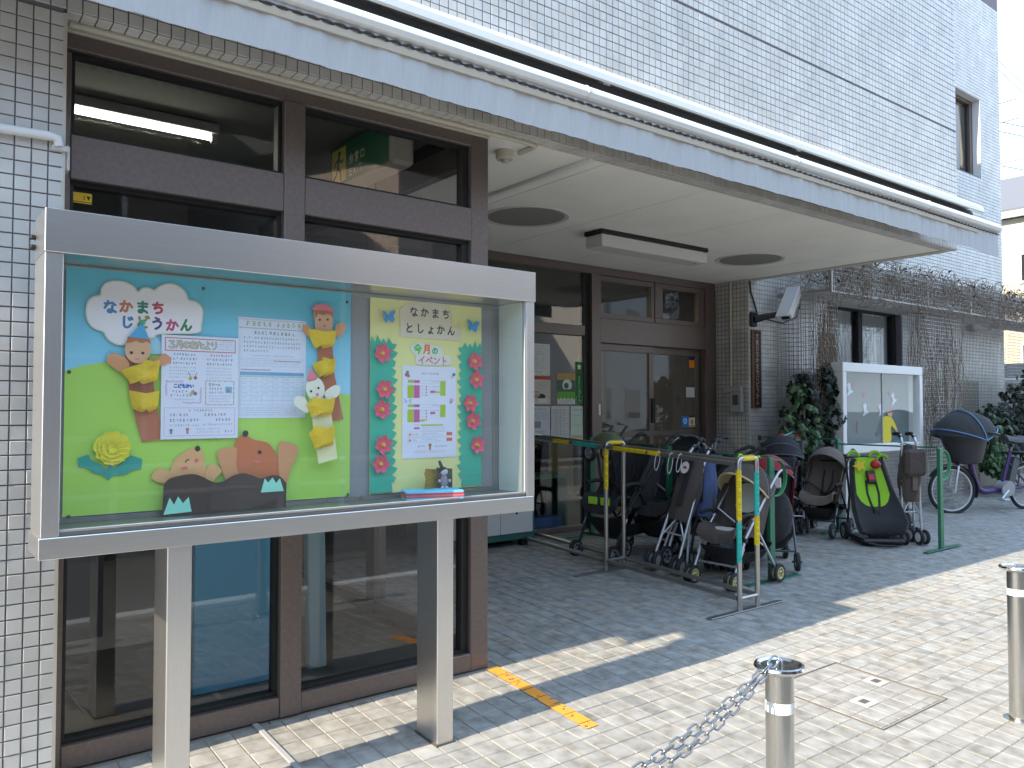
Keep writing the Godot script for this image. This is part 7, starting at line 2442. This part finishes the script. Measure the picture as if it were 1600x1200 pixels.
	obj("hood_bow", mb, mk("bow_blue", lin(0.08, 0.20, 0.38), 0.5), t)
	# saddle, battery, motor, crank
	mb = MB.new()
	rows = []
	for j in 9:
		var f := j / 8.0
		var row := PackedVector3Array()
		var half := lerpf(0.035, 0.115, smoothstep(0.2, 0.9, f))
		for k in 9:
			var u := k / 8.0 * 2.0 - 1.0
			row.append(Vector3(0.86 + f * 0.28, 0.80 + 0.015 * cos(f * 5.0) - u * u * 0.05, u * half))
		rows.append(row)
	mb.surf(rows, 0.035)
	obj("saddle", mb, mk("saddle_grey", lin(0.05, 0.05, 0.052), 0.6), t)
	mb = MB.new()
	mb.box(Vector3(0.985, 0.43, 0), Vector3(0.09, 0.32, 0.11), 0.02, Basis(Vector3(0, 0, 1), -0.35))
	obj("battery", mb, M("tube_dark"), t)
	mb = MB.new()
	mb.tube([Vector3(0.86, 0.24, -0.06), Vector3(0.86, 0.24, 0.07)], 0.085, 18)
	mb.tube([Vector3(0.80, 0.22, 0.06), Vector3(0.80, 0.22, 0.075)], 0.075, 18)
	obj("motor", mb, M("hub_grey"), t)
	mb = MB.new()
	mb.tube([Vector3(0.82, 0.22, 0.08), Vector3(0.70, 0.135, 0.085)], 0.012, 8)
	mb.box(Vector3(0.67, 0.13, 0.13), Vector3(0.09, 0.02, 0.08), 0.005)
	obj("crank", mb, M("tube_silver"), t)
	mb = MB.new()
	rows = []
	for k in 13:
		var a := lerpf(0.1, 2.9, k / 12.0)
		rows.append(PackedVector3Array([Vector3(1.20 + cos(a) * 0.285, r + sin(a) * 0.285, 0.03), Vector3(1.20 + cos(a) * 0.292, r + sin(a) * 0.292, 0), Vector3(1.20 + cos(a) * 0.285, r + sin(a) * 0.285, -0.03)]))
	mb.surf(rows, 0.003)
	obj("mudguard", mb, M("tube_silver"), t)
	mb = MB.new()
	mb.span(Vector3(1.0, 0.62, -0.14), Vector3(1.45, 0.645, 0.14), 0.004)
	mb.tube([Vector3(1.3, 0.63, 0.1), Vector3(1.2, r, 0.07)], 0.009, 6)
	mb.tube([Vector3(1.3, 0.63, -0.1), Vector3(1.2, r, -0.07)], 0.009, 6)
	obj("carrier", mb, M("black"), t)

func right_side():
	# white framed notice board
	var nb := thing("notice_board", "white framed glass notice board with paper doves and a yellow-shirted cut-out figure", "notice board", Vector3(8.94, 0, -1.33), 0.0)
	var mb: MB
	var w := 0.90
	var y0 := 0.80
	var y1 := 1.79
	for q in [[-w, y1 - 0.10, w, y1], [-w, y0, w, y0 + 0.09]]:
		mb = MB.new()
		mb.span(Vector3(q[0], q[1], -0.2), Vector3(q[2], q[3], 0.0), 0.006)
		obj("rail", mb, M("white_paint"), nb)
	for s in [-1, 1]:
		mb = MB.new()
		mb.span(Vector3(s * w - (0.0 if s < 0 else 0.075), y0 + 0.0905, -0.2), Vector3(s * w + (0.075 if s < 0 else 0.0), y1 - 0.1005, 0.0), 0.006)
		obj("stile", mb, M("white_paint"), nb)
		mb = MB.new()
		mb.span(Vector3(s * 0.72 - 0.04, 0.09, -0.14), Vector3(s * 0.72 + 0.04, y0 - 0.0005, -0.06), 0.005)
		obj("leg", mb, M("white_paint"), nb)
	mb = MB.new()
	mb.span(Vector3(-w + 0.076, y0 + 0.091, -0.16), Vector3(w - 0.076, y1 - 0.101, -0.14))
	obj("back_panel", mb, mk("board_grey", lin(0.13, 0.155, 0.15), 0.85), nb)
	mb = MB.new()
	mb.span(Vector3(-0.006, y0 + 0.091, -0.05), Vector3(0.006, y1 - 0.101, -0.035))
	obj("centre_bar", mb, M("grey_paint"), nb)
	for s in [-1, 1]:
		mb = MB.new()
		var xa := 0.007 if s > 0 else -w + 0.076
		var xb := w - 0.076 if s > 0 else -0.007
		mb.sheet(Vector3(xa, y0 + 0.0905, -0.044), Vector3(xb, y0 + 0.0905, -0.044), Vector3(xb, y1 - 0.1005, -0.044), Vector3(xa, y1 - 0.1005, -0.044), Vector3(0, 0, 1))
		obj("pane", mb, M("clear_glass"), nb)
	var bx := Vector3(8.94, 0, -1.33)
	var dove: Node3D
	var dn := mk("dove_white", lin(0.52, 0.58, 0.64), 0.85)
	var spots := [[-0.54, 1.50, "upper left"], [-0.70, 1.18, "lower left"], [-0.21, 1.27, "left of the middle bar"], [0.14, 1.27, "right of the middle bar"], [0.44, 1.40, "upper right"]]
	for s in spots:
		var at := bx + Vector3(s[0], s[1], -0.132)
		var text: String = "white paper dove in the notice board, " + s[2]
		if dove: dup(dove, "paper_dove", text, at).rotation.z = s[0] * 0.4
		else:
			dove = thing("paper_dove", text, "paper bird", at, 0.0, "paper doves in the white notice board")
			mb = MB.new()
			mb.prism(P("-70 -90 -40 -60 -10 -62 20 -40 50 -36 78 -20 60 -8 34 0 16 14 -12 10 -22 -20"), 0, 0.003)
			obj("body", mb, dn, dove)
			mb = MB.new()
			mb.prism(P("-20 -20 -50 40 -54 70 -30 60 -20 84 0 66 10 84 18 40 14 0"), 0.004, 0.007)
			obj("wing", mb, dn, dove)
	for s in [[-0.46, 1.56, "red paper heart by the upper left dove"], [-0.22, 1.45, "red paper heart left of the middle bar in the notice board"], [0.36, 1.47, "red paper heart above the upper right dove"]]:
		mb = MB.new()
		mb.prism(smooth(P("0 -34 30 -4 32 18 14 26 0 14 -14 26 -32 18 -30 -4"), 2), 0, 0.003, Transform3D(Basis(), bx + Vector3(s[0], s[1], -0.13)))
		tag(obj("paper_heart", mb, mk("heart_red", lin(0.36, 0.04, 0.05), 0.85)), s[2], "paper heart", "red paper hearts in the notice board")
	mb = MB.new()
	mb.prism(P("-14 -70 2 -60 18 20 14 70 -6 66 -12 10"), 0, 0.003, Transform3D(Basis(), bx + Vector3(-0.38, 1.08, -0.13)))
	tag(obj("paper_leaf", mb, mk("leaf_red", lin(0.30, 0.10, 0.08), 0.85)), "narrow reddish paper leaf low in the left half of the notice board", "paper leaf")
	var fig := thing("paper_figure", "large cut-out figure in a yellow shirt kicking, in the right half of the notice board", "paper figure", bx + Vector3(0.28, 1.05, -0.128))
	mb = MB.new()
	mb.prism(smooth(P("-120 -130 -70 -160 40 -160 90 -120 76 -20 96 40 190 -20 210 20 120 120 60 150 -60 150 -110 110 -96 0"), 2), 0, 0.004)
	obj("shirt", mb, mk("shirt_yellow", lin(0.85, 0.66, 0.02), 0.8), fig)
	mb = MB.new()
	mb.prism(oval(Vector2(0.055, 0.185), 0.055, 0.045), 0.0045, 0.008)
	mb.prism(P("190 -20 250 -100 262 -92 210 20"), 0.0045, 0.008)
	obj("head_and_hand", mb, M("skin"), fig)
	mb = MB.new()
	mb.prism(P("-5 190 20 226 80 232 116 206 180 230 110 196"), 0.0085, 0.011)
	obj("cap", mb, M("heart_red"), fig)
	mb = MB.new()
	mb.prism(P("-70 -162 -80 -200 -170 -250 -186 -232 -104 -180 -96 -150"), 0.0, 0.003)
	mb.prism(P("20 -162 30 -215 90 -226 92 -210 60 -196 60 -162"), 0.0, 0.003)
	obj("legs", mb, dn, fig)
	mb = MB.new()
	mb.box(Vector3(-0.19, -0.235, 0.004), Vector3(0.05, 0.05, 0.004), 0.001)
	obj("shoe", mb, M("yellow"), fig)
	# trellis of wire mesh around the window
	var tr := thing("wire_trellis", "rusty wire mesh trellis with an overhead box along the tiled wall", "trellis")
	var panels := [
		[Vector3(7.80, 0.12, ZR + 0.02), Vector3(0, 0, 1), Vector3.UP, 0.46, 2.5], [Vector3(7.80, 0.12, -1.50), Vector3.RIGHT, Vector3.UP, 0.36, 2.5],
		[Vector3(9.95, 0.12, -1.55), Vector3.RIGHT, Vector3.UP, 1.2, 2.42], [Vector3(11.15, 0.12, -1.95), Vector3(0, 0, 1), Vector3.UP, 0.40, 2.42],
		[Vector3(7.80, 2.54, -1.31), Vector3.RIGHT, Vector3.UP, 8.4, 0.34], [Vector3(7.80, 2.54, -1.95), Vector3.RIGHT, Vector3(0, 0, 1), 8.4, 0.64], [Vector3(7.80, 2.88, -1.95), Vector3.RIGHT, Vector3(0, 0, 1), 8.4, 0.64],
		[Vector3(14.02, 0.5, -1.95), Vector3.RIGHT, Vector3.UP, 2.2, 2.0],
		[Vector3(7.82, 0.12, -1.72), Vector3.RIGHT, Vector3.UP, 0.80, 2.5], [Vector3(10.72, 0.12, -1.90), Vector3.RIGHT, Vector3.UP, 0.45, 2.42], [Vector3(9.97, 0.14, -1.42), Vector3.RIGHT, Vector3.UP, 1.15, 2.4], [Vector3(11.3, 0.12, -1.93), Vector3.RIGHT, Vector3.UP, 2.6, 2.42],
		[Vector3(7.82, 2.56, -1.62), Vector3.RIGHT, Vector3.UP, 8.3, 0.3],
	]
	for q in panels:
		mb = MB.new()
		lattice(mb, q[0], q[1], q[2], q[3], q[4], 0.05, 0.0048)
		obj("mesh_panel", mb, M("wire"), tr)
	mb = MB.new()
	for x in [7.80, 9.95, 11.15, 13.9, 16.2]:
		mb.span(Vector3(x - 0.012, 2.535, -1.96), Vector3(x + 0.012, 2.565, -1.30))
		mb.span(Vector3(x - 0.012, 2.566, -1.325), Vector3(x + 0.012, 2.89, -1.30))
	mb.span(Vector3(7.79, 2.524, -1.322), Vector3(16.2, 2.5345, -1.298))
	obj("frame_bar", mb, M("wire"), tr)
	# dead creeper on it
	var vn := thing("dead_creeper", "tangle of dry brown creeper stems along the top of the wire trellis", "creeper")
	var r := RandomNumberGenerator.new()
	r.seed = 99
	mb = MB.new()
	for i in 1700:
		var x := r.randf_range(7.85, 15.8)
		var p := Vector3(x, r.randf_range(2.72, 2.97) if i % 3 else r.randf_range(2.5, 2.8), r.randf_range(-1.75, -1.28))
		if i % 3 == 0: p.z = -1.295 + r.randf_range(-0.01, 0.02)
		var pts := [p]
		var d := Vector3(r.randf_range(-1, 1), r.randf_range(-0.5, 0.4), r.randf_range(-0.2, 0.2)).normalized()
		for k in 5:
			d = (d + Vector3(r.randfn(), r.randfn(), r.randfn()) * 0.45).normalized()
			p += d * r.randf_range(0.04, 0.11)
			p.y = clampf(p.y, 2.45, 3.03)
			p.z = clampf(p.z, -1.95, -1.24)
			pts.append(p)
		mb.tube(pts, [0.0045, 0.004, 0.0035, 0.003, 0.0025, 0.002], 4, false)
	for i in 420:   # stems hanging down the upright panels
		var side := i % 2
		var x := r.randf_range(7.8, 8.5) if side == 0 else r.randf_range(9.95, 11.2)
		var p := Vector3(x, r.randf_range(1.2, 2.6), (-1.49 if x < 8.16 else -1.71 if side == 0 else -1.54 if i % 4 == 1 else -1.41) + r.randf_range(-0.01, 0.02))
		var pts := [p]
		for k in 6:
			p += Vector3(r.randfn() * 0.035, -r.randf_range(0.05, 0.14), r.randfn() * 0.008)
			pts.append(p)
		mb.tube(pts, 0.003, 4, false)
	var cs := obj("stems", mb, M("twig"), vn)
	cs.set_meta("kind", "stuff")
	var where := []
	var tones := []
	for i in 800:
		var p := Vector3(r.randf_range(7.85, 15.8), r.randf_range(2.66, 3.0), r.randf_range(-1.6, -1.26))
		where.append(Transform3D(Basis.from_euler(Vector3(r.randf() * TAU, r.randf() * TAU, r.randf() * TAU)).scaled(Vector3.ONE * r.randf_range(0.35, 0.8)), p))
		var b := r.randf_range(0.08, 0.2)
		tones.append(Color(b * 1.2, b * 0.85, b * 0.55))
	pieces(vn, "leaf", "dry_leaves", leaf_mesh(false), where, tones, "leaf", 0)
	# living ivy
	ivy("ivy_bush", "dark green ivy bush climbing the wall between the pier and the white notice board", "ivy",
		[[Vector3(7.62, 1.1, -1.55), Vector3(0.34, 0.36, 0.2)], [Vector3(7.5, 0.8, -1.5), Vector3(0.34, 0.42, 0.2)], [Vector3(7.95, 1.2, -1.5), Vector3(0.26, 0.45, 0.16)], [Vector3(7.62, 1.50, -1.55), Vector3(0.2, 0.2, 0.1)], [Vector3(7.98, 1.62, -1.48), Vector3(0.13, 0.18, 0.08)], [Vector3(7.75, 0.5, -1.5), Vector3(0.40, 0.4, 0.2)], [Vector3(8.12, 0.8, -1.48), Vector3(0.14, 0.5, 0.1)]], 1500, 260, 11,
		[[Vector3(7.65, 0.1, -1.55), Vector3(7.6, 0.6, -1.53), Vector3(7.65, 1.2, -1.55), Vector3(7.62, 1.6, -1.55)], [Vector3(7.95, 0.1, -1.5), Vector3(7.98, 0.7, -1.48), Vector3(8.0, 1.4, -1.5), Vector3(7.98, 1.75, -1.5)]], Vector3(-0.5, 0.2, 0.9))
	ivy("ivy_bank", "thick green ivy hanging over the low wall at the right edge, behind the bicycle", "ivy",
		[[Vector3(12.9, 1.2, -1.35), Vector3(0.55, 0.5, 0.35)], [Vector3(13.6, 1.35, -1.4), Vector3(0.6, 0.6, 0.4)], [Vector3(12.2, 0.95, -1.45), Vector3(0.5, 0.42, 0.28)], [Vector3(13.2, 0.75, -1.2), Vector3(0.7, 0.4, 0.35)], [Vector3(14.4, 1.3, -1.4), Vector3(0.8, 0.7, 0.5)], [Vector3(12.1, 0.55, -1.35), Vector3(0.4, 0.2, 0.2)], [Vector3(15.2, 1.2, -1.5), Vector3(0.7, 0.7, 0.5)]], 3000, 260, 12,
		[[Vector3(12.6, 0.12, -1.5), Vector3(12.7, 0.7, -1.45), Vector3(12.9, 1.3, -1.45)], [Vector3(13.6, 0.12, -1.5), Vector3(13.5, 0.8, -1.45), Vector3(13.7, 1.5, -1.45)]], Vector3(-0.6, 0.2, 0.8))
	mb = MB.new()
	mb.box(Vector3(12.75, 2.52, ZR + 0.06), Vector3(0.26, 0.13, 0.12), 0.02)
	tag(obj("wall_lamp", mb, M("grey_paint")), "small grey box lamp on the tiled wall under the trellis", "wall lamp")
	bicycle(Vector3(9.92, gy(-1.05), -1.05), -0.25)
	# pink bag and scooter wheel behind the second green post
	var ps := thing("scooter", "small scooter with a pink bag behind the second green post", "scooter", Vector3(8.25, gy(-0.75), -0.75), 0.5)
	mb = MB.new()
	mb.tube([Vector3(0, 0.10, 0), Vector3(0.02, 0.75, -0.06)], 0.014, 8)
	mb.box(Vector3(0.2, 0.09, 0), Vector3(0.45, 0.03, 0.1), 0.01)
	obj("frame", mb, M("tube_dark"), ps)
	for x in [0.0, 0.42]:
		var wh := Node3D.new()
		wh.name = "wheel"
		ps.add_child(wh, true)
		wheel_parts(wh, 0.085, 0.035, M("hub_grey"), Vector3(x, 0.085, 0), 5, PI / 2)
	mb = MB.new()
	mb.box(Vector3(0.02, 0.47, 0.06), Vector3(0.13, 0.28, 0.08), 0.03)
	obj("bag", mb, mk("hot_pink", lin(0.75, 0.08, 0.25), 0.6), ps)
	# beyond the corner: block wall, yellow house, pole
	mb = MB.new()
	mb.span(Vector3(19.0, -0.1, -30), Vector3(19.15, 2.25, -3.4))
	struct(obj("block_wall", mb, M("block_wall"))).set_meta("label", "grey concrete block wall beyond the building corner")
	mb = MB.new()
	mb.box(Vector3(16.6, 1.78, -2.6), Vector3(1.0, 0.12, 0.7), 0.03)
	mb.span(Vector3(16.2, 0.0, -2.9), Vector3(17.0, 1.72, -2.3))
	tag(obj("pale_tank", mb, M("off_white")), "pale box with a rounded white lid among the ivy at the right edge", "tank")
	var hs := thing("yellow_house", "pale yellow house with a grey roof and white windows, far right behind the corner", "house", Vector3(24, 0, -6))
	mb = MB.new()
	mb.span(Vector3(0, -0.1, -9), Vector3(9, 6.45, 3.0))
	obj("wall", mb, mk("house_yellow", lin(0.50, 0.46, 0.36), 0.9), hs)
	mb = MB.new()
	mb.prism(P("-180 6560 4500 8600 9500 6560 9500 6700 4500 8760 -180 6700"), -9.4, 3.4)
	obj("roof", mb, mk("roof_grey", lin(0.13, 0.13, 0.14), 0.8), hs)
	mb = MB.new()
	mb.span(Vector3(-0.24, 6.46, -9.4), Vector3(-0.13, 6.62, 3.4))
	mb.span(Vector3(-0.129, 6.48, -9.4), Vector3(0.0, 6.52, 3.4))
	obj("gutter", mb, M("white_paint"), hs)
	for q in [[0.68, 4.65], [-2.2, 4.65], [0.68, 2.2], [-2.2, 2.2]]:
		mb = MB.new()
		mb.span(Vector3(-0.05, q[1], q[0]), Vector3(-0.002, q[1] + 0.85, q[0] + 1.2), 0.01)
		var wf := obj("window", mb, M("white_paint"), hs)
		for k in 2:
			mb = MB.new()
			mb.span(Vector3(-0.056, q[1] + 0.07, q[0] + 0.07 + k * 0.55), Vector3(-0.0505, q[1] + 0.78, q[0] + 0.58 + k * 0.55))
			obj("pane", mb, M("dark_glass"), wf)
	pole(Vector3(40, 0, -11.9), 16.0, "concrete utility pole with crossarms behind the far corner of the tiled building", PI / 2)
	mb = MB.new()
	for q in [[14.4, 0.3], [14.4, -0.6], [12.5, 0.0]]:
		var pts := []
		for k in 13: pts.append(Vector3(40 + k * 3.0, q[0] - sin(PI * k / 12.0) * 0.7 + k * 0.12, -11.9 + q[1] + k * 0.9))
		mb.tube(pts, 0.02, 4, false)
	for q in [20.5, 20.0]: mb.tube([Vector3(40, q, -14), Vector3(58, q - 3.0, -13.5), Vector3(80, q - 5, -13)], 0.02, 4, false)
	tag(obj("overhead_wires", mb, M("dark_grey")), "thin overhead wires in the strip of sky right of the building", "wires")

func pole(at: Vector3, h: float, label: String, turn: float):
	var t := thing("utility_pole", label, "utility pole", at, turn, "utility poles")
	var mb := MB.new()
	mb.lathe([Vector2(0.17, -0.3), Vector2(0.11, h), Vector2(0.0, h)], 18)
	obj("shaft", mb, mk("pole_concrete", lin(0.50, 0.48, 0.44), 0.85), t)
	for y in [h - 0.6, h - 1.5, h - 3.4]:
		mb = MB.new()
		mb.box(Vector3(0, y, 0.14), Vector3(1.8, 0.09, 0.09), 0.01)
		obj("crossarm", mb, M("grey_paint"), t)
		for x in [-0.8, -0.3, 0.3, 0.8]:
			mb = MB.new()
			mb.lathe([Vector2(0.035, 0.0), Vector2(0.06, 0.04), Vector2(0.04, 0.08), Vector2(0.055, 0.12), Vector2(0.0, 0.17)], 10, Transform3D(Basis(), Vector3(x, y + 0.045, 0.14)))
			obj("insulator", mb, M("off_white"), t)
	mb = MB.new()
	mb.lathe([Vector2(0.0, 0.0), Vector2(0.25, 0.02), Vector2(0.25, 0.8), Vector2(0.0, 0.84)], 16, Transform3D(Basis(), Vector3(0.42, h - 4.8, 0)))
	obj("transformer", mb, M("grey_paint"), t)

func street():
	# the other side of the road, seen mirrored in the glass
	var z0 := 9.0
	var houses := [
		["dark_house", "dark brown boarded house with deep eaves across the road", -12.0, 3.4, 5.6, lin(0.16, 0.12, 0.10), false, 0.0],
		["pink_house", "pinkish plastered house with a balcony across the road", 7.0, 13.5, 6.2, lin(0.60, 0.50, 0.44), true, -0.42],
		["low_garage", "low white garage in the gap between the houses across the road", 3.9, 6.5, 3.3, lin(0.78, 0.76, 0.71), false, -0.9],
		["white_house", "white house at the right across the road", 16.0, 27.0, 7.0, lin(0.66, 0.64, 0.59), false, -0.42],
	]
	for q in houses:
		var h := thing(q[0], q[1], "house", Vector3(q[2], -0.12, z0), q[7])
		var w: float = q[3] - q[2]
		var mb := MB.new()
		mb.span(Vector3(0, 0, 0), Vector3(w, q[4], 8.0))
		obj("wall", mb, mk(q[0] + "_wall", q[5], 0.9), h)
		mb = MB.new()
		mb.span(Vector3(-0.5, q[4], -0.8), Vector3(w + 0.5, q[4] + 0.14, 8.5), 0.01)
		mb.prism(PackedVector2Array([Vector2(-0.8, q[4] + 0.141), Vector2(8.5, q[4] + 0.141), Vector2(3.8, q[4] + 2.2)]), -0.5, w + 0.5, Transform3D(Basis(Vector3(0, 0, 1), Vector3(0, 1, 0), Vector3(1, 0, 0)), Vector3.ZERO))
		obj("roof", mb, M("dark_grey"), h)
		for fl in (2 if q[4] > 4.0 else 1):
			var n := maxi(1, int(w / 2.6))
			for k in n:
				var x := (k + 0.5) * w / n
				mb = MB.new()
				mb.span(Vector3(x - 0.7, 1.0 + fl * 2.7, -0.05), Vector3(x + 0.7, 2.1 + fl * 2.7, -0.002), 0.01)
				var wf := obj("window", mb, M("off_white"), h)
				mb = MB.new()
				mb.span(Vector3(x - 0.63, 1.07 + fl * 2.7, -0.055), Vector3(x + 0.63, 2.03 + fl * 2.7, -0.0505))
				obj("pane", mb, M("dark_glass"), wf)
		if q[6]:
			mb = MB.new()
			mb.span(Vector3(0.6, 2.75, -1.0), Vector3(4.2, 2.9, -0.001), 0.01)
			mb.span(Vector3(0.6, 3.85, -1.0), Vector3(4.2, 3.9, -0.95))
			for k in 30: mb.span(Vector3(0.62 + k * 0.123, 2.901, -0.985), Vector3(0.65 + k * 0.123, 3.849, -0.965))
			obj("balcony", mb, M("black"), h)
	var mb := MB.new()
	mb.span(Vector3(13.9, -0.12, z0 + 0.2), Vector3(15.8, 1.3, z0 + 0.35), 0.01)
	tag(obj("garden_wall", mb, M("concrete")), "low concrete garden wall between the pink and the white house across the road", "wall")
	pole(Vector3(15.2, -0.1, 7.5), 10.0, "pale utility pole beside the road opposite the entrance", 0.0)
	pole(Vector3(-6.0, -0.1, 7.5), 10.0, "utility pole before the dark house across the road", 0.0)
	mb = MB.new()
	for q in [[9.45, -0.8], [9.45, 0.3], [8.55, 0.8], [6.65, 0.3]]:
		var pts := []
		for k in 22: pts.append(Vector3(-6 + k * 1.01, q[0] - sin(PI * k / 21.0) * 0.5, 7.6 + q[1] * 0.3))
		mb.tube(pts, 0.012, 4, false)
	tag(obj("street_wires", mb, M("black")), "overhead wires between the two utility poles across the road", "wires")
	var gr := thing("guard_rail", "white guard rail along the far pavement", "guard rail", Vector3(0, -0.12, 8.05))
	mb = MB.new()
	for k in 12: mb.tube([Vector3(-14 + k * 2.0, 0, 0), Vector3(-14 + k * 2.0, 0.8, 0)], 0.045, 10)
	obj("posts", mb, M("white_paint"), gr)
	mb = MB.new()
	mb.tube([Vector3(-14, 0.72, 0), Vector3(8, 0.72, 0)], 0.035, 8)
	mb.tube([Vector3(-14, 0.4, 0), Vector3(8, 0.4, 0)], 0.035, 8)
	obj("rails", mb, M("white_paint"), gr)
